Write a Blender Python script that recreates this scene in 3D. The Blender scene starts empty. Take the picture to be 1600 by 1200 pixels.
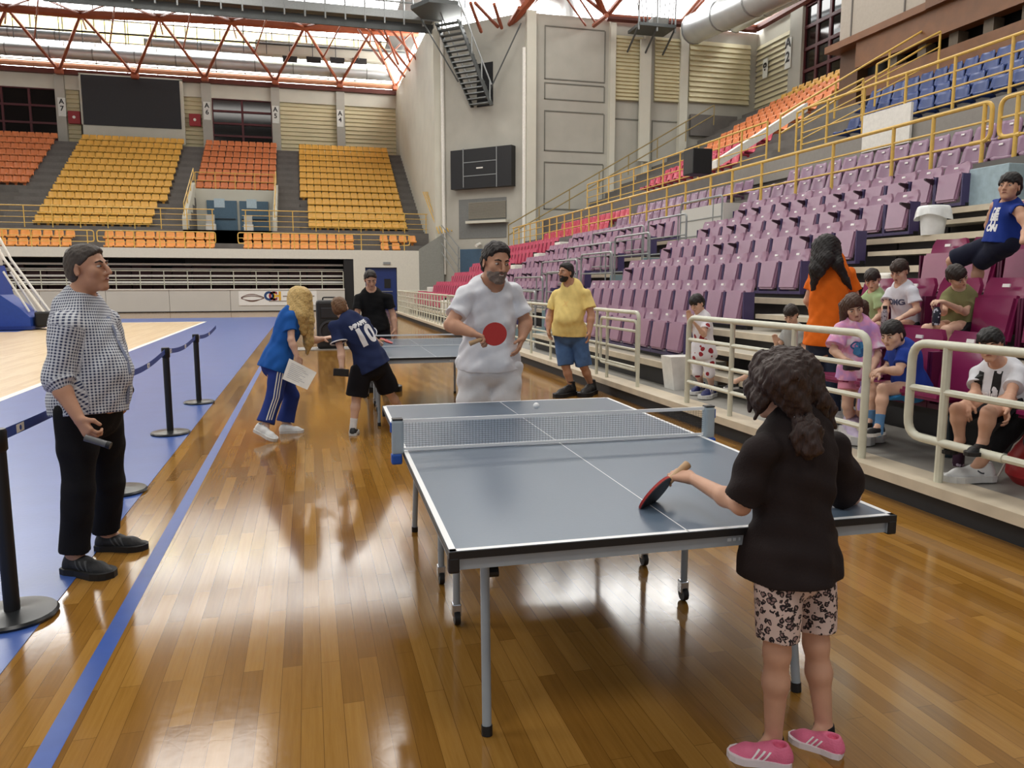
import bpy, bmesh, math, random
import numpy as np
from mathutils import Vector, Matrix
from mathutils.bvhtree import BVHTree

random.seed(7)
S = bpy.context.scene
COL = S.collection
V = Vector

# ------------------------------------------------------------------ camera
FPX, PITCH, YAW, CAMZ = 1188.7, 0.1324, 0.2601, 1.54
cd = bpy.data.cameras.new('camera'); cam = bpy.data.objects.new('camera', cd); COL.objects.link(cam)
cd.sensor_width = 36.0; cd.lens = FPX / 1600 * 36.0; cd.clip_end = 300
cam.location = (0, 0, CAMZ)
cam.rotation_euler = (math.pi / 2 - PITCH, 0, -YAW)
S.camera = cam
S.view_settings.view_transform = 'Standard'; S.view_settings.look = 'None'
S.view_settings.exposure = 0.15; S.view_settings.gamma = 1.0
S.view_settings.use_curve_mapping = False

# ------------------------------------------------------------------ world: even ambient fill, entering through the unbuilt sides of the hall
w = bpy.data.worlds.new('world'); S.world = w; w.use_nodes = True
bg = w.node_tree.nodes['Background']
bg.inputs[0].default_value = (0.95, 0.97, 1.0, 1); bg.inputs[1].default_value = 0.42

# ------------------------------------------------------------------ area lights added out of view under the roof as diffuse fill
def area(name, loc, sx, sy, power, col=(1, 0.96, 0.9), rot=(0, 0, 0)):
    l = bpy.data.lights.new(name, 'AREA'); l.shape = 'RECTANGLE'; l.size = sx; l.size_y = sy
    l.energy = power; l.color = col
    o = bpy.data.objects.new(name, l); o.location = loc; o.rotation_euler = rot; COL.objects.link(o)
    return o
for i, (x, y) in enumerate([(-14, -8), (2, -8), (-14, 8), (2, 8), (-14, 22), (2, 22), (14, 10), (14, 24), (-24, 14), (-18, 33), (-6, 33), (6, 31)]):
    area('roof_fill_light', (x, y, 19.5), 7.0, 5.0, 860)

# ------------------------------------------------------------------ pixel helpers (1600 x 1200 photograph)
_cp, _sp, _cy, _sy = math.cos(PITCH), math.sin(PITCH), math.cos(YAW), math.sin(YAW)
_F = V((_sy * _cp, _cy * _cp, -_sp)); _R = V((_cy, -_sy, 0)); _U = _R.cross(_F)
def ray(u, v): return _F + _R * ((u - 800) / FPX) - _U * ((v - 600) / FPX)
def atY(u, v, Y): d = ray(u, v); t = Y / d.y; return V((d.x * t, Y, CAMZ + d.z * t))
def atX(u, v, X): d = ray(u, v); t = X / d.x; return V((X, d.y * t, CAMZ + d.z * t))
def atZ(u, v, Z=0.0): d = ray(u, v); t = (Z - CAMZ) / d.z; return V((d.x * t, d.y * t, Z))

# ------------------------------------------------------------------ materials
MATS = {}
def lin(c):
    f = lambda x: x / 12.92 if x <= 0.04045 else ((x + 0.055) / 1.055) ** 2.4
    return (f(c[0] / 255), f(c[1] / 255), f(c[2] / 255), 1)
class NT:
    def __init__(s, m): s.m = m; s.nt = m.node_tree; s.b = s.nt.nodes.get('Principled BSDF')
    def n(s, t, **k):
        x = s.nt.nodes.new(t)
        for a, v in k.items():
            if a.startswith('i_'): x.inputs[a[2:].replace('_', ' ')].default_value = v
            else: setattr(x, a, v)
        return x
    def l(s, a, b): s.nt.links.new(a, b)
def mat(name, rgb, rough=0.6, metal=0.0, var=0.06, scale=12.0, bump=0.0, bscale=60.0, spec=0.5, coat=0.0, sub=0.0):
    """plain painted / plastic / cloth surface with a little procedural unevenness"""
    if name in MATS: return MATS[name]
    m = bpy.data.materials.new(name); m.use_nodes = True; t = NT(m); b = t.b
    c = lin(rgb)
    b.inputs['Roughness'].default_value = rough; b.inputs['Metallic'].default_value = metal
    b.inputs['Specular IOR Level'].default_value = spec; b.inputs['Coat Weight'].default_value = coat
    b.inputs['Base Color'].default_value = c
    tc = t.n('ShaderNodeTexCoord')
    if var:
        no = t.n('ShaderNodeTexNoise'); no.inputs['Scale'].default_value = scale; no.inputs['Detail'].default_value = 3
        t.l(tc.outputs['Object'], no.inputs['Vector'])
        r = t.n('ShaderNodeValToRGB'); e = r.color_ramp.elements
        e[0].position = 0.3; e[1].position = 0.7
        e[0].color = (c[0] * (1 - var), c[1] * (1 - var), c[2] * (1 - var), 1)
        e[1].color = (min(1, c[0] * (1 + var)), min(1, c[1] * (1 + var)), min(1, c[2] * (1 + var)), 1)
        t.l(no.outputs['Fac'], r.inputs[0]); t.l(r.outputs[0], b.inputs['Base Color'])
    if bump:
        n2 = t.n('ShaderNodeTexNoise'); n2.inputs['Scale'].default_value = bscale; n2.inputs['Detail'].default_value = 4
        t.l(tc.outputs['Object'], n2.inputs['Vector'])
        bu = t.n('ShaderNodeBump'); bu.inputs['Strength'].default_value = bump; bu.inputs['Distance'].default_value = 0.01
        t.l(n2.outputs['Fac'], bu.inputs['Height']); t.l(bu.outputs[0], b.inputs['Normal'])
    if sub:
        b.inputs['Subsurface Weight'].default_value = sub; b.inputs['Subsurface Radius'].default_value = (0.012, 0.005, 0.003)
    MATS[name] = m
    return m
def emis(name, rgb, strength):
    if name in MATS: return MATS[name]
    m = bpy.data.materials.new(name); m.use_nodes = True; t = NT(m)
    t.b.inputs['Base Color'].default_value = (0.8, 0.8, 0.8, 1)
    t.b.inputs['Emission Color'].default_value = (rgb[0], rgb[1], rgb[2], 1); t.b.inputs['Emission Strength'].default_value = strength
    MATS[name] = m; return m

# ------------------------------------------------------------------ mesh builder
class MB:
    def __init__(s): s.v = []; s.f = []; s.mi = []; s.cur = 0
    def add(s, vs, fs):
        b = len(s.v); s.v += [tuple(p) for p in vs]
        for f in fs: s.f.append(tuple(b + i for i in f)); s.mi.append(s.cur)
        return s
    def box(s, c, d, M=None, bev=0.0):
        x, y, z = d[0] / 2, d[1] / 2, d[2] / 2
        if bev <= 0:
            vs = [V((i * x, j * y, k * z)) for k in (-1, 1) for j in (-1, 1) for i in (-1, 1)]
            fs = [(0, 2, 3, 1), (4, 5, 7, 6), (0, 1, 5, 4), (2, 6, 7, 3), (0, 4, 6, 2), (1, 3, 7, 5)]
        else:
            bm = bmesh.new(); bmesh.ops.create_cube(bm, size=1.0)
            for p in bm.verts: p.co = V((p.co.x * d[0], p.co.y * d[1], p.co.z * d[2]))
            bmesh.ops.bevel(bm, geom=bm.edges[:], offset=bev, segments=2, profile=0.5, affect='EDGES')
            bm.verts.index_update(); vs = [p.co.copy() for p in bm.verts]; fs = [tuple(q.index for q in f.verts) for f in bm.faces]; bm.free()
        c = V(c)
        return s.add([(M @ p if M else p) + c for p in vs], fs)
    def bb(s, lo, hi, bev=0.0):
        return s.box([(a + b) / 2 for a, b in zip(lo, hi)], [abs(b - a) for a, b in zip(lo, hi)], bev=bev)
    def tube(s, pts, r, n=8, cap=True):
        pts = [V(p) for p in pts]; m = len(pts); rs = r if isinstance(r, (list, tuple)) else [r] * m
        up = None; rings = []
        for i, p in enumerate(pts):
            t = (pts[min(i + 1, m - 1)] - pts[max(i - 1, 0)])
            if t.length < 1e-9: t = V((0, 0, 1))
            t.normalize()
            if up is None:
                a = V((0, 0, 1)) if abs(t.z) < 0.9 else V((1, 0, 0)); up = (a - t * a.dot(t)).normalized()
            else:
                up = (up - t * up.dot(t))
                up = up.normalized() if up.length > 1e-6 else V((1, 0, 0))
            q = t.cross(up)
            rings.append([p + (up * math.cos(2 * math.pi * k / n) + q * math.sin(2 * math.pi * k / n)) * rs[i] for k in range(n)])
        vs = [p for R in rings for p in R]; fs = []
        for i in range(m - 1):
            for k in range(n): fs.append((i * n + k, i * n + (k + 1) % n, (i + 1) * n + (k + 1) % n, (i + 1) * n + k))
        if cap: fs.append(tuple(range(n - 1, -1, -1))); fs.append(tuple((m - 1) * n + k for k in range(n)))
        return s.add(vs, fs)
    def bar(s, a, b, w, h, up=(0, 0, 1)):
        a, b = V(a), V(b); t = (b - a).normalized(); u = V(up); u = u - t * u.dot(t)
        if u.length < 1e-4: u = V((1, 0, 0)) - t * t.x
        u.normalize(); q = t.cross(u)
        o = [(-w / 2, -h / 2), (w / 2, -h / 2), (w / 2, h / 2), (-w / 2, h / 2)]
        vs = [p + q * i + u * j for p in (a, b) for i, j in o]
        return s.add(vs, [(3, 2, 1, 0), (4, 5, 6, 7), (0, 1, 5, 4), (1, 2, 6, 5), (2, 3, 7, 6), (3, 0, 4, 7)])
    def lathe(s, prof, c=(0, 0, 0), n=20, axis=None):
        c = V(c); vs = []; fs = []
        for r, z in prof:
            for k in range(n):
                a = 2 * math.pi * k / n; p = V((r * math.cos(a), r * math.sin(a), z))
                vs.append((axis @ p if axis else p) + c)
        m = len(prof)
        for i in range(m - 1):
            for k in range(n): fs.append((i * n + k, i * n + (k + 1) % n, (i + 1) * n + (k + 1) % n, (i + 1) * n + k))
        fs.append(tuple(range(n - 1, -1, -1))); fs.append(tuple((m - 1) * n + k for k in range(n)))
        return s.add(vs, fs)
    def prism(s, poly, a, b):
        """poly: list of points (Vectors) in one plane at offset a -> extruded by vector b"""
        a = V(a); b = V(b); n = len(poly)
        vs = [V(p) + a for p in poly] + [V(p) + a + b for p in poly]
        fs = [tuple(range(n - 1, -1, -1)), tuple(range(n, 2 * n))] + [(i, (i + 1) % n, n + (i + 1) % n, n + i) for i in range(n)]
        return s.add(vs, fs)
    def quad(s, *p): return s.add(p, [tuple(range(len(p)))])
    def mesh(s, name, mats, smooth=False, fix=True, off=None):
        me = bpy.data.meshes.new(name)
        vs = s.v if off is None else [(p[0] - off[0], p[1] - off[1], p[2] - off[2]) for p in s.v]
        me.from_pydata(vs, [], s.f)
        for m in (mats if isinstance(mats, (list, tuple)) else [mats]): me.materials.append(m)
        if max(s.mi, default=0): me.polygons.foreach_set('material_index', s.mi)
        if fix:
            bm = bmesh.new(); bm.from_mesh(me); bmesh.ops.recalc_face_normals(bm, faces=bm.faces); bm.to_mesh(me); bm.free()
        if smooth:
            me.polygons.foreach_set('use_smooth', [True] * len(me.polygons))
            if smooth != 'all':
                try: me.set_sharp_from_angle(angle=math.radians(40))
                except Exception: pass
        me.update()
        return me
def tag(o, label=None, cat=None, group=None, kind=None):
    if label: o['label'] = label
    if cat: o['category'] = cat
    if group: o['group'] = group
    if kind: o['kind'] = kind
    return o
def put(name, mb, m, parent=None, smooth=False, loc=None, fix=True, label=None):
    """one mesh object. World-space builder; if a parent Empty sits at a location (no rotation) the verts are made relative to it."""
    off = None
    if parent is not None and loc is None:
        off = V((0, 0, 0)); q = parent
        while q is not None: off = off + V(q.location); q = q.parent
    elif parent is None and loc is None and mb.v:
        a = np.array(mb.v); off = V(((a[:, 0].min() + a[:, 0].max()) / 2, (a[:, 1].min() + a[:, 1].max()) / 2, a[:, 2].min()))
    me = mb.mesh(name, m, smooth, fix, off)
    o = bpy.data.objects.new(name, me); COL.objects.link(o)
    if parent is not None: o.parent = parent
    elif off is not None: o.location = off
    if loc is not None and parent is None: o.location = loc
    if label: o['label'] = label
    return o
def empty(name, loc, label=None, cat=None, group=None, rotz=0.0, kind=None):
    o = bpy.data.objects.new(name, None); o.empty_display_size = 0.1; o.location = loc; o.rotation_euler = (0, 0, rotz); COL.objects.link(o)
    return tag(o, label, cat, group, kind)
def struct(name, mb, m, **k): return tag(put(name, mb, m, **k), kind='structure')
def copytree(root, loc, rotz=0.0, label=None, group=None):
    r = root.copy(); COL.objects.link(r); r.location = loc; r.rotation_euler = (0, 0, rotz)
    if label: r['label'] = label
    if group: r['group'] = group
    for ch in root.children:
        c = ch.copy(); COL.objects.link(c); c.parent = r
        for g in ch.children:
            d = g.copy(); COL.objects.link(d); d.parent = c
    return r
ORD = ['', 'first', 'second', 'third', 'fourth', 'fifth', 'sixth', 'seventh', 'eighth', 'ninth', 'tenth', 'eleventh', 'twelfth', 'thirteenth', 'fourteenth', 'fifteenth', 'sixteenth',
       'seventeenth', 'eighteenth', 'nineteenth', 'twentieth', 'twenty-first', 'twenty-second', 'twenty-third', 'twenty-fourth', 'twenty-fifth', 'twenty-sixth', 'twenty-seventh', 'twenty-eighth', 'twenty-ninth', 'thirtieth'] + ['thirty-' + x for x in ('first', 'second', 'third', 'fourth', 'fifth', 'sixth', 'seventh', 'eighth', 'ninth')] + ['fortieth'] + ['forty-' + x for x in ('first', 'second', 'third', 'fourth', 'fifth', 'sixth', 'seventh', 'eighth', 'ninth')]
def rounded(pts, r, n=5):
    """polyline with rounded corners"""
    pts = [V(p) for p in pts]; out = [pts[0]]
    for i in range(1, len(pts) - 1):
        a, b, c = pts[i - 1], pts[i], pts[i + 1]
        d1 = (a - b); d2 = (c - b); rr = min(r, d1.length * .49, d2.length * .49)
        p0 = b + d1.normalized() * rr; p1 = b + d2.normalized() * rr
        for k in range(n + 1):
            t = k / n; out.append((p0 * (1 - t) + b * t) * (1 - t) + (b * (1 - t) + p1 * t) * t)
    out.append(pts[-1]); return out
def text_mesh(body, size, depth=0.0, align='CENTER', bold=0.0):
    """vertices / faces of a line of lettering in the XY plane (built-in font)"""
    c = bpy.data.curves.new('lettering', 'FONT'); c.body = body; c.size = size; c.align_x = align; c.align_y = 'CENTER'; c.extrude = depth; c.offset = bold
    o = bpy.data.objects.new('lettering', c); COL.objects.link(o)
    dg = bpy.context.evaluated_depsgraph_get(); me = bpy.data.meshes.new_from_object(o.evaluated_get(dg))
    vs = [v.co.copy() for v in me.vertices]; fs = [tuple(p.vertices) for p in me.polygons]
    bpy.data.objects.remove(o); bpy.data.curves.remove(c); bpy.data.meshes.remove(me)
    return vs, fs
def lettering(name, body, size, origin, xd, yd, m, parent=None, lift=0.004, **k):
    vs, fs = text_mesh(body, size, **k); o = V(origin); xd = V(xd).normalized(); yd = V(yd).normalized(); n = xd.cross(yd)
    mb = MB(); mb.add([o + xd * p.x + yd * p.y + n * (p.z + lift) for p in vs], fs)
    return put(name, mb, m, parent, fix=False)
# ================================================================== SETTING
# ---- materials of the hall
def wood_mat(name, c1, c2, c3, rough=0.17, row=0.075, length=0.9, crack=0.35, coat=0.0):
    m = bpy.data.materials.new(name); m.use_nodes = True; t = NT(m); b = t.b
    tc = t.n('ShaderNodeTexCoord'); mp = t.n('ShaderNodeMapping'); mp.inputs['Rotation'].default_value = (0, 0, math.pi / 2)
    t.l(tc.outputs['Object'], mp.inputs[0])
    br = t.n('ShaderNodeTexBrick'); br.offset = 0.37; br.squash = 1.0
    br.inputs['Scale'].default_value = 1.0; br.inputs['Brick Width'].default_value = length; br.inputs['Row Height'].default_value = row
    br.inputs['Mortar Size'].default_value = 0.0009; br.inputs['Mortar Smooth'].default_value = 0.3; br.inputs['Bias'].default_value = 0.0
    br.inputs['Color1'].default_value = (0, 0, 0, 1); br.inputs['Color2'].default_value = (1, 1, 1, 1); br.inputs['Mortar'].default_value = (0.0, 0, 0, 1)
    t.l(mp.outputs[0], br.inputs['Vector'])
    ramp = t.n('ShaderNodeValToRGB'); e = ramp.color_ramp.elements
    e[0].color = lin(c1); e[1].color = lin(c3); x = ramp.color_ramp.elements.new(0.5); x.color = lin(c2)
    # grain
    mg = t.n('ShaderNodeMapping'); mg.inputs['Scale'].default_value = (38, 1.6, 1); t.l(tc.outputs['Object'], mg.inputs[0])
    ng = t.n('ShaderNodeTexNoise'); ng.inputs['Scale'].default_value = 1.6; ng.inputs['Detail'].default_value = 6; ng.inputs['Roughness'].default_value = 0.7
    t.l(mg.outputs[0], ng.inputs['Vector'])
    mixf = t.n('ShaderNodeMath', operation='MULTIPLY_ADD'); mixf.inputs[1].default_value = 0.9; mixf.inputs[2].default_value = -0.45
    t.l(ng.outputs['Fac'], mixf.inputs[0])
    ad = t.n('ShaderNodeMath', operation='ADD'); sc = t.n('ShaderNodeMath', operation='MULTIPLY'); sc.inputs[1].default_value = 0.75
    t.l(br.outputs['Color'], sc.inputs[0]); t.l(sc.outputs[0], ad.inputs[0])
    ad2 = t.n('ShaderNodeMath', operation='ADD'); ad2.inputs[1].default_value = 0.14; t.l(mixf.outputs[0], ad2.inputs[0]); t.l(ad2.outputs[0], ad.inputs[1])
    t.l(ad.outputs[0], ramp.inputs[0])
    mx = t.n('ShaderNodeMix', data_type='RGBA', blend_type='MIX'); mx.inputs['B'].default_value = (lin(c1)[0] * .5, lin(c1)[1] * .45, lin(c1)[2] * .4, 1)
    t.l(br.outputs['Fac'], mx.inputs['Factor']); t.l(ramp.outputs[0], mx.inputs['A']); t.l(mx.outputs['Result'], b.inputs['Base Color'])
    # worn varnish: uneven gloss with fine crazing
    vo = t.n('ShaderNodeTexVoronoi', feature='DISTANCE_TO_EDGE'); vo.inputs['Scale'].default_value = 9; t.l(tc.outputs['Object'], vo.inputs['Vector'])
    nw = t.n('ShaderNodeTexNoise'); nw.inputs['Scale'].default_value = 26; nw.inputs['Detail'].default_value = 5; t.l(tc.outputs['Object'], nw.inputs['Vector'])
    cl = t.n('ShaderNodeMapRange'); cl.inputs['From Max'].default_value = 0.03; t.l(vo.outputs['Distance'], cl.inputs['Value'])
    hh = t.n('ShaderNodeMath', operation='MULTIPLY_ADD'); hh.inputs[1].default_value = 0.12; t.l(cl.outputs[0], hh.inputs[0]); t.l(nw.outputs['Fac'], hh.inputs[2])
    bu = t.n('ShaderNodeBump'); bu.inputs['Strength'].default_value = crack; bu.inputs['Distance'].default_value = 0.0004
    t.l(hh.outputs[0], bu.inputs['Height']); t.l(bu.outputs[0], b.inputs['Normal'])
    rr = t.n('ShaderNodeMapRange'); rr.inputs['To Min'].default_value = rough * 0.75; rr.inputs['To Max'].default_value = rough * 1.35
    t.l(nw.outputs['Fac'], rr.inputs['Value']); t.l(rr.outputs[0], b.inputs['Roughness'])
    b.inputs['Specular IOR Level'].default_value = 0.5; b.inputs['Coat Weight'].default_value = coat; b.inputs['Coat Roughness'].default_value = 0.1
    MATS[name] = m; return m
M_WOOD = wood_mat('varnished_oak_parquet', (120, 82, 31), (142, 101, 43), (164, 122, 60), rough=0.11)
M_COURT = wood_mat('pale_maple_court', (214, 184, 140), (226, 198, 156), (234, 210, 172), rough=0.3, row=0.09, length=1.6, crack=0.12)
M_BLUE = mat('blue_court_paint', (62, 92, 164), rough=0.3, var=0.05, scale=3, bump=0.05, bscale=30)
M_TAPE = mat('blue_tape', (40, 78, 158), rough=0.35)
M_WHITE = mat('white_paint', (236, 234, 226), rough=0.5)
M_CONC = mat('pale_grey_wall_paint', (178, 176, 166), rough=0.8, var=0.05, scale=1.2, bump=0.05, bscale=20)
M_CONC2 = mat('light_wall_paint', (208, 206, 192), rough=0.75, var=0.04, scale=1.0)
M_STEP = mat('grey_concrete_steps', (112, 108, 104), rough=0.85, var=0.1, scale=2.5)
M_TEAL = mat('teal_grey_panel', (136, 160, 168), rough=0.6, var=0.05)
M_CREAM = mat('cream_board', (205, 203, 196), rough=0.55, var=0.03, scale=.8)
M_LOUV = mat('beige_louvre', (212, 203, 168), rough=0.6, var=0.05, scale=.7)
M_MAROON = mat('dark_red_frame', (84, 30, 36), rough=0.5)
M_GLASSD = mat('dark_window_glass', (26, 22, 22), rough=0.08, var=0)
M_BLACK = mat('black_plastic', (22, 22, 24), rough=0.5)
M_DARK = mat('charcoal_riser', (44, 42, 42), rough=0.7, var=0.08)
M_DECK = mat('pale_deck_board', (182, 176, 162), rough=0.6, var=0.08, scale=5)
M_NOSE = mat('pale_timber_nosing', (206, 194, 172), rough=0.5, var=0.08, scale=6)
M_YEL = mat('yellow_rail_paint', (224, 184, 92), rough=0.4, var=0.08)
M_RAILW = mat('cream_rail_paint', (208, 208, 190), rough=0.4, var=0.05)
M_RAILG = mat('grey_steel_rail', (150, 154, 154), rough=0.35, metal=0.3)
M_RUST = mat('red_oxide_steel', (158, 84, 56), rough=0.5, var=0.1, scale=2)
M_RUSTD = mat('dark_oxide_steel', (96, 46, 36), rough=0.6, var=0.1, scale=2)
M_DUCT = mat('silver_duct_foil', (206, 210, 212), rough=0.35, metal=0.55, var=0.06, scale=1.5, bump=0.3, bscale=4)
M_STEEL = mat('grey_catwalk_steel', (92, 96, 96), rough=0.5, metal=0.4)
M_TIMBER = mat('brown_timber_fascia', (120, 76, 40), rough=0.5, var=0.12, scale=3)
M_SKYW = emis('daylit_glazing', (1.0, 1.0, 0.98), 10.5)
M_SKYY = emis('daylit_yellow_glazing', (1.0, 0.84, 0.22), 3.2)

# ---- floors
mb = MB(); mb.quad((-46, -14, 0), (30, -14, 0), (30, 64, 0), (-46, 64, 0)); struct('floor', mb, M_WOOD, fix=False, loc=(0, 0, 0))
mb = MB(); mb.bb((-46, -14, 0.0005), (-3.95, 32.4, 0.004)); struct('floor_court', mb, M_COURT, loc=(0, 0, 0))
mb = MB(); mb.bb((-3.95, -14, 0.0005), (-1.23, 36, 0.004)); mb.bb((-46, 32.4, 0.0005), (-3.95, 36, 0.004)); mb.bb((-16, 27.2, 0.004), (-8.9, 32.4, 0.006))
struct('floor_surround', mb, M_BLUE, loc=(0, 0, 0))
mb = MB(); mb.bb((-4.05, -14, 0.004), (-3.93, 32.4, 0.0055)); mb.bb((-46, 32.35, 0.004), (-3.93, 32.47, 0.0055)); struct('floor_lines', mb, M_WHITE)
mb = MB(); mb.bb((-0.92, -14, 0.0004), (-0.845, 43, 0.0012)); struct('floor_tape', mb, M_TAPE)

# ---- far wall: columns, louvres, red windows, beams (wall plane Y = 61.5, columns in front)
YW = 61.5
def colx(u, Y=60.9): return atY(u, 160, Y).x
mb = MB(); mb.bb((-34, YW, 0), (7.4, YW + .4, 15.75)); struct('wall_far', mb, M_CONC2)
mb = MB(); mb.bb((-34, 60.75, 14.75), (7.3, YW, 15.7)); struct('beam_far', mb, M_CONC2)
zc = 15.75
for k, (u0, u1, tx) in enumerate([(89, 104, 'A\n7'), (316, 331, 'A\n6'), (424, 437, 'A\n5'), (525, 538, 'A\n4')]):
    x0, x1 = colx(u0), colx(u1)
    mb = MB(); mb.bb((x0, 60.55, 10.4), (x1, YW, zc)); struct('column_far', mb, M_CONC)
    c = atY((u0 + u1) / 2, 167 + k * 6, 60.5)
    pl = MB(); pl.bb((c.x - .24, 60.51, c.z - .62), (c.x + .24, 60.54, c.z + .62))
    sg = put('block_sign', pl, mat('sign_white', (226, 228, 222), rough=.5)); tag(sg, 'white block sign lettered %s on far wall column' % tx.replace('\n', ' '), 'sign', 'block signs on the far wall')
    vs, fs = text_mesh(tx, .46, bold=.012)
    lm = MB(); lm.add([V((c.x, 60.5, c.z + .12)) + V((p.x, -p.z, p.y)) for p in vs], fs); put('lettering', lm, M_BLACK, sg, fix=False)
def louvre(name, x0, x1, z0, z1, Y, n, m, kind='window'):
    mb = MB(); mb.bb((x0, Y + .05, z0), (x1, Y + .1, z1)); h = (z1 - z0) / n
    for i in range(n):
        z = z0 + h * (i + .5)
        mb.add([(x0, Y + .05, z + h * .5), (x1, Y + .05, z + h * .5), (x1, Y - .06, z - h * .38), (x0, Y - .06, z - h * .38), (x0, Y + .05, z - h * .48), (x1, Y + .05, z - h * .48)], [(0, 1, 2, 3), (3, 2, 5, 4)])
    return struct(name, mb, m)
def redwin(name, x0, x1, z0, z1, Y, nx=2, nz=3):
    mb = MB(); mb.bb((x0, Y + .1, z0), (x1, Y + .15, z1)); o = struct(name, mb, M_GLASSD)
    f = MB(); t = .14
    for i in range(nx + 1): x = x0 + (x1 - x0) * i / nx; f.bb((x - t / 2, Y, z0), (x + t / 2, Y + .12, z1))
    for i in range(nz + 1): z = z0 + (z1 - z0) * i / nz; f.bb((x0, Y - .01, z - t / 2), (x1, Y + .12, z + t / 2))
    put('window_frame', f, M_MAROON, o); return o
zl0 = 10.6
louvre('window_1', colx(104), colx(124), zl0, 14.75, 60.9, 14, M_LOUV)
louvre('window_2', colx(284), colx(316), zl0, 14.75, 60.9, 14, M_LOUV)
louvre('window_3', colx(437), colx(525), zl0, 14.75, 60.9, 14, M_LOUV)
louvre('window_4', colx(538), colx(624), zl0, 14.75, 60.9, 14, M_LOUV)
redwin('window_5', colx(-40), colx(89), 11.3, 14.75, 60.8, 3, 3)
redwin('window_6', colx(331), colx(424), 11.3, 14.75, 60.8, 2, 4)
# LED board
t = empty('video_board', (-11.45, 60.3, 11.6), 'large black video board in a white frame above the yellow seats', 'screen')
mb = MB(); mb.bb((-14.66, 60.32, 11.3), (-8.2, 60.55, 12.4)); mb.bb((-14.72, 60.3, 12.4), (-14.58, 60.55, 15.75)); mb.bb((-8.32, 60.3, 11.3), (-8.1, 60.55, 15.75)); mb.bb((-14.72, 60.3, 15.68), (-8.1, 60.55, 15.8))
put('frame', mb, M_CONC2, t)
mb = MB(); mb.bb((-14.58, 60.24, 12.38), (-8.3, 60.5, 15.7)); put('screen', mb, mat('black_led_panel', (36, 36, 40), rough=.55), t)
for nm, u, v in (('red cabinet beside the video board, nearer the seven sign', 117, 184), ('red cabinet between the video board and the orange block', 305, 188)):
    c = atY(u, v, 60.7); t = empty('hose_cabinet', (c.x, 60.5, c.z - .4), nm, 'cabinet'); mb = MB(); mb.bb((c.x - .38, 60.5, c.z - .42), (c.x + .38, 60.85, c.z + .42), bev=.02)
    put('body', mb, mat('hose_red', (150, 34, 40), rough=.5), t); mb = MB(); mb.lathe([(.1, 0), (.1, .02)], (c.x, 60.49, c.z), 14, Matrix.Rotation(math.pi / 2, 3, 'X')); put('badge', mb, M_WHITE, t)

# ---- far stand: fascia, retracted bleachers, terrace
mb = MB(); mb.bb((-34, 43.3, 2.83), (6.1, 43.75, 3.32)); mb.bb((2.47, 43.3, 0), (3.1, 43.7, 2.83)); mb.bb((4.85, 43.3, 0), (6.1, 43.7, 2.83)); mb.bb((3.1, 43.3, 2.38), (4.85, 43.7, 2.83)); struct('wall_fascia', mb, mat('fascia_white', (222, 220, 208), rough=.7, var=.03))
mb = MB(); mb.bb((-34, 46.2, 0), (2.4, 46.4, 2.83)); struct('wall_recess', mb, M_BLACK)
mb = MB(); mb.bb((1.95, 43.35, 0), (2.47, 45.5, 2.83)); struct('trim_1', mb, M_BLACK)
t = empty('retracted_bleacher', (-12, 43.9, 0), 'retracted telescopic bleacher folded in the dark recess under the far stand', 'bleacher')
for i, v in enumerate([413, 420, 431, 441]):
    z = atY(300, v, 44.0).z; mb = MB(); mb.bb((-34, 43.9 + .12 * (3 - i), z - .05), (2.0, 44.6 + .12 * (3 - i), z + .05 - (.03 if i == 1 else 0))); put('deck_edge', mb, M_WHITE if i != 1 else M_CREAM, t)
mb = MB()
for i in range(34): mb.bb((-32 + i, 44.62, .3), (-31.06 + i, 44.9, 2.3 + .1 * (i % 3)))
o = put('folded_seats', mb, mat('folded_maroon', (66, 34, 36), rough=.6), t); tag(o, kind='stuff')
# boards and railing in front of the recess
t = empty('court_board', (-14, 43.2, 0), 'long cream boards with banner along the far end of the court', 'barrier')
for i in range(11):
    x0 = -31 + 3 * i; mb = MB(); mb.bb((x0 + .01, 43.12, .05), (min(x0 + 2.99, 1.95), 43.2, 1.16)); put('panel', mb, M_CREAM, t)
mb = MB(); mb.bb((-31, 43.08, 1.16), (1.95, 43.24, 1.22)); put('top_rail', mb, M_WHITE, t)
mb = MB(); mb.bb((-31, 43.1, 0.0), (1.95, 43.22, .05)); put('plinth', mb, M_BLACK, t)
t = empty('board_railing', (-14, 43.3, 1.2), 'cream tube railing above the far court boards', 'railing')
for z in (1.45, 1.7, 2.15):
    mb = MB(); mb.tube([(-31, 43.28, z), (1.9, 43.28, z)], .022, 6); put('rail', mb, M_RAILW, t)
for i in range(29):
    mb = MB(); x = 1.9 - 1.14 * i; mb.tube([(x, 43.28, 1.2), (x, 43.28, 2.16)], .022, 6); put('post', mb, M_RAILW, t)
# banner
bx0, bx1 = atY(373, 466, 43.1).x, atY(495, 466, 43.1).x; bz0, bz1 = atY(430, 477, 43.1).z, atY(430, 455, 43.1).z
t = empty('sponsor_banner', ((bx0 + bx1) / 2, 43.1, bz0), 'white sponsor banner with coloured letters hung on the far boards', 'banner')
mb = MB(); mb.bb((bx0, 43.09, bz0), (bx1, 43.115, bz1)); put('cloth', mb, mat('banner_white', (240, 240, 236), rough=.6, var=.02), t)
mb = MB(); wv = bx1 - bx0
for k, (a, ph) in enumerate([(.2, 0), (.12, .02), (-.14, .05), (-.22, .02)]):
    pts = [(bx0 + wv * (.03 + .29 * s), 43.085, (bz0 + bz1) / 2 + .05 - ph + a * math.sin(math.pi * s) * (1 - .3 * s)) for s in [i / 12 for i in range(13)]]
    mb.tube(pts, [.012 + .008 * math.sin(i / 12 * math.pi) for i in range(13)], 5)
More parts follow.
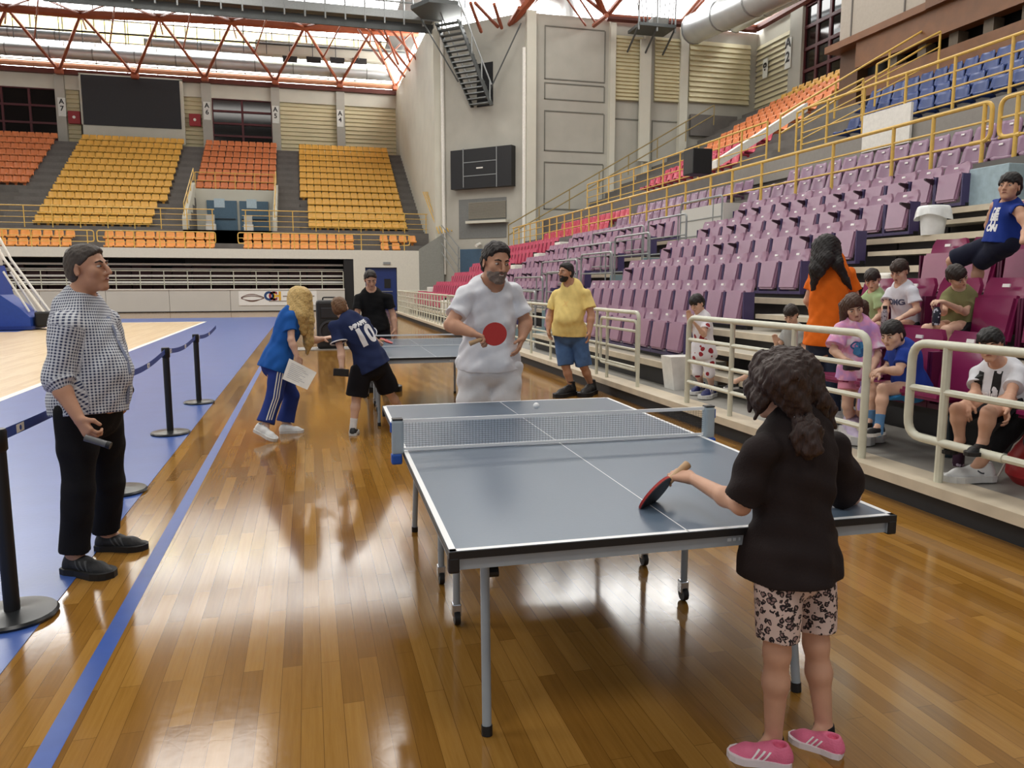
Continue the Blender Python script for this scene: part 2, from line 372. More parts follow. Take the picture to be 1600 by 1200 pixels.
put('swoosh_logo', mb, mat('logo_brown', (110, 80, 70), rough=.5), t)
for ch, dx, c in (('O', .385, (24, 66, 120)), ('C', .435, (150, 40, 60)), ('H', .485, (230, 180, 60))):
    lettering('letter', ch, .62, (bx0 + wv * dx, 43.085, (bz0 + bz1) / 2 + .1), (1, 0, 0), (0, 0, 1), mat('letter_' + ch, c, rough=.5), t, bold=.03)
mb = MB(); mb.bb((bx0 + wv * .38, 43.08, bz0 + .2), (bx0 + wv * .62, 43.088, bz0 + .25)); mb.bb((bx0 + wv * .56, 43.08, bz1 - .3), (bx0 + wv * .97, 43.088, bz1 - .24)); put('caption_line', mb, mat('caption_grey', (150, 140, 130)), t)
# blue door
t = struct('door_1', MB().bb((3.12, 43.45, .02), (4.83, 43.55, 2.36)), mat('blue_door', (32, 52, 112), rough=.4))
put('door_vent', MB().bb((4.15, 43.42, 1.25), (4.5, 43.46, 1.75)), M_BLACK, t)
put('door_handle', MB().tube([(3.35, 43.36, 1.05), (4.6, 43.36, 1.05)], .025, 6), M_RAILG, t)
tag(put('exit_sign', MB().bb((4.1, 43.24, 2.55), (4.5, 43.29, 2.68)), M_RAILG), 'small emergency light fitting above the blue door', 'light')

# terrace profile of the far stand
Y0, Z0, DY, DZ, NR = 48.1, 5.08, 0.9, 0.52, 13
def tread(k): return Z0 - .42 + DZ * k
prof = [(43.75, 2.9), (43.75, 3.2), (44.35, 3.2), (44.35, 3.2), (45.1, 3.2), (45.1, 3.68), (46.0, 3.68), (46.0, 4.45), (Y0 - .5, 4.45)]
for k in range(NR): prof += [(Y0 - .5 + DY * k, tread(k)), (Y0 - .5 + DY * (k + 1), tread(k))]
prof += [(YW, tread(NR - 1)), (YW, 0), (46.4, 0), (46.4, 2.9)]
prof5 = [(46.0, 2.9), (46.0, 4.45), (52.3, 4.45)]
for k in range(5, NR): prof5 += [(Y0 - .5 + DY * k if k > 5 else 52.3, tread(k)), (Y0 - .5 + DY * (k + 1), tread(k))]
prof5 += [(YW, tread(NR - 1)), (YW, 0), (46.4, 0)]
low = prof[:8] + [(46.0, 0), (43.75, 0)]
mb = MB()
for xa_, xb_, pf in ((-34, -22.2, prof), (-22.2, -17.4, prof5), (-17.4, -6.55, prof), (-6.55, -1.85, prof5), (-1.85, 7.3, prof)):
    mb.prism([V((xa_, y, z)) for y, z in pf], (0, 0, 0), (xb_ - xa_, 0, 0))
for xa_, xb_ in ((-22.2, -17.4), (-6.55, -1.85)): mb.prism([V((xa_, y, z)) for y, z in prof[:8]] + [V((xa_, 46.0, 2.9))], (0, 0, 0), (xb_ - xa_, 0, 0))
struct('floor_terrace_far', mb, M_STEP)
mb = MB()
for x0, x1 in ((-16.2, -14.5), (-7.95, -6.65), (-1.75, -.35), (6.1, 7.25)):
    for k in range(NR): mb.bb((x0, Y0 - .5 + DY * k - .42, tread(k) - DZ), (x1, Y0 - .5 + DY * k + .02, tread(k) - DZ / 2))
struct('floor_aisle_steps_far', mb, mat('aisle_step_grey', (120, 116, 112), rough=.85, var=.08))
# vomitory with blue double doors under the middle orange block
mb = MB(); xa, xb = -6.55, -1.85
mb.bb((xa, 51.9, 4.45), (xb, 52.3, 7.35)); struct('wall_doorway', mb, M_CONC2)
for x, nm in ((xa - .22, 'l'), (xb, 'r')):
    mb = MB(); mb.prism([V((x, 47.4, 4.45)), V((x, 52.3, 4.45)), V((x, 52.3, 7.75)), V((x, 51.4, 7.5)), V((x, 47.6, 5.35)), V((x, 47.4, 5.2))], (0, 0, 0), (.22, 0, 0)); struct('wall_stair_side', mb, M_CONC2)
for i, (u0, u1) in enumerate([(324, 371), (375, 420)]):
    a, b2 = atY(u0, 340, 51.8).x, atY(u1, 340, 51.8).x
    d = struct('door_%d' % (i + 2), MB().bb((a, 51.75, 4.45), (b2, 51.85, atY(370, 314, 51.8).z)), mat('steel_blue_door', (78, 106, 126), rough=.25))
    put('window_pane', MB().bb((a + (b2 - a) * (.25), 51.7, 6.2), (a + (b2 - a) * .6, 51.76, 6.75)), mat('door_glass', (190, 210, 220), rough=.1), d)
    put('push_bar', MB().tube([(a + .1, 51.66, 5.5), (b2 - .1, 51.66, 5.5)], .03, 6), M_BLACK, d)
for x, nm in ((xa + .1, 'left'), (xb - 1.55, 'right')):
    pass
for i, (u, v) in enumerate([(330, 350), (389, 350)]):
    c = atY(u, v + 8, 50.5); t = empty('stacked_boxes', (c.x, 50.5, 4.45), 'white cartons stacked beside the blue doors, %s' % ('nearer the big screen' if i == 0 else 'under the door window'), 'boxes')
    put('carton', MB().bb((c.x - .28, 50.3, 4.45), (c.x + .28, 50.7, 5.1), bev=.01), M_WHITE, t); put('upper_carton', MB().bb((c.x - .25, 50.3, 5.1), (c.x + .22, 50.68, 5.65), bev=.01), M_CREAM, t)

# ---- rails helper
def railing(name, label, pts, posts, h, mids, m, r=.03, rm=.018, group=None, loops=(), ends=(True, True), post_r=None):
    """pts: list of base points of the run (straight), posts: base points of posts, mids: heights of lower rails; ends: close the run with a bent loop"""
    a, b = V(pts[0]), V(pts[-1]); d = (b - a).normalized(); t = empty(name, (a + b) / 2, label, 'railing', group)
    lo = min(mids) if mids else .2; up = V((0, 0, 1))
    path = []
    if ends[0]: path += [a + up * lo + d * .35, a + up * lo]
    path += [a + up * h] + ([V(p) + up * h for p in pts[1:-1]]) + [b + up * h]
    if ends[1]: path += [b + up * lo, b + up * lo - d * .35]
    put('top_rail', MB().tube(rounded(path, .14), r, 8), m, t, smooth=True)
    for z in mids: put('mid_rail', MB().tube([V(p) + up * z for p in pts], rm, 6), m, t, smooth=True)
    for p in posts: put('post', MB().tube([V(p), V(p) + up * h], post_r or r * .95, 8), m, t, smooth=True)
    return t
def frange(a, b, st):
    n = max(1, round((b - a) / st)); return [a + (b - a) * i / n for i in range(n + 1)]
# yellow rails of the far stand
def xs(u, v, Y): return atY(u, v, Y).x
for i, (u0, u1, lb) in enumerate([(-60, 147, 'left of the checked-shirt man'), (152, 337, 'below the yellow block'), (372, 640, 'below the door and the last yellow block')]):
    a, b = xs(u0, 375, 43.55), xs(u1, 375, 43.55)
    railing('yellow_railing', 'low yellow tube railing on the fascia, %s' % lb, [(a, 43.55, 3.32), (b, 43.55, 3.32)], [(x, 43.55, 3.32) for x in frange(a + .5, b - .3, 1.25)], .86, (.3, .58), M_YEL, .028, .016, group='yellow rails of the far stand', ends=(i != 0, True))
for i, (u0, u1, lb) in enumerate([(-60, 335, 'from the hoop to the blue doors'), (378, 668, 'from the blue doors to the corner')]):
    a, b = xs(u0, 340, 46.3), xs(u1, 340, 46.3)
    railing('yellow_railing', 'upper yellow walkway railing of the far stand, %s' % lb, [(a, 46.3, 4.45), (b, 46.3, 4.45)], [(x, 46.3, 4.45) for x in frange(a + .2, b - .1, 1.3)], 1.15, (.25, .55, .85), M_YEL, .028, .016, group='yellow rails of the far stand', ends=(False, False))
for i, x in enumerate((xa - .11, xb + .11)):
    t = empty('stair_handrail', (x, 49.5, 6), 'sloping yellow handrail on the %s parapet of the blue doorway' % ('nearer-screen' if i == 0 else 'corner-side'), 'railing', 'yellow rails of the far stand')
    for o_ in (.35, .75): put('rail', MB().tube([(x, 47.5, 5.3 + o_), (x, 52.2, 7.85 + o_)], .026, 6), M_YEL, t)
    for s in (0, .33, .66, 1): put('post', MB().tube([(x, 47.5 + 4.7 * s, 5.3 + 2.55 * s), (x, 47.5 + 4.7 * s, 6.05 + 2.55 * s)], .026, 6), M_YEL, t)
t = railing('yellow_railing', 'yellow railing across the top of the blue doorway', [(xa, 51.98, 7.35), (xb, 51.98, 7.35)], [(x, 51.98, 7.35) for x in frange(xa, xb, 1.2)], 1.0, (.5,), M_YEL, .026, .016, group='yellow rails of the far stand', ends=(False, False))
t = railing('yellow_railing', 'yellow railing over the stair opening at the far left edge', [(-21.5, 50.5, 7.6), (-17.6, 50.5, 7.6)], [(x, 50.5, 7.6) for x in frange(-21.5, -17.6, 1.3)], 1.0, (.5,), M_YEL, .026, .016, group='yellow rails of the far stand', ends=(False, False))
mb = MB(); mb.bb((-22, 50.4, 4.45), (-17.4, 50.7, 7.6)); mb.prism([V((-17.4, 47.0, 4.45)), V((-17.4, 50.7, 4.45)), V((-17.4, 50.7, 7.7)), V((-17.4, 47.0, 5.1))], (0, 0, 0), (.25, 0, 0)); struct('wall_stair_side', mb, M_CONC2)
t = empty('stair_handrail', (-17.3, 49, 6), 'sloping yellow handrail on the stair parapet at the far left edge', 'railing', 'yellow rails of the far stand')
for o_ in (.35, .75): put('rail', MB().tube([(-17.3, 47.0, 5.1 + o_), (-17.3, 50.8, 7.8 + o_)], .026, 6), M_YEL, t)
for s in (0, .5, 1): put('post', MB().tube([(-17.3, 47.0 + 3.8 * s, 5.1 + 2.7 * s), (-17.3, 47.0 + 3.8 * s, 5.85 + 2.7 * s)], .026, 6), M_YEL, t)

# ---- corner: side wall, scoreboard wall (45 degrees), louvre wall facing the court, right wall
A0 = V((7.26, YW, 0)); A1 = V((7.4, 43.1, 0)); B1 = V((11.16, 39.34, 0)); C1 = V((24.6, 39.34, 0)); ZT = 15.2
def slab(name, p, q, z0, z1, th, m, side=1):
    d = (q - p).normalized(); n = V((d.y, -d.x, 0)) * side
    mb = MB(); mb.prism([V((p.x, p.y, z0)), V((q.x, q.y, z0)), V((q.x, q.y, z0)) - n * th, V((p.x, p.y, z0)) - n * th], (0, 0, 0), (0, 0, z1 - z0)); return struct(name, mb, m)
def on(p, q, s, out=0.0):
    d = (q - p); l = d.length; d = d / l; n = V((d.y, -d.x, 0)); return p + d * (s * l) + n * out
slab('wall_side', A0, A1, 0, 15.9, .3, M_CONC2, -1)
slab('wall_scoreboard', A1, B1, 0, ZT, .3, M_CONC, 1)
slab('wall_louvre', B1, C1, 0, ZT, .3, M_CONC, 1)
# ribs and columns
for p, w, m in ((A1 + V((-.12, .25, 0)), .5, M_CONC2), (B1 + V((.25, -.12, 0)), .5, M_CONC2)):
    mb = MB(); mb.bb((p.x - w / 2, p.y - w / 2, 0), (p.x + w / 2, p.y + w / 2, ZT)); struct('column_corner', mb, m)
mb = MB(); c = B1 + V((-.1, .02, 0)); mb.tube([(c.x, c.y - .25, 2), (c.x, c.y - .25, 13.4)], .1, 8); struct('trim_2', mb, M_WHITE)
c = on(A1, B1, .04, .12); mb = MB(); mb.tube([(c.x, c.y, 2), (c.x, c.y, ZT)], .1, 8); struct('trim_3', mb, M_WHITE)
# panel joints on the walls
mb = MB()
for z0, z1 in ((12.0, 14.6), (11.0, 11.8), (8.4, 10.4), (5.4, 7.8)):
    for x0, x1 in ((12.2, 15.5),):
        mb.bb((x0, 39.3, z1), (x1, 39.36, z1 + .05)); mb.bb((x0, 39.3, z0), (x1, 39.36, z0 + .05)); mb.bb((x0, 39.3, z0), (x0 + .05, 39.36, z1)); mb.bb((x1, 39.3, z0), (x1 + .05, 39.36, z1))
for x0, x1 in ((16.0, 17.9), (18.3, 19.8)): mb.bb((x0, 39.3, 10.2), (x1, 39.36, 10.26)); mb.bb((x0, 39.3, 8), (x0 + .05, 39.36, 10.2)); mb.bb((x1, 39.3, 8), (x1 + .05, 39.36, 10.2))
struct('trim_4', mb, mat('wall_joint_grey', (120, 120, 112), rough=.8))
kz = 39.34 / 40.8
def zb(u, v): return atY(u, v, 39.34).z
louvre('window_7', xs(955, 100, 39.34), xs(1003, 100, 39.34), zb(980, 158), zb(980, 57), 39.2, 17, M_LOUV)
louvre('window_8', xs(1022, 100, 39.34), xs(1060, 100, 39.34), zb(1040, 160), zb(1040, 60), 39.2, 17, M_LOUV)
louvre('window_9', xs(1076, 100, 39.34), xs(1170, 100, 39.34), zb(1120, 163), zb(1120, 67), 39.2, 12, M_LOUV)
mb = MB(); mb.bb((15.75, 39.05, 0), (16.05, 39.4, ZT)); mb.bb((xs(1004, 100, 39.2) + .1, 39.05, 0), (xs(1004, 100, 39.2) + .45, 39.4, ZT)); mb.bb((xs(1062, 100, 39.2), 39.05, 0), (xs(1074, 100, 39.2), 39.4, ZT)); struct('column_louvre', mb, M_CONC2)
mb = MB(); mb.bb((xs(1078, 200, 39.2), 39.1, zb(1120, 215)), (xs(1150, 200, 39.2), 39.3, zb(1120, 182))); struct('trim_5', mb, M_STEP)
# side wall louvres (seen at a slant)
for i, (s0, s1) in enumerate(((.02, .34), (.37, .58), (.62, .8))):
    mb = MB(); p, q = on(A0, A1, s0, -.02), on(A0, A1, s1, -.02); n = 16
    for k in range(n):
        z = 9.4 + (14.6 - 9.4) * k / n; h = (14.6 - 9.4) / n
        mb.add([(p.x, p.y, z + h), (q.x, q.y, z + h), (q.x - .12, q.y, z + h * .15), (p.x - .12, p.y, z + h * .15)], [(0, 1, 2, 3)])
    struct('window_%d' % (10 + i), mb, M_LOUV)
# scoreboard wall fittings
def sw(u, v, out=0.0):
    """point on the scoreboard wall seen at a pixel"""
    d = ray(u, v); o = V((0, 0, CAMZ)); e = (B1 - A1).normalized(); n = V((e.y, -e.x, 0)); k = ((A1 + n * out) - o).dot(n) / d.dot(n); return o + d * k
E_ = (B1 - A1).normalized(); N_ = V((E_.y, -E_.x, 0))
def swbox(mb, u0, v0, u1, v1, o0, o1):
    p, q = sw(u0, (v0 + v1) / 2, o1), sw(u1, (v0 + v1) / 2, o1); um = (u0 + u1) / 2; za, zb_ = sw(um, v1, o1).z, sw(um, v0, o1).z
    P = [V((p.x, p.y, za)), V((q.x, q.y, za))]; mb.prism([P[0], P[1], P[1] - N_ * (o1 - o0), P[0] - N_ * (o1 - o0)], (0, 0, 0), (0, 0, zb_ - za)); return mb
c = sw(750, 295, .3)
t = empty('scoreboard', c, 'black scoreboard cube face with thin silver dividers on the corner wall', 'scoreboard')
put('cabinet', swbox(MB(), 704, 231, 799, 293, .02, .45), mat('scoreboard_black', (30, 30, 32), rough=.45), t)
for a in ((723, 232, 724.2, 293), (775, 229, 776.2, 292)): put('divider', swbox(MB(), *a, .45, .48), M_RAILG, t)
for a in ((724, 251.5, 775, 252.7), (724, 273, 775, 274.2)): put('divider', swbox(MB(), *a, .45, .48), M_RAILG, t)
put('badge', swbox(MB(), 744, 261, 754, 263, .45, .48), M_WHITE, t)
d = struct('window_13', swbox(MB(), 717, 310, 791, 372, -.02, .03), mat('recess_grey', (120, 122, 120), rough=.8))
bl = swbox(MB(), 732, 315, 790, 341, .04, .06)
for k in range(14): swbox(bl, 732, 315 + k * 1.9, 790, 316 + k * 1.9, .06, .1)
put('blind', bl, mat('blind_grey', (146, 142, 130), rough=.6), d); put('window_sill', swbox(MB(), 727, 344, 790, 348, .03, .35), M_CONC2, d)
struct('door_4', swbox(MB(), 745, 98, 770, 166, -.02, .03), M_BLACK)
struct('door_5', swbox(MB(), 719, 389, 768, 440, -.02, .03), mat('corner_door_blue', (70, 96, 120), rough=.5))
put('security_camera', MB().tube([sw(750, 381, .1), sw(744, 384, .5)], .09, 8), M_WHITE); tag(bpy.data.objects['security_camera'], 'small white cameras under the corner window', 'camera')
# lower corner parapet and rails
mb = MB(); p, q = V((6.1, 43.3, 0)), V((7.4, 42.7, 0))
mb.prism([V((p.x, p.y, 0)), V((q.x, q.y, 0)), V((q.x, q.y, 4.25)), V((p.x, p.y, 3.4))], (0, 0, 0), (.15, .3, 0)); struct('wall_parapet', mb, mat('parapet_grey', (140, 142, 136), rough=.8))
t = empty('corner_stair_rail', (7.2, 43, 4.5), 'steep yellow stair railings at the foot of the side wall', 'railing')
for k in range(5):
    a, b = atY(661 + k * 2.5, 300, 46), atY(686 + k * 5, 365 - k, 42.6); put('rail', MB().tube([a, b], .03, 6), M_YEL, t)
t = empty('corner_grey_rail', (8.5, 41.5, 4), 'pale grey stair railings below the scoreboard', 'railing')
for k in range(4):
    a, b = sw(690, 352 + k * 14, .5), sw(718, 388 + k * 16, .6); put('rail', MB().tube([a, b], .03, 6), M_RAILG, t)
put('post', MB().tube([sw(716, 386, .6), sw(716, 440, .6)], .03, 6), M_RAILG, t)
# right wall
XR = 24.6
mb = MB(); mb.bb((XR, -5, 0), (XR + .4, 39.34, 16.2)); struct('wall_right', mb, M_CONC2)
def rw(u, v): return atX(u, v, XR - .1)
y0, y1 = rw(1182, 80).y, rw(1237, 80).y
mb = MB(); z0, z1 = 10.6, 14.5; n = 14
for k in range(n):
    h = (z1 - z0) / n; z = z0 + h * k; mb.add([(XR - .02, y0, z + h), (XR - .02, y1, z + h), (XR - .14, y1, z + h * .15), (XR - .14, y0, z + h * .15)], [(0, 1, 2, 3)])
struct('window_14', mb, M_LOUV)
ya, yb = rw(1238, 80).y, rw(1257, 80).y; mb = MB(); mb.bb((XR - .3, yb, 8), (XR, ya, 16)); struct('column_right', mb, M_CONC)
ya, yb = rw(1258, 60).y, rw(1340, 60).y
o = struct('window_15', MB().bb((XR - .06, yb, 11.0), (XR - .02, ya, 15.2)), M_GLASSD); f = MB()
for i in range(5): y = ya + (yb - ya) * i / 4; f.bb((XR - .14, y - .08, 11), (XR - .02, y + .08, 15.2))
for i in range(5): z = 11 + 4.2 * i / 4; f.bb((XR - .15, yb, z - .08), (XR - .02, ya, z + .08))
put('window_frame', f, M_MAROON, o)
for u, v, tx in ((1198, 107, '8'), (1238, 84, 'A\n2')):
    c = rw(u, v); pl = MB().bb((XR - .36, c.y - .25, c.z - .75), (XR - .33, c.y + .25, c.z + .75)) if tx != '8' else MB().bb((XR - .2, c.y - .22, c.z - .5), (XR - .17, c.y + .22, c.z + .5))
    sg = put('block_sign', pl, MATS['sign_white']); tag(sg, 'white block sign lettered %s on the right-hand upper wall' % tx.replace('\n', ' '), 'sign', 'block signs on the right wall')
    vs, fs = text_mesh(tx, .7, bold=.02); xx = XR - .38 if tx != '8' else XR - .22
    lm = MB(); lm.add([V((xx, c.y, c.z + (.15 if tx != '8' else 0))) + V((-p.z, -p.x, p.y)) for p in vs], fs); put('lettering', lm, M_BLACK, sg, fix=False)
# ================================================================== ROOF: glazing, ducts, trusses, catwalk
mb = MB(); mb.quad((-46, -20, 22.5), (30, -20, 22.5), (30, 56, 22.5), (-46, 56, 22.5)); mb.quad((6, 38, 18.5), (30, 30, 18.5), (30, 66, 18.5), (6, 66, 18.5)); struct('ceiling', mb, mat('dark_roof_deck', (70, 66, 62), rough=.9), fix=False, loc=(0, 0, 0))
mb = MB(); mb.bb((-46, 62.3, 15.0), (9, 62.4, 18.4)); struct('window_16', mb, M_SKYW)
mb = MB(); mb.bb((-46, 62.3, 18.4), (9, 62.4, 19.9)); struct('window_17', mb, M_SKYY)
mb = MB(); mb.bb((-46, 62.3, 19.9), (9, 62.4, 25)); struct('window_20', mb, M_SKYW)
mb = MB(); mb.prism([V((7.9, 62.4, 14.8)), V((7.9, 43.9, 14.8)), V((11.6, 40.2, 14.8)), V((26, 40.2, 14.8)), V((26, 40.35, 14.8)), V((11.7, 40.35, 14.8)), V((8.0, 44.0, 14.8)), V((8.0, 62.4, 14.8))], (0, 0, 0), (0, 0, 3.6)); struct('window_18', mb, M_SKYW)
mb = MB(); mb.bb((25.3, 24, 16.4), (25.4, 40.3, 19)); struct('window_19', mb, M_SKYW)
# glazing bars
mb = MB()
for z in (16.9, 18.4, 19.9, 21.6): mb.bb((-34, 62.15, z), (8, 62.28, z + .08))
for i in range(22): mb.bb((-34 + 2 * i, 62.15, 15.3), (-33.93 + 2 * i, 62.28, 26))
struct('trim_6', mb, mat('glazing_bar_grey', (150, 146, 140), rough=.6))
# wall-head beams (light flange over dark web)
def AY(u, v, Y): return atY(u, v, Y)
mb = MB(); mb.bb((-34, 60.4, 15.7), (7.2, 61.0, 16.02)); struct('beam_head_far', mb, M_RUSTD)
mb = MB(); mb.tube([(-34, 60.3, 16.22), (7.1, 60.3, 16.22)], .2, 8); struct('beam_pipe_far', mb, mat('pale_oxide_steel', (196, 138, 104), rough=.45))
def duct(label, pts, r, group='silver ducts under the roof'):
    pts = [V(p) for p in pts]; t = empty('air_duct', sum(pts, V()) / len(pts), label, 'duct', group)
    put('pipe', MB().tube(pts, r, 16), M_DUCT, t, smooth=True)
    L = sum((pts[i + 1] - pts[i]).length for i in range(len(pts) - 1)); n = max(2, int(L / 2.4)); d = (pts[-1] - pts[0]).normalized()
    for k in range(n + 1):
        p = pts[0] + (pts[-1] - pts[0]) * (k / n); put('band', MB().tube([p - d * .04, p + d * .04], r * 1.04, 16), M_RAILG, t, smooth=True)
    return t
a, b = AY(-60, 84, 59.5), AY(628, 124, 59.5); duct('long silver air duct just above the far wall head beam', [(a.x, 59.5, 16.85), (b.x, 59.5, 16.85)], .42)
a, b = AY(228, 84, 59), AY(400, 96, 59); duct('grey duct box hung under the yellow glazing, middle of the far roof', [(a.x, 59, 17.75), (b.x, 59, 17.75)], .3)
a, b = AY(-60, 68, 59), AY(160, 82, 59); duct('grey duct box hung under the glazing at the far left', [(a.x, 59, 17.75), (b.x, 59, 17.75)], .3)
t = empty('air_duct', AY(520, 98, 58.8), 'wide white duct with four dark grilles near the corner column', 'duct', 'silver ducts under the roof')
a, b = AY(400, 96, 58.8), AY(632, 106, 58.8); put('pipe', MB().bb((a.x, 58.2, 17.35), (b.x, 59.0, 18.35), bev=.15), M_CONC2, t)
for u in (453, 490, 527, 562): c = AY(u, 91 + (u - 453) * .03, 58.1); put('grille', MB().bb((c.x - .5, 58.12, c.z - .25), (c.x + .5, 58.2, c.z + .15)), M_DARK, t)
duct('fat silver duct rising over the louvre wall', [atY(1085, 45, 38.2), atY(1240, -30, 30)], .75); duct('thinner silver duct beside the fat one, over the right wall corner', [atY(1150, 38, 38.5), atY(1260, -20, 32)], .42)
t = empty('air_duct', atY(870, 30, 40), 'upright duct stub above the plain wall panels', 'duct', 'silver ducts under the roof'); put('pipe', MB().tube(rounded([atY(885, 42, 40.6), atY(885, 5, 40.6), atY(800, -30, 40.6)], 1.0), .65, 14), M_DUCT, t, smooth=True)
# space-frame roof trusses
def strut(t, a, b, r=.09, m=None): return put('strut', MB().tube([a, b], r, 6), m or M_RUST, t)
NB = [(-30, 104), (92, 110), (211, 118), (320, 122), (430, 127), (531, 132), (618, 136)]
NT_ = [(-50, 4), (10, 12), (126, 22), (248, 27), (362, 33), (476, 42), (580, 48), (668, 52)]
Yb, Yt = 60.2, 54.5
t = empty('roof_truss', AY(320, 100, 58), 'red oxide roof truss over the far stand, nearest the wall', 'truss', 'red roof trusses')
nb = [AY(u, v, Yb) for u, v in NB]; nt = [AY(u, v, Yt) for u, v in NT_]
for i in range(len(nt) - 1): strut(t, nt[i], nt[i + 1], .26, M_RUST)
for i, p in enumerate(nb):
    for q in (nt[i], nt[i + 1]): strut(t, p, q, .1)
    if i < len(nb) - 1: strut(t, (p + nb[i + 1]) / 2 + V((0, -2.2, 2.2)), nt[i + 1], .06)
    put('node', MB().box(p, (.5, .5, .5), bev=.08), M_RUST, t)
t2 = empty('roof_truss', AY(320, 40, 50), 'red oxide roof truss with fan struts behind the catwalk', 'truss', 'red roof trusses')
nt2 = [AY(u, v, 49) for u, v in [(-60, -14), (60, -6), (180, 2), (300, 10), (420, 18), (540, 26), (660, 34), (720, 40)]]
for i in range(len(nt2) - 1): strut(t2, nt2[i], nt2[i + 1], .12)
for i, p in enumerate(nt2):
    for k in (i, i + 1):
        if k < len(nt): strut(t2, p, nt[k], .07)
    if 0 < i < 7: strut(t2, p, (nt[i] + nb[min(i, 6)]) / 2, .05)
t3 = empty('roof_truss', AY(620, 90, 52), 'cluster of red roof struts meeting the side wall louvres', 'truss', 'red roof trusses')
for u0, v0, u1, v1 in [(590, 45, 640, 110), (612, 48, 650, 92), (640, 42, 655, 84), (668, 48, 652, 84), (676, 45, 655, 85), (600, 46, 622, 100), (625, 47, 640, 96), (560, 46, 600, 100), (575, 45, 632, 120)]: strut(t3, AY(u0, v0, 53), AY(u1, v1, 50), .08)
t4 = empty('roof_truss', atY(830, 10, 40), 'heavy red struts meeting above the scoreboard wall corner', 'truss', 'red roof trusses')
for u0, v0, u1, v1, r in [(735, 4, 752, 50, .09), (742, 4, 778, 42, .09), (772, 6, 784, 44, .09), (838, -10, 800, 36, .22), (806, -20, 818, 12, .12), (820, -20, 818, 14, .12), (846, -8, 818, 16, .12), (812, 12, 796, 38, .12)]: strut(t4, atY(u0, v0, 38.5), atY(u1, v1, 40), r)
t5 = empty('roof_truss', atY(950, 15, 39), 'red struts fanning from the top of the louvre wall', 'truss', 'red roof trusses')
for u0, v0, u1, v1, r in [(895, -20, 946, 22, .1), (930, -20, 947, 24, .12), (985, -20, 949, 24, .14), (920, -20, 945, 24, .08), (948, 24, 928, 40, .12), (1100, -10, 1065, 32, .1), (1108, -10, 1070, 33, .1), (900, -10, 930, 35, .05), (880, -10, 915, 40, .05)]: strut(t5, atY(u0, v0, 37), atY(u1, v1, 39), r)
strut(t5, atY(948, 27, 39), atY(1182, 46, 39), .2, M_RUSTD); strut(t5, atY(948, 24, 38.9), atY(1182, 41, 38.9), .1); strut(t5, atY(1184, 44, 39), atX(1330, -40, 24.3), .2, M_RUSTD); strut(t5, atY(1184, 39, 38.9), atX(1320, -42, 24.2), .1)
t6 = empty('sprinkler_pipe', AY(320, 60, 58), 'long thin grey pipe crossing in front of the far glazing', 'pipe')
put('pipe', MB().tube([AY(-40, 38, 58), AY(660, 84, 58)], .07, 6), M_STEEL, t6)
for u in range(20, 640, 36): p = AY(u, 38 + (u + 40) * .0657, 58); put('hanger', MB().tube([p + V((0, 0, -.7)), p + V((0, 0, 1.6))], .03, 5), M_STEEL, t6)
# catwalk with hexagonal landing and the stair down to the corner door
t = empty('catwalk', AY(450, 10, 44), 'grey steel catwalk with mesh floor and landing under the roof', 'catwalk')
Yc = 43.0; ca, cb = AY(60, -22, Yc), AY(690, 26, Yc)
zc0 = cb.z; put('deck', MB().bb((ca.x, Yc, zc0 - .1), (cb.x, Yc + 1.2, zc0)), M_STEEL, t)
for dz in (0.55, 1.1): put('rail', MB().tube([(ca.x, Yc, zc0 + dz), (cb.x, Yc, zc0 + dz)], .05, 6), M_RAILG, t)
put('toe_beam', MB().bb((ca.x, Yc - .08, zc0 - .3), (cb.x, Yc, zc0 + .12)), M_RAILG, t)
for i in range(20): x = ca.x + (cb.x - ca.x) * i / 19; put('post', MB().tube([(x, Yc - .05, zc0 - .6), (x, Yc - .05, zc0 + 1.1)], .05, 6), M_RAILG, t)
put('truss_web', MB().bb((ca.x, Yc + .5, zc0 - .75), (cb.x, Yc + .6, zc0 - .3)), M_STEEL, t)
lc = AY(688, 12, 41.3); put('landing', MB().lathe([(1.5, zc0 - .25), (1.5, zc0 - .05)], (lc.x, 41.6, 0), 6), M_STEEL, t)
for k in range(7): a_ = k * .62 + .2; put('landing_post', MB().tube([(lc.x + 1.45 * math.cos(a_), 41.6 + 1.45 * math.sin(a_), zc0), (lc.x + 1.45 * math.cos(a_), 41.6 + 1.45 * math.sin(a_), zc0 + 1.1)], .04, 6), M_RAILG, t)
t = empty('steel_stair', sw(720, 100, 1), 'steep grey open-tread stair hanging from the catwalk to the corner door', 'stair')
TL, TR = sw(682, 36, 1.3), sw(716, 30, 2.4); BL, BR = sw(738, 168, .15), sw(768, 164, 1.25)
for a, b in ((TL, BL), (TR, BR)): put('stringer', MB().bar(a, b, .06, .32, N_), M_STEEL, t); put('handrail', MB().tube([a + V((0, 0, 1.0)), b + V((0, 0, 1.0))], .04, 6), M_RAILG, t)
for k in range(16):
    s = (k + .5) / 16; p, q = TL.lerp(BL, s), TR.lerp(BR, s); put('tread', MB().bar(p, q, .3, .06), M_STEEL, t)
for s in (.1, .4, .7, .95): p = TR.lerp(BR, s); put('baluster', MB().tube([p, p + V((0, 0, 1.0))], .035, 6), M_RAILG, t)
t = empty('stay_cable', sw(730, 80, 1), 'pair of thin stay rods beside the hanging stair', 'rod')
put('rod', MB().tube([sw(658, 30, 1.5), sw(716, 128, .2)], .04, 5), M_STEEL, t); put('rod', MB().tube([sw(814, 36, .6), sw(762, 148, .6)], .04, 5), M_STEEL, t)
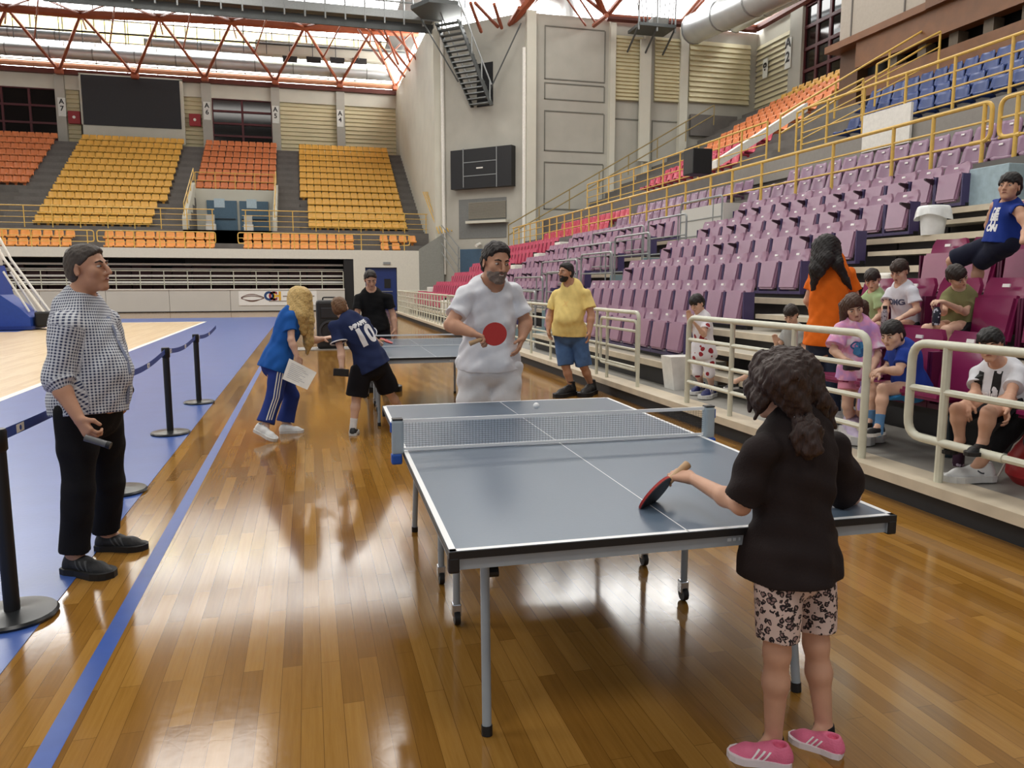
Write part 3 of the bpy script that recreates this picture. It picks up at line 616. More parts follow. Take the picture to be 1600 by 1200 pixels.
# lamp / speaker rig on the louvre wall
t = empty('speaker_rig', atY(1015, 45, 38), 'grey steel speaker and lamp platform hung on the louvre wall', 'rig')
c0 = atY(992, 38, 38); c1 = atY(1048, 56, 38)
put('platform', MB().bb((c0.x, 37.4, c1.z + .2), (c1.x, 38.9, c1.z + .35)), M_STEEL, t); put('cabinet', MB().bb((c0.x + .8, 37.5, c1.z + .35), (c1.x - .4, 38.5, c0.z + .3), bev=.04), mat('rig_grey', (120, 120, 116), rough=.6), t)
for x in (c0.x, (c0.x + c1.x) / 2, c1.x): put('post', MB().tube([(x, 37.5, c1.z), (x, 37.5, c1.z + 3)], .05, 6), M_RAILG, t); put('brace', MB().tube([(x, 37.5, c1.z + .2), (x, 38.9, c1.z - .7)], .05, 6), M_STEEL, t)
for k in range(9): put('hoist_chain', MB().tube([(c0.x + .2 + .22 * k, 37.8, c1.z + .4), (c0.x - .3 + .33 * k, 37.8 + .1 * (k % 3), c1.z + 3.4)], .03, 5), M_STEEL, t)
put('cable_bundle', MB().bb((c0.x + .75, 38.85, 8), (c0.x + 1.35, 39.0, c1.z)), M_CONC2, t)

# ================================================================== RIGHT STAND
def xsec(u, X): return atX(u, 300, X).y
# platform
mb = MB(); mb.bb((4.22, -3, .12), (4.75, 36, .2)); struct('floor_platform', mb, mat('platform_grey', (150, 148, 142), rough=.55, var=.08, scale=4))
mb = MB(); mb.bb((3.93, -3, .14), (4.22, 36, .212)); struct('floor_platform_edge', mb, M_NOSE)
mb = MB(); mb.bb((4.0, -3, 0), (4.08, 36, .14)); struct('wall_platform_riser', mb, mat('riser_black', (36, 36, 38), rough=.6))
# telescopic decks
def tx(n): return 4.4 + .84 * (n - 1)
def tz(n): return .51 + .41 * (n - 1)
def deck(name, ya, yb, n0=1):
    d = MB(); d2 = MB(); d3 = MB()
    for n in range(n0, 7):
        x0 = tx(n); x1 = tx(n + 1) + .05 if n < 6 else 9.6
        d.bb((x0 + .06, ya, tz(n) - .06), (x1, yb, tz(n))); d2.bb((x0, ya, tz(n) - .075), (x0 + .06, yb, tz(n) + .003)); zb_ = .0 if n == n0 else tz(n - 1)
        d3.bb((x0 + .1, ya + .02, zb_), (x0 + .16, yb - .02, tz(n) - .06))
    o = struct(name, d, M_DECK); put('nosing', d2, M_NOSE, o); put('riser', d3, M_DARK, o); return o
mb = MB(); mb.bb((4.7, -3, .1), (5.3, 8.9, .199)); struct('floor_walkway', mb, MATS['platform_grey']); deck('floor_bleacher_near', -3, 8.9, 2); deck('floor_bleacher_middle', 8.9, 15.0); deck('floor_bleacher_beyond', 17.0, 26.9); deck('floor_bleacher_corner', 27.0, 35.5)
# half steps in the aisle
mb = MB(); m2 = MB()
for n in range(1, 7):
    x0 = tx(n) - .4 if n > 1 else 4.62; zt = tz(n) - .2 if n > 1 else .45
    mb.bb((x0, 7.02, zt - .05), (tx(n) + .1 if n > 1 else 4.95, 8.86, zt)); m2.bb((x0 - .015, 7.02, zt - .055), (x0 + .03, 8.86, zt + .003))
o = struct('floor_aisle_steps', mb, M_DECK); put('nosing', m2, M_NOSE, o)
# teal end panels of the stand beyond the gap, plus the gap floor
mb = MB(); n0 = 17.0
P = [V((4.4, n0, .2))]
for n in range(1, 7): P += [V((tx(n), n0, tz(n) - .02)), V((tx(n) + .84, n0, tz(n) - .02))]
P += [V((9.5, n0, .2))]; mb.prism(P, (0, -.06, 0), (0, .05, 0)); struct('wall_teal_panel', mb, M_TEAL)
mb = MB(); mb.bb((4.7, 15.0, .1), (9.6, 17.0, .2)); struct('floor_gap', mb, M_DECK)
mb = MB(); mb.bb((8.7, 15.0, .2), (9.5, 16.93, 3.25)); struct('wall_vomitory', mb, M_CREAM)
# fixed terrace above
prof = [(9.5, .2), (9.5, 3.0), (9.62, 3.0), (9.62, 3.29), (9.82, 3.29), (9.82, 3.2), (11.05, 3.2), (11.05, 3.68), (12.2, 3.68), (12.2, 4.25)]
top = [(12.2, 4.83), (12.62, 4.83), (13.8, 4.83)]
up = []
for k in range(12): up += [(13.85 + .9 * k, 5.3 + .5 * k), (13.85 + .9 * (k + 1), 5.3 + .5 * k)]
pr2 = prof[:-1] + [(12.2, 4.83)] + top[1:] + up + [(24.6, 10.8), (24.6, .2)]
mb = MB(); mb.prism([V((x, 22.0, z)) for x, z in pr2], (0, 0, 0), (0, 17.3, 0)); struct('floor_terrace_corner', mb, M_STEP)
pr3 = prof[:-1] + [(12.2, 4.83)] + top[1:] + up[:10] + [(18.4, 7.3), (18.4, .2)]
mb = MB(); mb.prism([V((x, -4, z)) for x, z in pr3], (0, 0, 0), (0, 26.0, 0)); struct('floor_terrace_right', mb, M_STEP)
mb = MB(); mb.bb((12.12, -4, 4.25), (12.2, 20.5, 4.86)); struct('wall_parapet_right', mb, mat('parapet_concrete', (150, 146, 140), rough=.8, var=.05))
# white slanting stair side beyond the blue seats
mb = MB(); P_ = [atY(u, v, 22.2) for u, v in ((1120, 262), (1120, 250), (1262, 160), (1262, 174))]; mb.prism(P_, (0, 0, 0), (0, .3, 0)); struct('trim_7', mb, M_WHITE)
# timber front and skybox
t = struct('wall_skybox', MB().bb((17.9, -4, 9.5), (24.5, 23.6, 16)), mat('skybox_grey', (168, 160, 148), rough=.6, var=.04))
put('ledge', MB().bb((17.4, 19.2, 9.3), (18.0, 23.7, 9.52)), M_TIMBER, t)
for y0, y1 in ((20.9, 22.4), (16.6, 19.0), (10.0, 13.5)): put('window_pane', MB().bb((17.84, y0, 10.6 if y0 < 20 else 11.6), (17.9, y1, 13.5)), mat('pale_blue_glass', (160, 210, 226), rough=.15, var=.02), t)
for y in (23.0, 20.6, 19.3): put('joint', MB().bb((17.87, y, 9.5), (17.9, y + .05, 16)), M_STEP, t)
put('joint', MB().bb((17.87, 20.6, 11.2), (17.9, 23.0, 11.25)), M_STEP, t)
t = struct('beam_timber', MB().bb((17.55, -4, 8.5), (17.95, 22.3, 9.35)), M_TIMBER); put('timber_cap', MB().bb((17.35, -4, 9.3), (17.95, 19.2, 9.9)), mat('brown_timber_cap', (104, 64, 32), rough=.5, var=.1), t)
struct('beam_timber_low', MB().bb((17.6, -4, 7.5), (17.9, 22.0, 8.1)), M_TIMBER)
struct('wall_box_back', MB().bb((18.3, -4, 7.4), (18.4, 23.6, 9.5)), M_BLACK)
for i in range(12): struct('column_timber', MB().bb((17.75, 8 + 1.15 * i, 8.1), (18.1, 8.32 + 1.15 * i, 8.5)), mat('grey_timber', (104, 92, 76), rough=.6))
struct('column_stone', MB().bb((17.9, 22.6, 7.3), (18.3, 23.5, 9.4)), mat('brown_post', (96, 66, 44), rough=.6))

# ---- seats
def shell(prof, wf, th, nx=6):
    """moulded seat shell: profile (y,z) list, wf(t) half width along it, bowed a little across; closed thin body"""
    m = len(prof); vs = []; fs = []
    P = [V((0, y, z)) for y, z in prof]
    for sgn in (0, 1):
        for i in range(m):
            t = (P[min(i + 1, m - 1)] - P[max(i - 1, 0)]).normalized(); nrm = V((0, t.z, -t.y))
            for j in range(nx + 1):
                s = 2 * j / nx - 1; w_ = wf(i / (m - 1)); q = P[i] + V((s * w_, 0, 0)) + nrm * (sgn * th - .03 * s * s)
                vs.append(q)
    k = nx + 1; o = m * k
    for i in range(m - 1):
        for j in range(nx):
            a = i * k + j; fs.append((a, a + 1, a + k + 1, a + k)); fs.append((o + a, o + a + k, o + a + k + 1, o + a + 1))
    for i in range(m - 1):
        for j in (0, nx): a = i * k + j; fs.append((a, a + k, o + a + k, o + a))
    for j in range(nx):
        for i in (0, m - 1): a = i * k + j; fs.append((a, a + 1, o + a + 1, o + a))
    return MB().add(vs, fs)
def bucket(name, m, label_m=None):
    """fixed stadium bucket seat, origin at the back foot on its tread, front towards -Y"""
    prof = [(-.1, 0), (-.1, .09), (-.11, .17), (-.39, .19), (-.41, .235), (-.36, .255), (-.2, .235), (-.06, .22), (.0, .25), (.03, .33), (.055, .45), (.075, .55), (.085, .6)]
    wf = lambda t: (.07 if t < .2 else .205 if t < .28 else .225) - .05 * max(0, (t - .8) / .2) ** 2
    mb = shell(prof, wf, .022)
    return mb
def mkseat_far(name, m):
    mb = bucket(name, m); me = mb.mesh(name, [m], 'all'); return me
M_SY = mat('yellow_seat_plastic', (238, 184, 84), rough=.4, var=.1, scale=3); M_SO = mat('orange_seat_plastic', (226, 136, 84), rough=.4, var=.12, scale=3)
M_SO2 = mat('bright_orange_seat_plastic', (244, 164, 82), rough=.4, var=.1, scale=3); M_SM = mat('mauve_seat_plastic', (140, 108, 134), rough=.32, var=.08, scale=4)
M_SB = mat('navy_seat_plastic', (36, 62, 122), rough=.35, var=.1, scale=4); M_SG = mat('magenta_seat_plastic', (134, 34, 84), rough=.3, var=.08, scale=4); M_SG2 = mat('rose_red_seat_plastic', (196, 66, 92), rough=.35, var=.08, scale=4)
ME = {k: mkseat_far(k, m) for k, m in dict(yellow_stadium_seat=M_SY, orange_stadium_seat=M_SO, blue_stadium_seat=M_SB, red_stadium_seat=M_SG2).items()}
ME['orange2'] = mkseat_far('orange_stadium_seat', M_SO2)
SEATS = []   # (kind, mesh, location, rotz, label, group)
def seat(kind, me, loc, rz, label, group): SEATS.append((kind, me, V(loc), rz, label, group))
def plain(o): return o
# far blocks
def far_block(kind, me, x0, x1, n, k0, k1, where, group, skip=lambda k, i: False):
    p = (x1 - x0) / n
    for k in range(k0, k1 + 1):
        for i in range(n):
            if skip(k, i): continue
            seat(kind, me, (x0 + p * (i + .5), Y0 + DY * k + .02, tread(k)), 0.0, '%s seat, %s, %s row up, %s from its left end' % (kind.split('_')[0], where, ORD[k - k0 + 1], ORD[i + 1]), group)
far_block('yellow_stadium_seat', ME['yellow_stadium_seat'], -14.45, -8.0, 14, 0, 12, 'block below the video board', 'yellow seats under the video board', lambda k, i: k < 3 and i > 12)
far_block('yellow_stadium_seat', ME['yellow_stadium_seat'], -.3, 6.05, 14, 0, 12, 'block in the far corner', 'yellow seats in the far corner block', lambda k, i: k < 4 and i == 0)
far_block('orange_stadium_seat', ME['orange_stadium_seat'], -6.6, -1.8, 10, 5, 12, 'block over the blue doors', 'orange seats over the blue doors')
far_block('orange_stadium_seat', ME['orange_stadium_seat'], -22.3, -15.9, 14, 5, 12, 'far left block', 'orange seats at the far left', lambda k, i: i < 2)
for row, (Y, z) in enumerate(((44.55, 3.2), (45.5, 3.68))):
    for bi, (u0, u1, wh) in enumerate([(-60, 112 + row * 7, 'by the hoop'), (163, 336, 'behind the checked-shirt man'), (380, 553, 'above the banner'), (592, 627 + row * 24, 'beside the corner parapet')]):
        xa_, xb_ = xs(u0, 375, Y), xs(u1, 375, Y); n = int((xb_ - xa_) / .48); p = (xb_ - xa_) / n
        for i in range(n): seat('orange_stadium_seat', ME['orange2'], (xa_ + p * (i + .5), Y, z), 0.0, 'orange seat, %s fascia row %s, %s from its left end' % (('front', 'back')[row], wh, ORD[i + 1]), 'orange seats behind the far fascia')
# right upper rows: navy seats
for k in range(4):
    Ys = [8.1 + .5 * i for i in range(int((18.2 + .85 * k - 8.1) / .5) + 1)]
    for i, y in enumerate(Ys):
        q = V((14.28 + .9 * k, y, 5.3 + .5 * k))
        seat('blue_stadium_seat', ME['blue_stadium_seat'], q, -math.pi / 2, 'navy seat, %s row behind the upper yellow rail, %s from its near end' % (ORD[k + 1], ORD[i + 1]), 'navy seats behind the upper rail')
# far part of the right upper stand: red then orange then yellow rows towards the wall
for k in range(12):
    kind = 'red_stadium_seat' if k < 3 else 'orange_stadium_seat' if k < 10 else 'yellow_stadium_seat'
    for i in range(0, 13):
        y = 24.0 + .55 * i + .42 * k
        if y > 38.8: continue
        seat(kind, ME[kind], (14.28 + .9 * k, y, 5.3 + .5 * k), -math.pi / 2, '%s seat, %s row of the right corner block, %s from its near end' % (kind.split('_')[0], ORD[k + 1], ORD[i + 1]), 'seats of the right corner block')
# mauve bucket rows on the right concourse have number plates
mb = bucket('mauve_bucket_seat', M_SM); me_mb = mb.mesh('mauve_bucket_seat', [M_SM], 'all'); mr = bucket('x', M_SG2).mesh('red_stadium_seat', [M_SG2], 'all')
me_pl = MB().box((0, .055, .53), (.075, .012, .03), Matrix.Rotation(-.15, 3, 'X')).mesh('number_plate', [mat('seat_number_white', (240, 238, 236), rough=.4)])
for r, (X, z) in enumerate(((10.75, 3.2), (11.6, 3.68))):
    for i in range(46):
        y = 3.6 + .5 * i + (.12 if r else 0)
        if 17.2 < y < 18.6 or y > 26: continue
        root = bpy.data.objects.new('mauve_bucket_seat', me_mb); root.location = (X - .05, y, z); root.rotation_euler = (0, 0, -math.pi / 2); COL.objects.link(root)
        tag(root, 'mauve bucket seat, %s row behind the lower yellow rail, %s from the near end' % (('front', 'back')[r], ORD[i + 1]), 'seat', 'mauve bucket seats on the concourse')
        if y < 18: c = bpy.data.objects.new('number_plate', me_pl); c.parent = root; COL.objects.link(c)
    for i in range(16): seat('red_stadium_seat', ME['red_stadium_seat'], (X - .05, 26.8 + .5 * i, z), -math.pi / 2, 'red seat, %s concourse row of the corner end, %s from its near end' % (('front', 'back')[r], ORD[i + 1]), 'red seats at the corner end of the concourse')
# place fixed seats; past 300 of a colour the smallest in view become one mass
bykind = {}
for s_ in SEATS: bykind.setdefault(s_[0], []).append(s_)
for kind, L in bykind.items():
    L.sort(key=lambda s_: (s_[2] - cam.location).length)
    for kd, me, loc, rz, lb, gr in L[:300]:
        o = bpy.data.objects.new(kind, me); o.location = loc; o.rotation_euler = (0, 0, rz); COL.objects.link(o); tag(o, lb, 'seat', gr)
    if len(L) > 300:
        mb = MB()
        for kd, me, loc, rz, lb, gr in L[300:]:
            R_ = Matrix.Rotation(rz, 3, 'Z'); mb.add([R_ @ v.co + loc for v in me.vertices], [tuple(p.vertices) for p in me.polygons])
        o = put(kind.replace('seat', 'seat_rows'), mb, L[0][1].materials[0], smooth='all', fix=False); tag(o, 'highest and most distant %s seats of the hall, too small to tell apart' % kind.split('_')[0], 'seats', kind='stuff')

# tip-up seats of the telescopic stand
def tipup(name, body, dark, x_arm):
    """parts of a folded tip-up seat, front towards -Y, origin under the back on its tread"""
    back = shell([(-.03, .2), (-.02, .3), (.005, .42), (.03, .52), (.05, .6), (.06, .665)], lambda t: .222 - .035 * max(0, (t - .82) / .18) ** 2, .04)
    pan = MB(); bm = bmesh.new(); bmesh.ops.create_cube(bm, size=1)
    for v in bm.verts:
        wd = .42 if v.co.z > 0 else .37
        v.co = V((v.co.x * wd, v.co.y * .085, v.co.z * .4))
    bmesh.ops.bevel(bm, geom=bm.edges[:], offset=.025, segments=2, affect='EDGES'); bm.verts.index_update()
    Rm = Matrix.Rotation(-.16, 3, 'X'); pan.add([Rm @ v.co + V((0, -.105, .32)) for v in bm.verts], [tuple(q.index for q in f.verts) for f in bm.faces]); bm.free()
    a_, b_ = .247, .226; br = MB().prism([V((x, 0, z)) for x, z in ((-a_, .5), (-a_, .06), (a_, .06), (a_, .5), (b_, .5), (b_, .1), (-b_, .1), (-b_, .5))], (0, -.12, 0), (0, .16, 0))
    beam = MB().bb((-.25, -.05, 0.0), (.25, .03, .1))
    plate = MB().box((0, -.0, .6), (.07, .012, .028), Matrix.Rotation(-.2, 3, 'X'))
    arm = MB().prism([V((x_arm - .02, .04, .5)), V((x_arm - .02, .02, .38)), V((x_arm - .02, -.08, .38)), V((x_arm - .02, -.27, .46)), V((x_arm - .02, -.27, .485)), V((x_arm - .02, -.08, .47))], (0, 0, 0), (.036, 0, 0))
    sm = lambda b, n, m: b.mesh(n, [m], True)
    return [('backrest', sm(back, 'backrest', body)), ('seat_pan', sm(pan, 'seat_pan', body)), ('bracket', br.mesh('bracket', [dark])), ('beam', beam.mesh('beam', [M_BLACK])), ('number_plate', plate.mesh('number_plate', [MATS['seat_number_white']])), ('armrest', sm(arm, 'armrest', mat('armrest_dark_plum', (44, 24, 34), rough=.4)))]
M_BRK = mat('seat_bracket_violet', (72, 62, 104), rough=.4)
TU = tipup('mauve_tip_up_seat', mat('mauve_tip_up_plastic', (164, 128, 152), rough=.38, var=.06, scale=5), M_BRK, .222)
TG = tipup('magenta_tip_up_seat', M_SG, mat('seat_bracket_magenta', (92, 26, 62), rough=.4), .222); TR_ = tipup('red_tip_up_seat', mat('rose_tip_up_plastic', (194, 68, 104), rough=.4), M_BLACK, .222)
def put_tip(kind, P, loc, label, group, arm=False, parts=True, plate=True):
    e = empty(kind, loc, label, 'seat', group, -math.pi / 2)
    for nm, me in P:
        if nm == 'armrest' and not arm: continue
        if not parts and nm in ('number_plate', 'beam'): continue
        o = bpy.data.objects.new(nm, me); o.parent = e; COL.objects.link(o)
    return e
RW = ['', 'front', 'second', 'third', 'fourth', 'fifth', 'top']
OPEN = []
for n in range(1, 7):
    X = 4.84 + .84 * (n - 1) - .05; z = 1.106 + .41 * (n - 1) - .6
    for i in range(12):
        y = 9.15 + .5 * i
        arm = (n >= 5 and (i + n) % 3 != 0) or (n == 4 and i in (1, 2, 6, 7, 11)) or (n == 3 and i == 11)
        put_tip('mauve_tip_up_seat', TU, (X, y, z), 'folded mauve tip-up seat, %s row of the middle block, %s from the aisle' % (RW[n], ORD[i + 1]), 'mauve tip-up seats of the middle block', arm)
    for i in range(17):
        y = 17.4 + .5 * i
        put_tip('mauve_tip_up_seat', TU, (X, y, z), 'folded mauve tip-up seat, %s row beyond the teal panels, %s from the gap' % (RW[n], ORD[i + 1]), 'mauve tip-up seats beyond the gap', (i + n) % 4 < 2 and n > 1, parts=False)
    for i in range(15):
        y = 27.4 + .5 * i
        put_tip('red_tip_up_seat', TR_, (X, y, z), 'folded rose-red tip-up seat, %s row of the corner block, %s from its near end' % (RW[n], ORD[i + 1]), 'rose-red tip-up seats of the corner block', False, parts=False)
# ---- railings of the right stand
GY = 'yellow rails of the right stand'
def rrail(label, X, z, ya, yb, h, mids, posts, **k):
    return railing('yellow_railing', label, [(X, ya, z), (X, yb, z)], [(X, y, z) for y in posts], h, mids, M_YEL, group=GY, **k)
rrail('thick yellow tube railing behind the mauve tip-up seats, with a bent loop end', 9.72, 3.29, 9.32, 26.3, .87, (.32, .6), [9.45, 10.41, 11.27, 12.82, 13.94, 15.19, 16.4, 17.4, 18.7, 19.8, 21.1, 22.3, 23.8, 25.0, 25.9], r=.032, rm=.018, ends=(True, False))
rrail('yellow tube railing at the right edge, starting with its own bent loop', 9.72, 3.29, 9.18, 1.5, .87, (.32, .6), [8.9, 7.6, 6.3, 5.0, 3.7], r=.032, rm=.018, ends=(True, False))
rrail('yellow railing with close posts in front of the rose-red corner seats', 9.72, 3.29, 26.5, 36.4, .87, (.32, .6), frange(26.7, 36.2, .95), r=.028, rm=.016, ends=(False, False))
rrail('upper yellow railing on the concrete parapet in front of the navy seats', 12.66, 4.83, 1.5, 18.0, 1.2, (.3, .6, .9), [18.0, 17.0, 15.7, 14.4, 13.1, 11.8, 10.5, 9.2, 7.9, 6.6], r=.034, rm=.02, ends=(False, False))
rrail('upper yellow railing of the parapet beyond the stair gap', 12.66, 4.83, 19.6, 34, 1.2, (.3, .6, .9), frange(19.6, 34, 1.35), r=.03, rm=.018, ends=(False, False))
for X, z, nm in ((14.2, 5.6, 'lower'), (16.6, 7.0, 'upper')):
    railing('yellow_railing', 'short yellow cross railing at the far end of the navy seats, %s part' % nm, [(X - 1.5, 18.3, z - .7), (X + .5, 18.3, z + .3)], [(X - 1.5, 18.3, z - .7), (X + .5, 18.3, z + .3)], 1.1, (.35, .7), M_YEL, group=GY, ends=(False, False))
t = empty('stair_handrail', (17, 21, 8), 'long sloping yellow handrail climbing past the orange rows of the right corner', 'railing', GY)
for o_ in (.5, 1.0): put('rail', MB().tube([(13, 19.5, 5.2 + o_), (23.5, 19.5, 11.2 + o_)], .03, 6), M_YEL, t)
for k in range(7): put('post', MB().tube([(13 + 1.75 * k, 19.5, 5.2 + k), (13 + 1.75 * k, 19.5, 6.2 + k)], .03, 6), M_YEL, t)
t = empty('stair_handrail', (14, 33, 7), 'thin grey handrail rising in front of the plain wall panels', 'railing', GY)
for o_ in (.5, 1.0): put('rail', MB().tube([(9.8, 37.5, 3.4 + o_), (21, 37.5, 9.8 + o_)], .03, 6), mat('olive_rail', (150, 132, 84), rough=.5), t)
for k in range(8): put('post', MB().tube([(9.8 + 1.6 * k, 37.5, 3.4 + .914 * k), (9.8 + 1.6 * k, 37.5, 4.4 + .914 * k)], .03, 6), MATS['olive_rail'], t)
tag(put('wall_notice', MB().bb((12.02, 13.5, 4.4), (12.08, 14.9, 5.2)), M_WHITE), 'white printed sheet hung on the parapet below the navy seats', 'notice')
tag(put('black_speaker_box', MB().bb((10.6, 20.0, 4.6), (11.2, 20.6, 5.3), bev=.02), M_BLACK), 'small black box standing on the concourse behind the yellow rails', 'box')
# white handrails along the platform edge
GW = 'cream railings along the platform edge'
XE = 4.05
def wrail(label, ya, yb, posts, mids=(.27, .5, .73), r=.026, ends=(False, False), h=.95):
    return railing('platform_railing', label, [(XE, ya, .21), (XE, yb, .21)], [(XE, y, .21) for y in posts], h, mids, M_RAILW, r, r * .8, GW, ends=ends)
t = empty('platform_railing', (XE, 6.1, .21), 'cream rounded railing by the aisle, in front of the child in printed clothes', 'railing', GW)
put('top_rail', MB().tube(rounded([(XE, 4.82, .2), (XE, 4.82, 1.16), (XE, 7.62, 1.16), (XE, 7.62, .2)], .13), .03, 10), M_RAILW, t, smooth=True)
for z in (.45, .68, .92): put('mid_rail', MB().tube([(XE, 4.82, z), (XE, 7.62, z)], .022, 8), M_RAILW, t, smooth=True)
for y in (5.72, 6.72): put('post', MB().tube([(XE, y, .2), (XE, y, 1.15)], .026, 8), M_RAILW, t, smooth=True)
t = empty('platform_railing', (XE, 3.2, .21), 'cream rounded railing at the right edge before the boy in black and white', 'railing', GW)
put('top_rail', MB().tube(rounded([(XE, 3.6, .48), (XE, 4.38, .48), (XE, 4.38, 1.13), (XE, .6, 1.13)], .13), .03, 10), M_RAILW, t, smooth=True)
for z in (.48, .82): put('mid_rail', MB().tube([(XE, .6, z), (XE, 4.1 if z < .5 else 4.38, z)], .024, 8), M_RAILW, t, smooth=True)
for y in (4.08, 2.5, 1.2): put('post', MB().tube([(XE, y, .2), (XE, y, 1.12)], .028, 8), M_RAILW, t, smooth=True)
t = empty('platform_railing', (XE, 11, .21), 'cream railing with double end frame beside the man in yellow', 'railing', GW)
put('top_rail', MB().tube(rounded([(XE, 8.95, .2), (XE, 8.95, 1.16), (XE, 16.5, 1.16)], .1), .026, 8), M_RAILW, t, smooth=True)
put('end_frame', MB().tube(rounded([(XE, 9.0, .42), (XE, 9.0, 1.05), (XE, 10.25, 1.05), (XE, 10.25, .42), (XE, 9.0, .42)], .08), .022, 8), M_RAILW, t, smooth=True)
for z in (.45, .68, .92): put('mid_rail', MB().tube([(XE, 8.95, z), (XE, 16.5, z)], .018, 6), M_RAILW, t, smooth=True)
for y in (10.0, 10.4, 12.6, 13.8, 15.2, 16.4): put('post', MB().tube([(XE, y, .2), (XE, y, 1.15)], .024, 8), M_RAILW, t, smooth=True)
wrail('cream railing behind the man in white', 16.6, 22.5, frange(16.7, 22.4, .95)); wrail('cream railing with close posts along the far half of the platform', 22.7, 29.5, frange(22.8, 29.4, .6)); wrail('cream railing at the far end of the platform by the blue door', 29.6, 36, frange(29.7, 35.9, .5))
railing('platform_railing', 'short cream railing across the far end of the platform', [(4.05, 36, .21), (5.6, 36, .21)], [(x, 36, .21) for x in frange(4.15, 5.6, .3)], .95, (.3, .62), M_RAILW, .026, .02, GW, ends=(False, False))
# grey loop handrails around the gap
GG = 'grey loop handrails beside the stand gap'
def loop(label, X, z, ya, yb, h):
    t = empty('loop_handrail', (X, (ya + yb) / 2, z), label, 'railing', GG)
    put('loop', MB().tube(rounded([(X, ya, z), (X, ya, z + h), (X, yb, z + h), (X, yb, z)], .1), .022, 8), M_RAILG, t, smooth=True)
    for s in (.3, .62): put('mid_rail', MB().tube([(X, ya, z + h * s), (X, yb, z + h * s)], .016, 6), M_RAILG, t, smooth=True)
    put('post', MB().tube([(X, ya * .8 + yb * .2, z + .02), (X, ya * .8 + yb * .2, z + h)], .016, 6), M_RAILG, t, smooth=True)
for n in range(1, 7): loop('grey loop handrail over the teal panels, %s from the floor' % ORD[n], tx(n) + .1, tz(n) - .3, 15.05, 16.95, 1.15)
for n in range(2, 6): loop('grey loop handrail beyond the gap in front of mauve seats, %s step' % ORD[n], tx(n) + .05, tz(n) - .05, 17.1, 19.0 + .3 * n, .8)
# white cartons on the seats of the far blocks
for i, (n, y) in enumerate(((4, 26.0), (5, 25.9), (6, 26.1), (1, 26.1), (2, 34.8))):
    tag(put('white_carton', MB().bb((tx(n) + .1, y, tz(n) if n > 0 else .2), (tx(n) + .5, y + .6, tz(n) + .42), bev=.015), M_WHITE), 'white carton left at the end of a seat row, %s step of the corner aisle' % ORD[n], 'box', 'white cartons in the corner aisle')
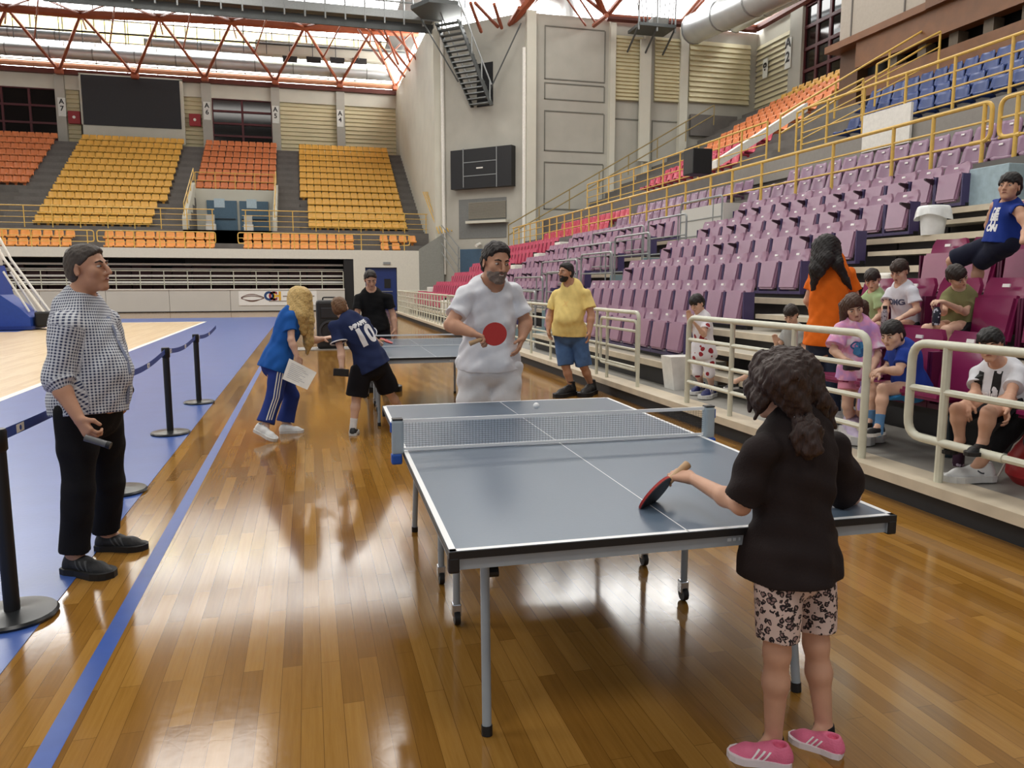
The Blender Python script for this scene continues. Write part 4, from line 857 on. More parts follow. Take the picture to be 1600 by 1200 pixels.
# ================================================================== TABLE TENNIS TABLES
M_TOP = mat('slate_blue_table_top', (88, 104, 122), rough=.32, var=.03, scale=2, bump=.02, bscale=80)
M_LINE = mat('white_line_paint', (240, 242, 244), rough=.4, var=0)
M_ALU = mat('silver_painted_steel', (158, 168, 176), rough=.4, metal=.1, var=.04)
M_CHROME = mat('chrome_tube', (190, 192, 196), rough=.2, metal=.9, var=.03)
M_BLUEP = mat('blue_plastic_clamp', (30, 84, 178), rough=.35)
def ping_table(loc, rz, label, group):
    t = empty('table_tennis_table', loc, label, 'table', group, rz); Z = .76; Wd, L = 1.525 / 2, 1.37; K = dict(loc=(0, 0, 0))
    for s in (-1, 1):
        y0, y1 = (-L, -.004) if s < 0 else (.004, L)
        top = put('table_top', MB().bb((-Wd, y0, Z - .018), (Wd, y1, Z)), M_TOP, t, **K)
        lm = MB(); h = Z + .0006
        for x0, x1, a, b in ((-Wd, -Wd + .02, y0, y1), (Wd - .02, Wd, y0, y1), (-.0015, .0015, y0, y1)): lm.bb((x0, a, Z), (x1, b, h))
        ye = s * L; lm.bb((-Wd, min(ye, ye - s * .02), Z), (Wd, max(ye, ye - s * .02), h)); put('boundary_line', lm, M_LINE, top, **K)
        ed = MB(); ed.bb((-Wd - .003, min(ye, ye + s * .004), Z - .024), (Wd + .003, max(ye, ye + s * .004), Z - .001))
        for sx in (-1, 1): ed.bb((sx * Wd, y0, Z - .022), (sx * (Wd + .003), y1, Z - .004))
        put('edge_band', ed, M_BLACK, top, **K)
        ap = MB(); q = .012
        ap.bb((-Wd + q, ye - s * .035, Z - .062), (Wd - q, ye - s * .01, Z - .02))
        for sx in (-1, 1): ap.bb((sx * (Wd - .03), y0 + (.01 if s > 0 else 0), Z - .062), (sx * (Wd - q), y1 - (.01 if s < 0 else 0), Z - .02))
        ap.bb((-Wd + .03, s * .03, Z - .055), (Wd - .03, s * .055, Z - .02)); put('apron', ap, M_ALU, t, **K)
        for sx in (-1, 1):
            put('corner_cap', MB().box((sx * (Wd - .012), ye - s * .012, Z - .043), (.034, .034, .05), bev=.006), M_BLACK, t, **K)
            lg = put('leg', MB().tube([(sx * .585, s * 1.0, Z - .05), (sx * .6, s * 1.105, .03)], .0165, 10), M_ALU, t, smooth=True, **K)
            put('foot', MB().tube([(sx * .6, s * 1.103, .034), (sx * .6, s * 1.108, 0)], .0195, 10), M_BLACK, lg, smooth=True, **K)
            put('brace', MB().bar((sx * .588, s * 1.02, .58), (sx * .52, s * .62, Z - .05), .018, .01), M_ALU, t, **K)
            il = put('inner_leg', MB().tube([(sx * .56, s * .24, Z - .05), (sx * .56, s * .24, .1)], .0165, 10), M_ALU, t, smooth=True, **K)
            wh = MB(); wh.lathe([(.012, -.014), (.034, -.013), (.036, 0), (.034, .013), (.012, .014)], (sx * .56, s * .24, .036), 16, Matrix.Rotation(math.pi / 2, 3, 'Y')); put('caster', wh, M_BLACK, il, smooth=True, **K)
            put('caster_fork', MB().bb((sx * .56 - .02, s * .24 - .016, .04), (sx * .56 + .02, s * .24 + .03, .1), bev=.005), M_CHROME, il, **K)
        put('leg_crossbar', MB().tube([(-.56, s * .24, .62), (.56, s * .24, .62)], .012, 8), M_ALU, t, smooth=True, **K)
    put('brake_knob', MB().lathe([(.0, -.02), (.018, -.018), (.018, .018), (0, .02)], (-.55, -.98, .53), 10, Matrix.Rotation(math.pi / 2, 3, 'Y')), M_BLACK, t, **K)
    lm = MB(); [lm.bb((.14 + .02 * i, -L + .0085, Z - .046), (.154 + .02 * i - .004 * (i % 3), -L + .0096, Z - .036)) for i in range(12)]; o = put('maker_mark', lm, mat('pale_print', (206, 216, 222)), t, **K); o['kind'] = 'stuff'
    return t
def net(loc, rz, label, group):
    t = empty('table_net', loc, label, 'net', group, rz); K = dict(loc=(0, 0, 0)); Z = .76
    for s in (-1, 1):
        p = put('net_post', MB().box((s * .79, 0, Z + .07), (.055, .05, .165), bev=.012), mat('pale_grey_plastic', (160, 174, 184), rough=.4), t, **K)
        put('post_cap', MB().box((s * .79, 0, Z + .155), (.05, .044, .008), bev=.003), M_BLACK, p, **K)
        put('slider', MB().bb((s * .79 + s * .024, -.012, Z + .095), (s * .79 + s * .034, .012, Z + .14)), M_BLUEP, p, **K)
        put('clamp', MB().box((s * .797, -.005, Z - .03), (.05, .05, .05), bev=.008), M_BLUEP, p, **K)
    put('top_tape', MB().bb((-.765, -.004, Z + .137), (.765, .004, Z + .1525)), M_LINE, t, **K)
    put('bottom_tape', MB().bb((-.765, -.004, Z + .006), (.765, .004, Z + .018)), M_LINE, t, **K)
    ms = MB(); w_ = .0005; n = 102
    for i in range(n + 1): x = -.765 + 1.53 * i / n; ms.quad((x - w_, 0, Z + .018), (x + w_, 0, Z + .018), (x + w_, 0, Z + .137), (x - w_, 0, Z + .137))
    for j in range(1, 12): z = Z + .018 + .119 * j / 12; ms.quad((-.765, 0, z - w_), (.765, 0, z - w_), (.765, 0, z + w_), (-.765, 0, z + w_))
    o = put('mesh', ms, mat('dark_net_cord', (40, 46, 52), rough=.7), t, fix=False, **K); o['kind'] = 'stuff'
    return t
ping_table((1.168, 3.467, 0), -.0226, 'slate-blue table tennis table in front, between the girl and the man in white', 'table tennis tables')
net((1.168, 3.467, 0), -.0226, 'table tennis net with grey posts clamped across the front table', 'table tennis nets')
ping_table((1.32, 9.32, 0), -.02, 'second table tennis table behind, where the boy with number ten plays', 'table tennis tables')
net((1.32, 9.32, 0), -.02, 'net on the rear table tennis table, behind the man in white', 'table tennis nets')
# racket builder (blade centre, handle direction, blade normal)
def racket(c, hd, n, label, front, s=1.0):
    c = V(c); hd = V(hd).normalized(); n = V(n); n = (n - hd * n.dot(hd)).normalized(); x = n.cross(hd)
    t = empty('table_tennis_racket', c, label, 'racket', 'table tennis rackets'); R_ = Matrix((x, -hd, n)).transposed()
    def disc(z0, z1, k):
        m = MB(); N = 28; ring = [(.075 * k * math.cos(a), .079 * k * math.sin(a)) for a in [2 * math.pi * i / N for i in range(N)]]
        m.add([c + R_ @ V((a * s, b * s, z * s)) for z in (z0, z1) for a, b in ring], [tuple(range(N - 1, -1, -1)), tuple(range(N, 2 * N))] + [(i, (i + 1) % N, N + (i + 1) % N, N + i) for i in range(N)]); return m
    put('blade', disc(-.003, .003, 1.0), mat('racket_edge_red', (186, 54, 48), rough=.5), t)
    put('red_rubber', disc(.003, .0062, .985), mat('red_rubber', (176, 40, 34), rough=.55, var=.03), t, label='red rubber face')
    put('black_rubber', disc(-.0062, -.003, .985), mat('black_rubber', (24, 24, 28), rough=.5), t, label='black rubber face')
    put('handle', MB().tube([c + hd * .07 * s, c + hd * .09 * s, c + hd * .175 * s], [.013 * s, .0125 * s, .016 * s], 10), mat('racket_handle', (186, 150, 110), rough=.5), t, smooth=True)
    return t
# balls in play: the pale blur over the far half is the moving ball
o = put('table_tennis_ball', MB().lathe([(.0015, -.0199), (.01, -.0173), (.0173, -.01), (.02, 0), (.0173, .01), (.01, .0173), (.0015, .0199)], atY(838, 634, 4.35), 16), M_LINE, smooth=True, loc=(0, 0, 0)); tag(o, 'white ball in flight over the far half of the front table', 'ball')

# ================================================================== STANCHIONS with belts
M_BELT = mat('blue_belt_web', (44, 72, 150), rough=.6)
SY = [3.84, 6.05, 8.32, 10.4]; SX = [-1.375, -1.40, -1.415, -1.405]
SL = ['black belt stanchion nearest the viewer, cut by the left edge', 'black belt stanchion mostly hidden behind the checked-shirt man', 'black belt stanchion right of the checked-shirt man', 'farthest black belt stanchion, last in the line']
for i, (x, y) in enumerate(zip(SX, SY)):
    t = empty('belt_stanchion', (x, y, .004), SL[i], 'stanchion', 'black belt stanchions')
    put('base', MB().lathe([(.02, 0), (.185, 0), (.19, .012), (.18, .024), (.06, .03), (.04, .035)], (x, y, .004), 32), mat('stanchion_base_black', (34, 36, 38), rough=.3), t, smooth=True)
    put('pole', MB().lathe([(.033, .03), (.033, .83)], (x, y, .004), 16), M_BLACK, t, smooth=True)
    put('head', MB().lathe([(.033, .78), (.041, .79), (.041, .875), (.036, .885), (.0, .886)], (x, y, .004), 16), mat('stanchion_head_black', (18, 18, 20), rough=.4), t, smooth=True)
    if i < 3: a, b = V((x, y + .04, .85)), V((SX[i + 1], SY[i + 1] - .04, .85))
    else: a, b = V((x, y + .04, .85)), V((-1.40, 12.6, .86))
    mb = MB(); n = 12
    for k in range(n):
        p, q = a.lerp(b, k / n), a.lerp(b, (k + 1) / n); sg = lambda s: -.05 * math.sin(math.pi * s) if i != 0 else -.02 * math.sin(math.pi * s)
        p = p + V((0, 0, sg(k / n))); q = q + V((0, 0, sg((k + 1) / n))); mb.add([p - V((.001, 0, .025)), q - V((.001, 0, .025)), q + V((-.001, 0, .025)), p + V((-.001, 0, .025)), p - V((-.001, 0, .025)), q - V((-.001, 0, .025)), q + V((.001, 0, .025)), p + V((.001, 0, .025))], [(0, 1, 2, 3), (7, 6, 5, 4), (3, 2, 6, 7), (0, 4, 5, 1)])
    bl = put('belt', mb, M_BELT, t)
    for s in (.12, .6):
        p = a.lerp(b, s) + V((0, 0, -.05 * math.sin(math.pi * s) if i else -.02 * math.sin(math.pi * s)))
        put('belt_badge', MB().bb((p.x + .0015, p.y - .05, p.z - .02), (p.x + .003, p.y + .05, p.z + .02)), M_WHITE, bl)
        put('badge_crest', MB().lathe([(.013, 0), (.013, .0015)], (p.x + .003, p.y, p.z), 10, Matrix.Rotation(math.pi / 2, 3, 'Y')), M_BELT, bl)

# ================================================================== BASKETBALL GOAL at the far left
g = atY(2, 512, 28.5); gx, gy = g.x, 28.5
t = empty('basketball_goal', (gx, gy, 0), 'blue padded basketball goal base with white lattice arms at the far left', 'basketball goal')
M_PAD = mat('blue_goal_padding', (34, 70, 158), rough=.45)
put('base', MB().prism([V((gx - 2.2, gy, .12)), V((gx + 1.05, gy, .12)), V((gx + 1.05, gy, .42)), V((gx + .75, gy, .75)), V((gx + .25, gy, 1.15)), V((gx + .05, gy, 2.1)), V((gx - .55, gy, 2.1)), V((gx - .75, gy, 1.3)), V((gx - 2.2, gy, .9))], (0, -.6, 0), (0, 1.2, 0)), M_PAD, t)
put('skirt', MB().bb((gx - 2.3, gy - .65, .03), (gx + 1.1, gy + .65, .14)), mat('goal_skirt_blue', (24, 52, 128), rough=.5), t)
for y in (-.3, .3):
    put('arm', MB().tube([(gx - .25, gy + y, 2.1), (gx + .1, gy + y, 2.9), (gx - 1.8, gy + y, 4.1)], .06, 8), M_WHITE, t); put('arm', MB().tube([(gx - .1, gy + y, 2.1), (gx - .3, gy + y, 3.4), (gx - 1.9, gy + y, 3.6)], .05, 8), M_WHITE, t)
    put('stay', MB().tube([(gx + 1.5, gy + y, .35), (gx + .35, gy + y, 2.3), (gx - .6, gy + y, 4.6)], .045, 8), M_WHITE, t); put('stay', MB().tube([(gx + .95, gy + y, .6), (gx + .3, gy + y, 1.9)], .035, 8), M_WHITE, t)
put('counterweight', MB().box((gx + 1.35, gy, .35), (.5, .8, .5), bev=.06), M_BLACK, t)
put('column_head', MB().bb((gx - .6, gy - .35, 2.1), (gx + .1, gy + .35, 2.6), bev=.03), M_CREAM, t)
vs, fs = text_mesh('SPALDING', .3, bold=.01); lm = MB(); Rt = Matrix.Rotation(1.15, 3, 'Y'); lm.add([V((gx - .25, gy - .605, .85)) + Matrix.Rotation(-1.15, 3, 'Y') @ V((p.x, 0, p.y)) for p in vs], fs); put('lettering', lm, M_WHITE, t, fix=False)

# ================================================================== LOUDSPEAKER, boxes, bins, bottles, bag
a = atZ(517, 545); t = empty('loudspeaker', (a.x, a.y, 0), 'black portable loudspeaker standing on the floor behind the blonde woman', 'loudspeaker')
hx, hz = .32, 1.12
put('cabinet', MB().box((a.x, a.y, hz / 2 + .02), (.62, .5, hz), bev=.07), mat('speaker_black', (26, 26, 28), rough=.55), t)
put('woofer_ring', MB().lathe([(.26, 0), (.27, .03), (.22, .035), (.2, .0)], (a.x, a.y - .25, .42), 24, Matrix.Rotation(math.pi / 2, 3, 'X')), mat('speaker_ring', (52, 52, 56), rough=.4), t, smooth=True)
put('woofer_cone', MB().lathe([(.2, .0), (.08, -.06), (.06, .01), (0, .02)], (a.x, a.y - .252, .42), 20, Matrix.Rotation(math.pi / 2, 3, 'X')), mat('speaker_cone', (34, 34, 38), rough=.5), t, smooth=True)
put('horn', MB().box((a.x, a.y - .25, .85), (.4, .03, .24), bev=.012), mat('speaker_horn', (38, 38, 42), rough=.4), t); put('handle', MB().tube(rounded([(a.x - .15, a.y, 1.12), (a.x - .15, a.y, 1.2), (a.x + .15, a.y, 1.2), (a.x + .15, a.y, 1.12)], .04), .018, 8), M_BLACK, t)
for s in (-1, 1): put('wheel', MB().lathe([(.0, -.03), (.07, -.03), (.07, .03), (0, .03)], (a.x + s * .25, a.y + .1, .07), 14, Matrix.Rotation(math.pi / 2, 3, 'Y')), M_BLACK, t)
q = MB().bb((a.x - .75, a.y - .35, 0.0005), (a.x + .75, a.y + .4, .018)); tag(put('floor_board', q, mat('grey_board', (150, 146, 140), rough=.6)), 'thin grey board lying under the loudspeaker', 'board')
# white bucket with a liner, high in the aisle
def bucket_bin(c, r, h, label):
    t = empty('waste_bucket', c, label, 'bucket', 'white buckets'); c = V(c)
    put('body', MB().lathe([(r * .78, 0), (r, h)], c, 24), mat('white_bucket_plastic', (236, 238, 238), rough=.35), t, smooth=True)
    m = MB(); n = 28; pr = [(1.0, .98), (1.04, 1.03), (1.12, 1.0), (1.2, .86), (1.28, .62)]; vs = []; fs = []
    for i, (a_, b_) in enumerate(pr):
        for k in range(n):
            an = 2 * math.pi * k / n; j = 1 + (.07 * math.sin(an * 5 + 1) + .05 * math.sin(an * 9)) * i / 4; vs.append(c + V((r * a_ * j * math.cos(an), r * a_ * j * math.sin(an), h * b_ + .1 * h * math.sin(an * 2 + .6) * (i / 4) ** 2)))
    for i in range(len(pr) - 1):
        for k in range(n): fs.append((i * n + k, i * n + (k + 1) % n, (i + 1) * n + (k + 1) % n, (i + 1) * n + k))
    m.add(vs, fs); put('bag_liner', m, mat('white_bag_film', (240, 244, 244), rough=.25), t, smooth='all')
    return t
bucket_bin((7.85, 8.3, tz(5)), .17, .36, 'white bucket with a turned-down bag liner, on the aisle step beside the mauve seats')
a = atX(1060, 590, 4.5); tag(put('folded_card_bin', MB().prism([V((a.x - .1, 8.75, .2)), V((a.x + .2, 8.75, .2)), V((a.x + .24, 8.75, .62)), V((a.x - .16, 8.75, .62))], (0, -.14, 0), (0, .28, 0)), mat('white_card', (240, 240, 236), rough=.5)), 'white open paper bin standing by the post next to the child in printed clothes', 'bin')
tag(put('blue_grey_carton', MB().bb((9.0, 8.3, tz(6)), (9.5, 8.95, tz(6) + .55), bev=.01), mat('pale_blue_card', (160, 182, 192), rough=.6, var=.1)), 'pale blue-grey carton at the end of the top mauve row', 'box')
a = atX(1352, 425, 6.4); tag(put('white_paper_bag', MB().box((6.35, 7.3, tz(3) + .16), (.25, .3, .32), bev=.03), M_WHITE), 'white paper bag on the aisle step behind the boy in green', 'bag')
def bottle(c, h, r, body, cap, label, tilt=None, strap=False):
    c = V(c); t = empty('water_bottle', c, label, 'bottle', 'water bottles')
    R_ = tilt or Matrix.Identity(3)
    put('body', MB().lathe([(r * .9, 0), (r, .02), (r, h * .66), (r * .62, h * .8), (r * .6, h * .86)], c, 18, R_), body, t, smooth=True)
    put('cap', MB().lathe([(r * .68, h * .84), (r * .7, h * .99), (r * .4, h), (0, h)], c, 16, R_), cap, t, smooth=True)
    return t
def dots(name, base, dot, scale):
    m = mat(name, base, rough=.35, var=0); t = NT(m); vo = t.n('ShaderNodeTexVoronoi'); vo.inputs['Scale'].default_value = scale; tc = t.n('ShaderNodeTexCoord'); t.l(tc.outputs['Object'], vo.inputs['Vector'])
    r = t.n('ShaderNodeValToRGB'); r.color_ramp.interpolation = 'CONSTANT'; e = r.color_ramp.elements; e[0].color = lin(dot); e[1].color = lin(base); e[1].position = .33; t.l(vo.outputs['Distance'], r.inputs[0]); t.l(r.outputs[0], t.b.inputs['Base Color']); return m
bottle(atZ(1497, 728, .2), .3, .04, dots('purple_spotted_bottle', (58, 24, 52), (206, 190, 210), 28), mat('teal_cap', (30, 70, 110), rough=.4), 'dark purple spotted bottle with a blue cap standing on the platform floor')
bottle(V((4.75, 4.72, .2)), .33, .045, mat('dark_teal_bottle', (34, 52, 62), rough=.3), mat('teal_lid', (50, 86, 100), rough=.4), 'dark teal bottle half hidden behind the knee of the boy in black and white')
# red bag at the right edge
g_ = atZ(1590, 752, .2); t = empty('red_bag', (g_.x + .1, g_.y - .1, .2), 'red drawstring bag lying on the platform at the right edge', 'bag')
mb = MB(); prf = [(.0, 0), (.2, .0), (.25, .06), (.24, .18), (.16, .32), (.07, .42), (.05, .46), (.09, .5), (0, .5)]; mb.lathe(prf, (g_.x + .12, g_.y - .12, .2), 20); put('body', mb, mat('red_nylon', (168, 24, 30), rough=.5, bump=.3, bscale=14), t, smooth=True)
put('drawstring', MB().tube([(g_.x + .07, g_.y - .12, .66), (g_.x - .02, g_.y + .03, .45), (g_.x - .08, g_.y + .08, .22)], .006, 6), M_WHITE, t)

# ================================================================== near magenta seats (some folded down for the children)
def tip_open(body, dark):
    P = tipup('x', body, dark, .222); mb = MB(); bm = bmesh.new(); bmesh.ops.create_cube(bm, size=1)
    for v in bm.verts: wd = .42 if v.co.y > 0 else .40; v.co = V((v.co.x * wd, v.co.y * .42, v.co.z * .07))
    bmesh.ops.bevel(bm, geom=bm.edges[:], offset=.022, segments=2, affect='EDGES'); bm.verts.index_update()
    mb.add([Matrix.Rotation(-.08, 3, 'X') @ v.co + V((0, -.24, .2)) for v in bm.verts], [tuple(q.index for q in f.verts) for f in bm.faces]); bm.free()
    return [(n, m if n != 'seat_pan' else mb.mesh('seat_pan', [body], True)) for n, m in P]
TGO = tip_open(M_SG, MATS['seat_bracket_magenta'])
MAG_Y = lambda j: 6.62 - .5 * j
for n in range(1, 6):
    X = 4.84 + .84 * (n - 1) - .05; z = 1.106 + .41 * (n - 1) - .6
    for j in range(0, 8):
        if n == 1 and (j < 2 or j in (5, 7)): continue
        op = (n, j) in ((1, 3), (1, 2), (1, 4), (1, 6), (2, 0), (2, 1), (2, 2))
        put_tip('magenta_tip_up_seat', TGO if op else TG, (X, MAG_Y(j), z), '%s magenta tip-up seat, %s row of the near block, %s from the aisle' % ('open' if op else 'folded', RW[n] if n < 6 else 'sixth', ORD[j + 1]), 'magenta tip-up seats of the near block')
# ================================================================== PEOPLE: smooth distance-field bodies meshed as one continuous surface
A = lambda v: np.array((v[0], v[1], v[2]), dtype=np.float64)
def unit(v): v = A(v); return v / (np.linalg.norm(v) + 1e-12)
class Field:
    def __init__(s, lo, hi, h):
        s.h = h; s.lo = A(lo); s.n = np.ceil((A(hi) - s.lo) / h).astype(int) + 2
        s.F = np.full(s.n, 0.3, np.float32); s.ax = [s.lo[i] + h * np.arange(s.n[i]) for i in range(3)]
    def sub(s, lo, hi):
        a = np.clip(((A(lo) - s.lo) / s.h).astype(int) - 1, 0, s.n); b = np.clip(((A(hi) - s.lo) / s.h).astype(int) + 3, 0, s.n)
        if np.any(b <= a): return None
        sl = tuple(slice(a[i], b[i]) for i in range(3))
        return sl, s.ax[0][sl[0]][:, None, None], s.ax[1][sl[1]][None, :, None], s.ax[2][sl[2]][None, None, :]
    def mixin(s, sl, d, k, op):
        f = s.F[sl]
        if op == 'add':
            if k > 0: hh = np.clip(0.5 + 0.5 * (f - d) / k, 0, 1); d = f + (d - f) * hh - k * hh * (1 - hh)
            else: d = np.minimum(f, d)
        elif op == 'sub':
            if k > 0: hh = np.clip(0.5 - 0.5 * (f + d) / k, 0, 1); d = f + (-d - f) * hh + k * hh * (1 - hh)
            else: d = np.maximum(f, -d)
        s.F[sl] = d
    def cone(s, a, b, ra, rb, k=.02, op='add', cut=None):
        a, b = A(a), A(b); m = max(ra, rb) + k + 2 * s.h
        q = s.sub(np.minimum(a, b) - m, np.maximum(a, b) + m)
        if q is None: return
        sl, x, y, z = q; ab = b - a; L2 = ab.dot(ab) + 1e-12
        t = np.clip(((x - a[0]) * ab[0] + (y - a[1]) * ab[1] + (z - a[2]) * ab[2]) / L2, 0, 1)
        d = np.sqrt((x - a[0] - t * ab[0]) ** 2 + (y - a[1] - t * ab[1]) ** 2 + (z - a[2] - t * ab[2]) ** 2) - (ra + (rb - ra) * t)
        for p, n in (cut or []): p, n = A(p), unit(n); d = np.maximum(d, (x - p[0]) * n[0] + (y - p[1]) * n[1] + (z - p[2]) * n[2])
        s.mixin(sl, d, k, op)
    def chain(s, pts, rs, k=.02, op='add', cut=None):
        for i in range(len(pts) - 1): s.cone(pts[i], pts[i + 1], rs[i], rs[i + 1], k, op, cut)
    def ell(s, c, axes, r, k=.02, op='add', cut=None):
        c = A(c); m = max(r) + k + 2 * s.h; q = s.sub(c - m, c + m)
        if q is None: return
        sl, x, y, z = q; x = x - c[0]; y = y - c[1]; z = z - c[2]; k0 = 0; k1 = 0
        for e, rr in zip(axes, r): e = A(e); p = x * e[0] + y * e[1] + z * e[2]; k0 = k0 + (p / rr) ** 2; k1 = k1 + (p / rr ** 2) ** 2
        k0 = np.sqrt(k0); d = k0 * (k0 - 1) / np.maximum(np.sqrt(k1), 1e-6)
        for p, n in (cut or []):
            p, n = A(p) - c, unit(n); d = np.maximum(d, (x - p[0]) * n[0] + (y - p[1]) * n[1] + (z - p[2]) * n[2])
        s.mixin(sl, d, k, op)
    def plane(s, p, n):
        p, n = A(p), unit(n); x, y, z = s.ax[0][:, None, None], s.ax[1][None, :, None], s.ax[2][None, None, :]
        s.F = np.maximum(s.F, ((x - p[0]) * n[0] + (y - p[1]) * n[1] + (z - p[2]) * n[2]).astype(np.float32))
    def wrinkle(s, amp, freq, seed, stretch=(1, 1, .6)):
        rg = np.random.RandomState(seed); x, y, z = s.ax[0][:, None, None], s.ax[1][None, :, None], s.ax[2][None, None, :]
        msk = np.abs(s.F) < .06; d = np.zeros(s.n, np.float32)
        for i in range(6):
            v = rg.normal(size=3) * np.array(stretch); v = v / np.linalg.norm(v) * freq * (.6 + .35 * i); d += (np.sin(x * v[0] + y * v[1] + z * v[2] + rg.rand() * 6.3) * (1 / (1 + .45 * i))).astype(np.float32)
        s.F += d * amp * .5 * msk
    def mesh(s):
        F, h = s.F, s.h; S_ = F < 0; n = s.n
        c = [(i, j, k) for i in (0, 1) for j in (0, 1) for k in (0, 1)]
        cnt = sum(S_[i:n[0] - 1 + i, j:n[1] - 1 + j, k:n[2] - 1 + k].astype(np.int8) for i, j, k in c)
        idx = np.argwhere((cnt > 0) & (cnt < 8))
        if len(idx) == 0: return np.zeros((0, 3)), np.zeros((0, 4), int)
        val = np.stack([F[idx[:, 0] + i, idx[:, 1] + j, idx[:, 2] + k] for i, j, k in c], 1); C = np.array(c, float)
        acc = np.zeros((len(idx), 3)); m = np.zeros(len(idx))
        for a in range(8):
            for b in range(a + 1, 8):
                if abs(C[a] - C[b]).sum() != 1: continue
                w = (val[:, a] < 0) != (val[:, b] < 0); t = np.where(w, val[:, a] / np.where(w, val[:, a] - val[:, b], 1), 0)
                acc += w[:, None] * (C[a] + t[:, None] * (C[b] - C[a])); m += w
        P = s.lo + h * (idx + acc / m[:, None]); ids = np.full(n - 1, -1, np.int32); ids[idx[:, 0], idx[:, 1], idx[:, 2]] = np.arange(len(idx)); Q = []
        for ax in range(3):
            u, v = [(1, 2), (2, 0), (0, 1)][ax]
            a = [slice(1, n[i] - 1) for i in range(3)]; b = list(a); a[ax] = slice(0, n[ax] - 1); b[ax] = slice(1, n[ax])
            s0, s1 = S_[tuple(a)], S_[tuple(b)]; e = np.argwhere(s0 != s1)
            if len(e) == 0: continue
            flip = s1[e[:, 0], e[:, 1], e[:, 2]]; g = e.copy()
            for i in range(3): g[:, i] += 0 if i == ax else 1
            def cell(du, dv): q = g.copy(); q[:, u] -= du; q[:, v] -= dv; return ids[q[:, 0], q[:, 1], q[:, 2]]
            q = np.stack([cell(1, 1), cell(0, 1), cell(0, 0), cell(1, 0)], 1); q[flip] = q[flip][:, ::-1]; Q.append(q)
        Q = np.concatenate(Q); Q = Q[(Q >= 0).all(1)]
        return P, Q
def island(P, Q):
    """keep the largest connected piece"""
    lab = np.arange(len(P))
    while True:
        m = lab[Q].min(1); new = lab.copy()
        for i in range(4): np.minimum.at(new, Q[:, i], m)
        new = new[new]
        if (new == lab).all(): break
        lab = new
    u, c = np.unique(lab, return_counts=True); keep = lab == u[c.argmax()]; mp = np.cumsum(keep) - 1
    Q = Q[keep[Q].all(1)]; return P[keep], mp[Q]
def npmesh(name, P, Q, mats, off, attr=None, one=True):
    if one and len(P): P, Q = island(P, Q)
    me = bpy.data.meshes.new(name); me.vertices.add(len(P)); me.vertices.foreach_set('co', (P - A(off)).astype(np.float32).ravel())
    me.loops.add(Q.size); me.loops.foreach_set('vertex_index', Q.astype(np.int32).ravel()); me.polygons.add(len(Q)); me.polygons.foreach_set('loop_start', np.arange(0, Q.size, 4, dtype=np.int32))
    try: me.polygons.foreach_set('loop_total', np.full(len(Q), 4, np.int32))
    except Exception: pass
    me.update(); me.validate(); me.polygons.foreach_set('use_smooth', [True] * len(me.polygons)); me.materials.append(mats)
    if attr is not None:
        a = me.attributes.new('cuv', 'FLOAT_VECTOR', 'POINT'); a.data.foreach_set('vector', attr(P).astype(np.float32).ravel())
    return me, P, Q
M_SKIN = {}
def skin(name, rgb): return mat('skin_' + name, rgb, rough=.5, var=.05, scale=18, sub=.0, spec=.35)
def frame(f, u):
    u = unit(u); f = A(f); f = unit(f - u * f.dot(u)); return f, np.cross(f, u), u      # forward, right, up
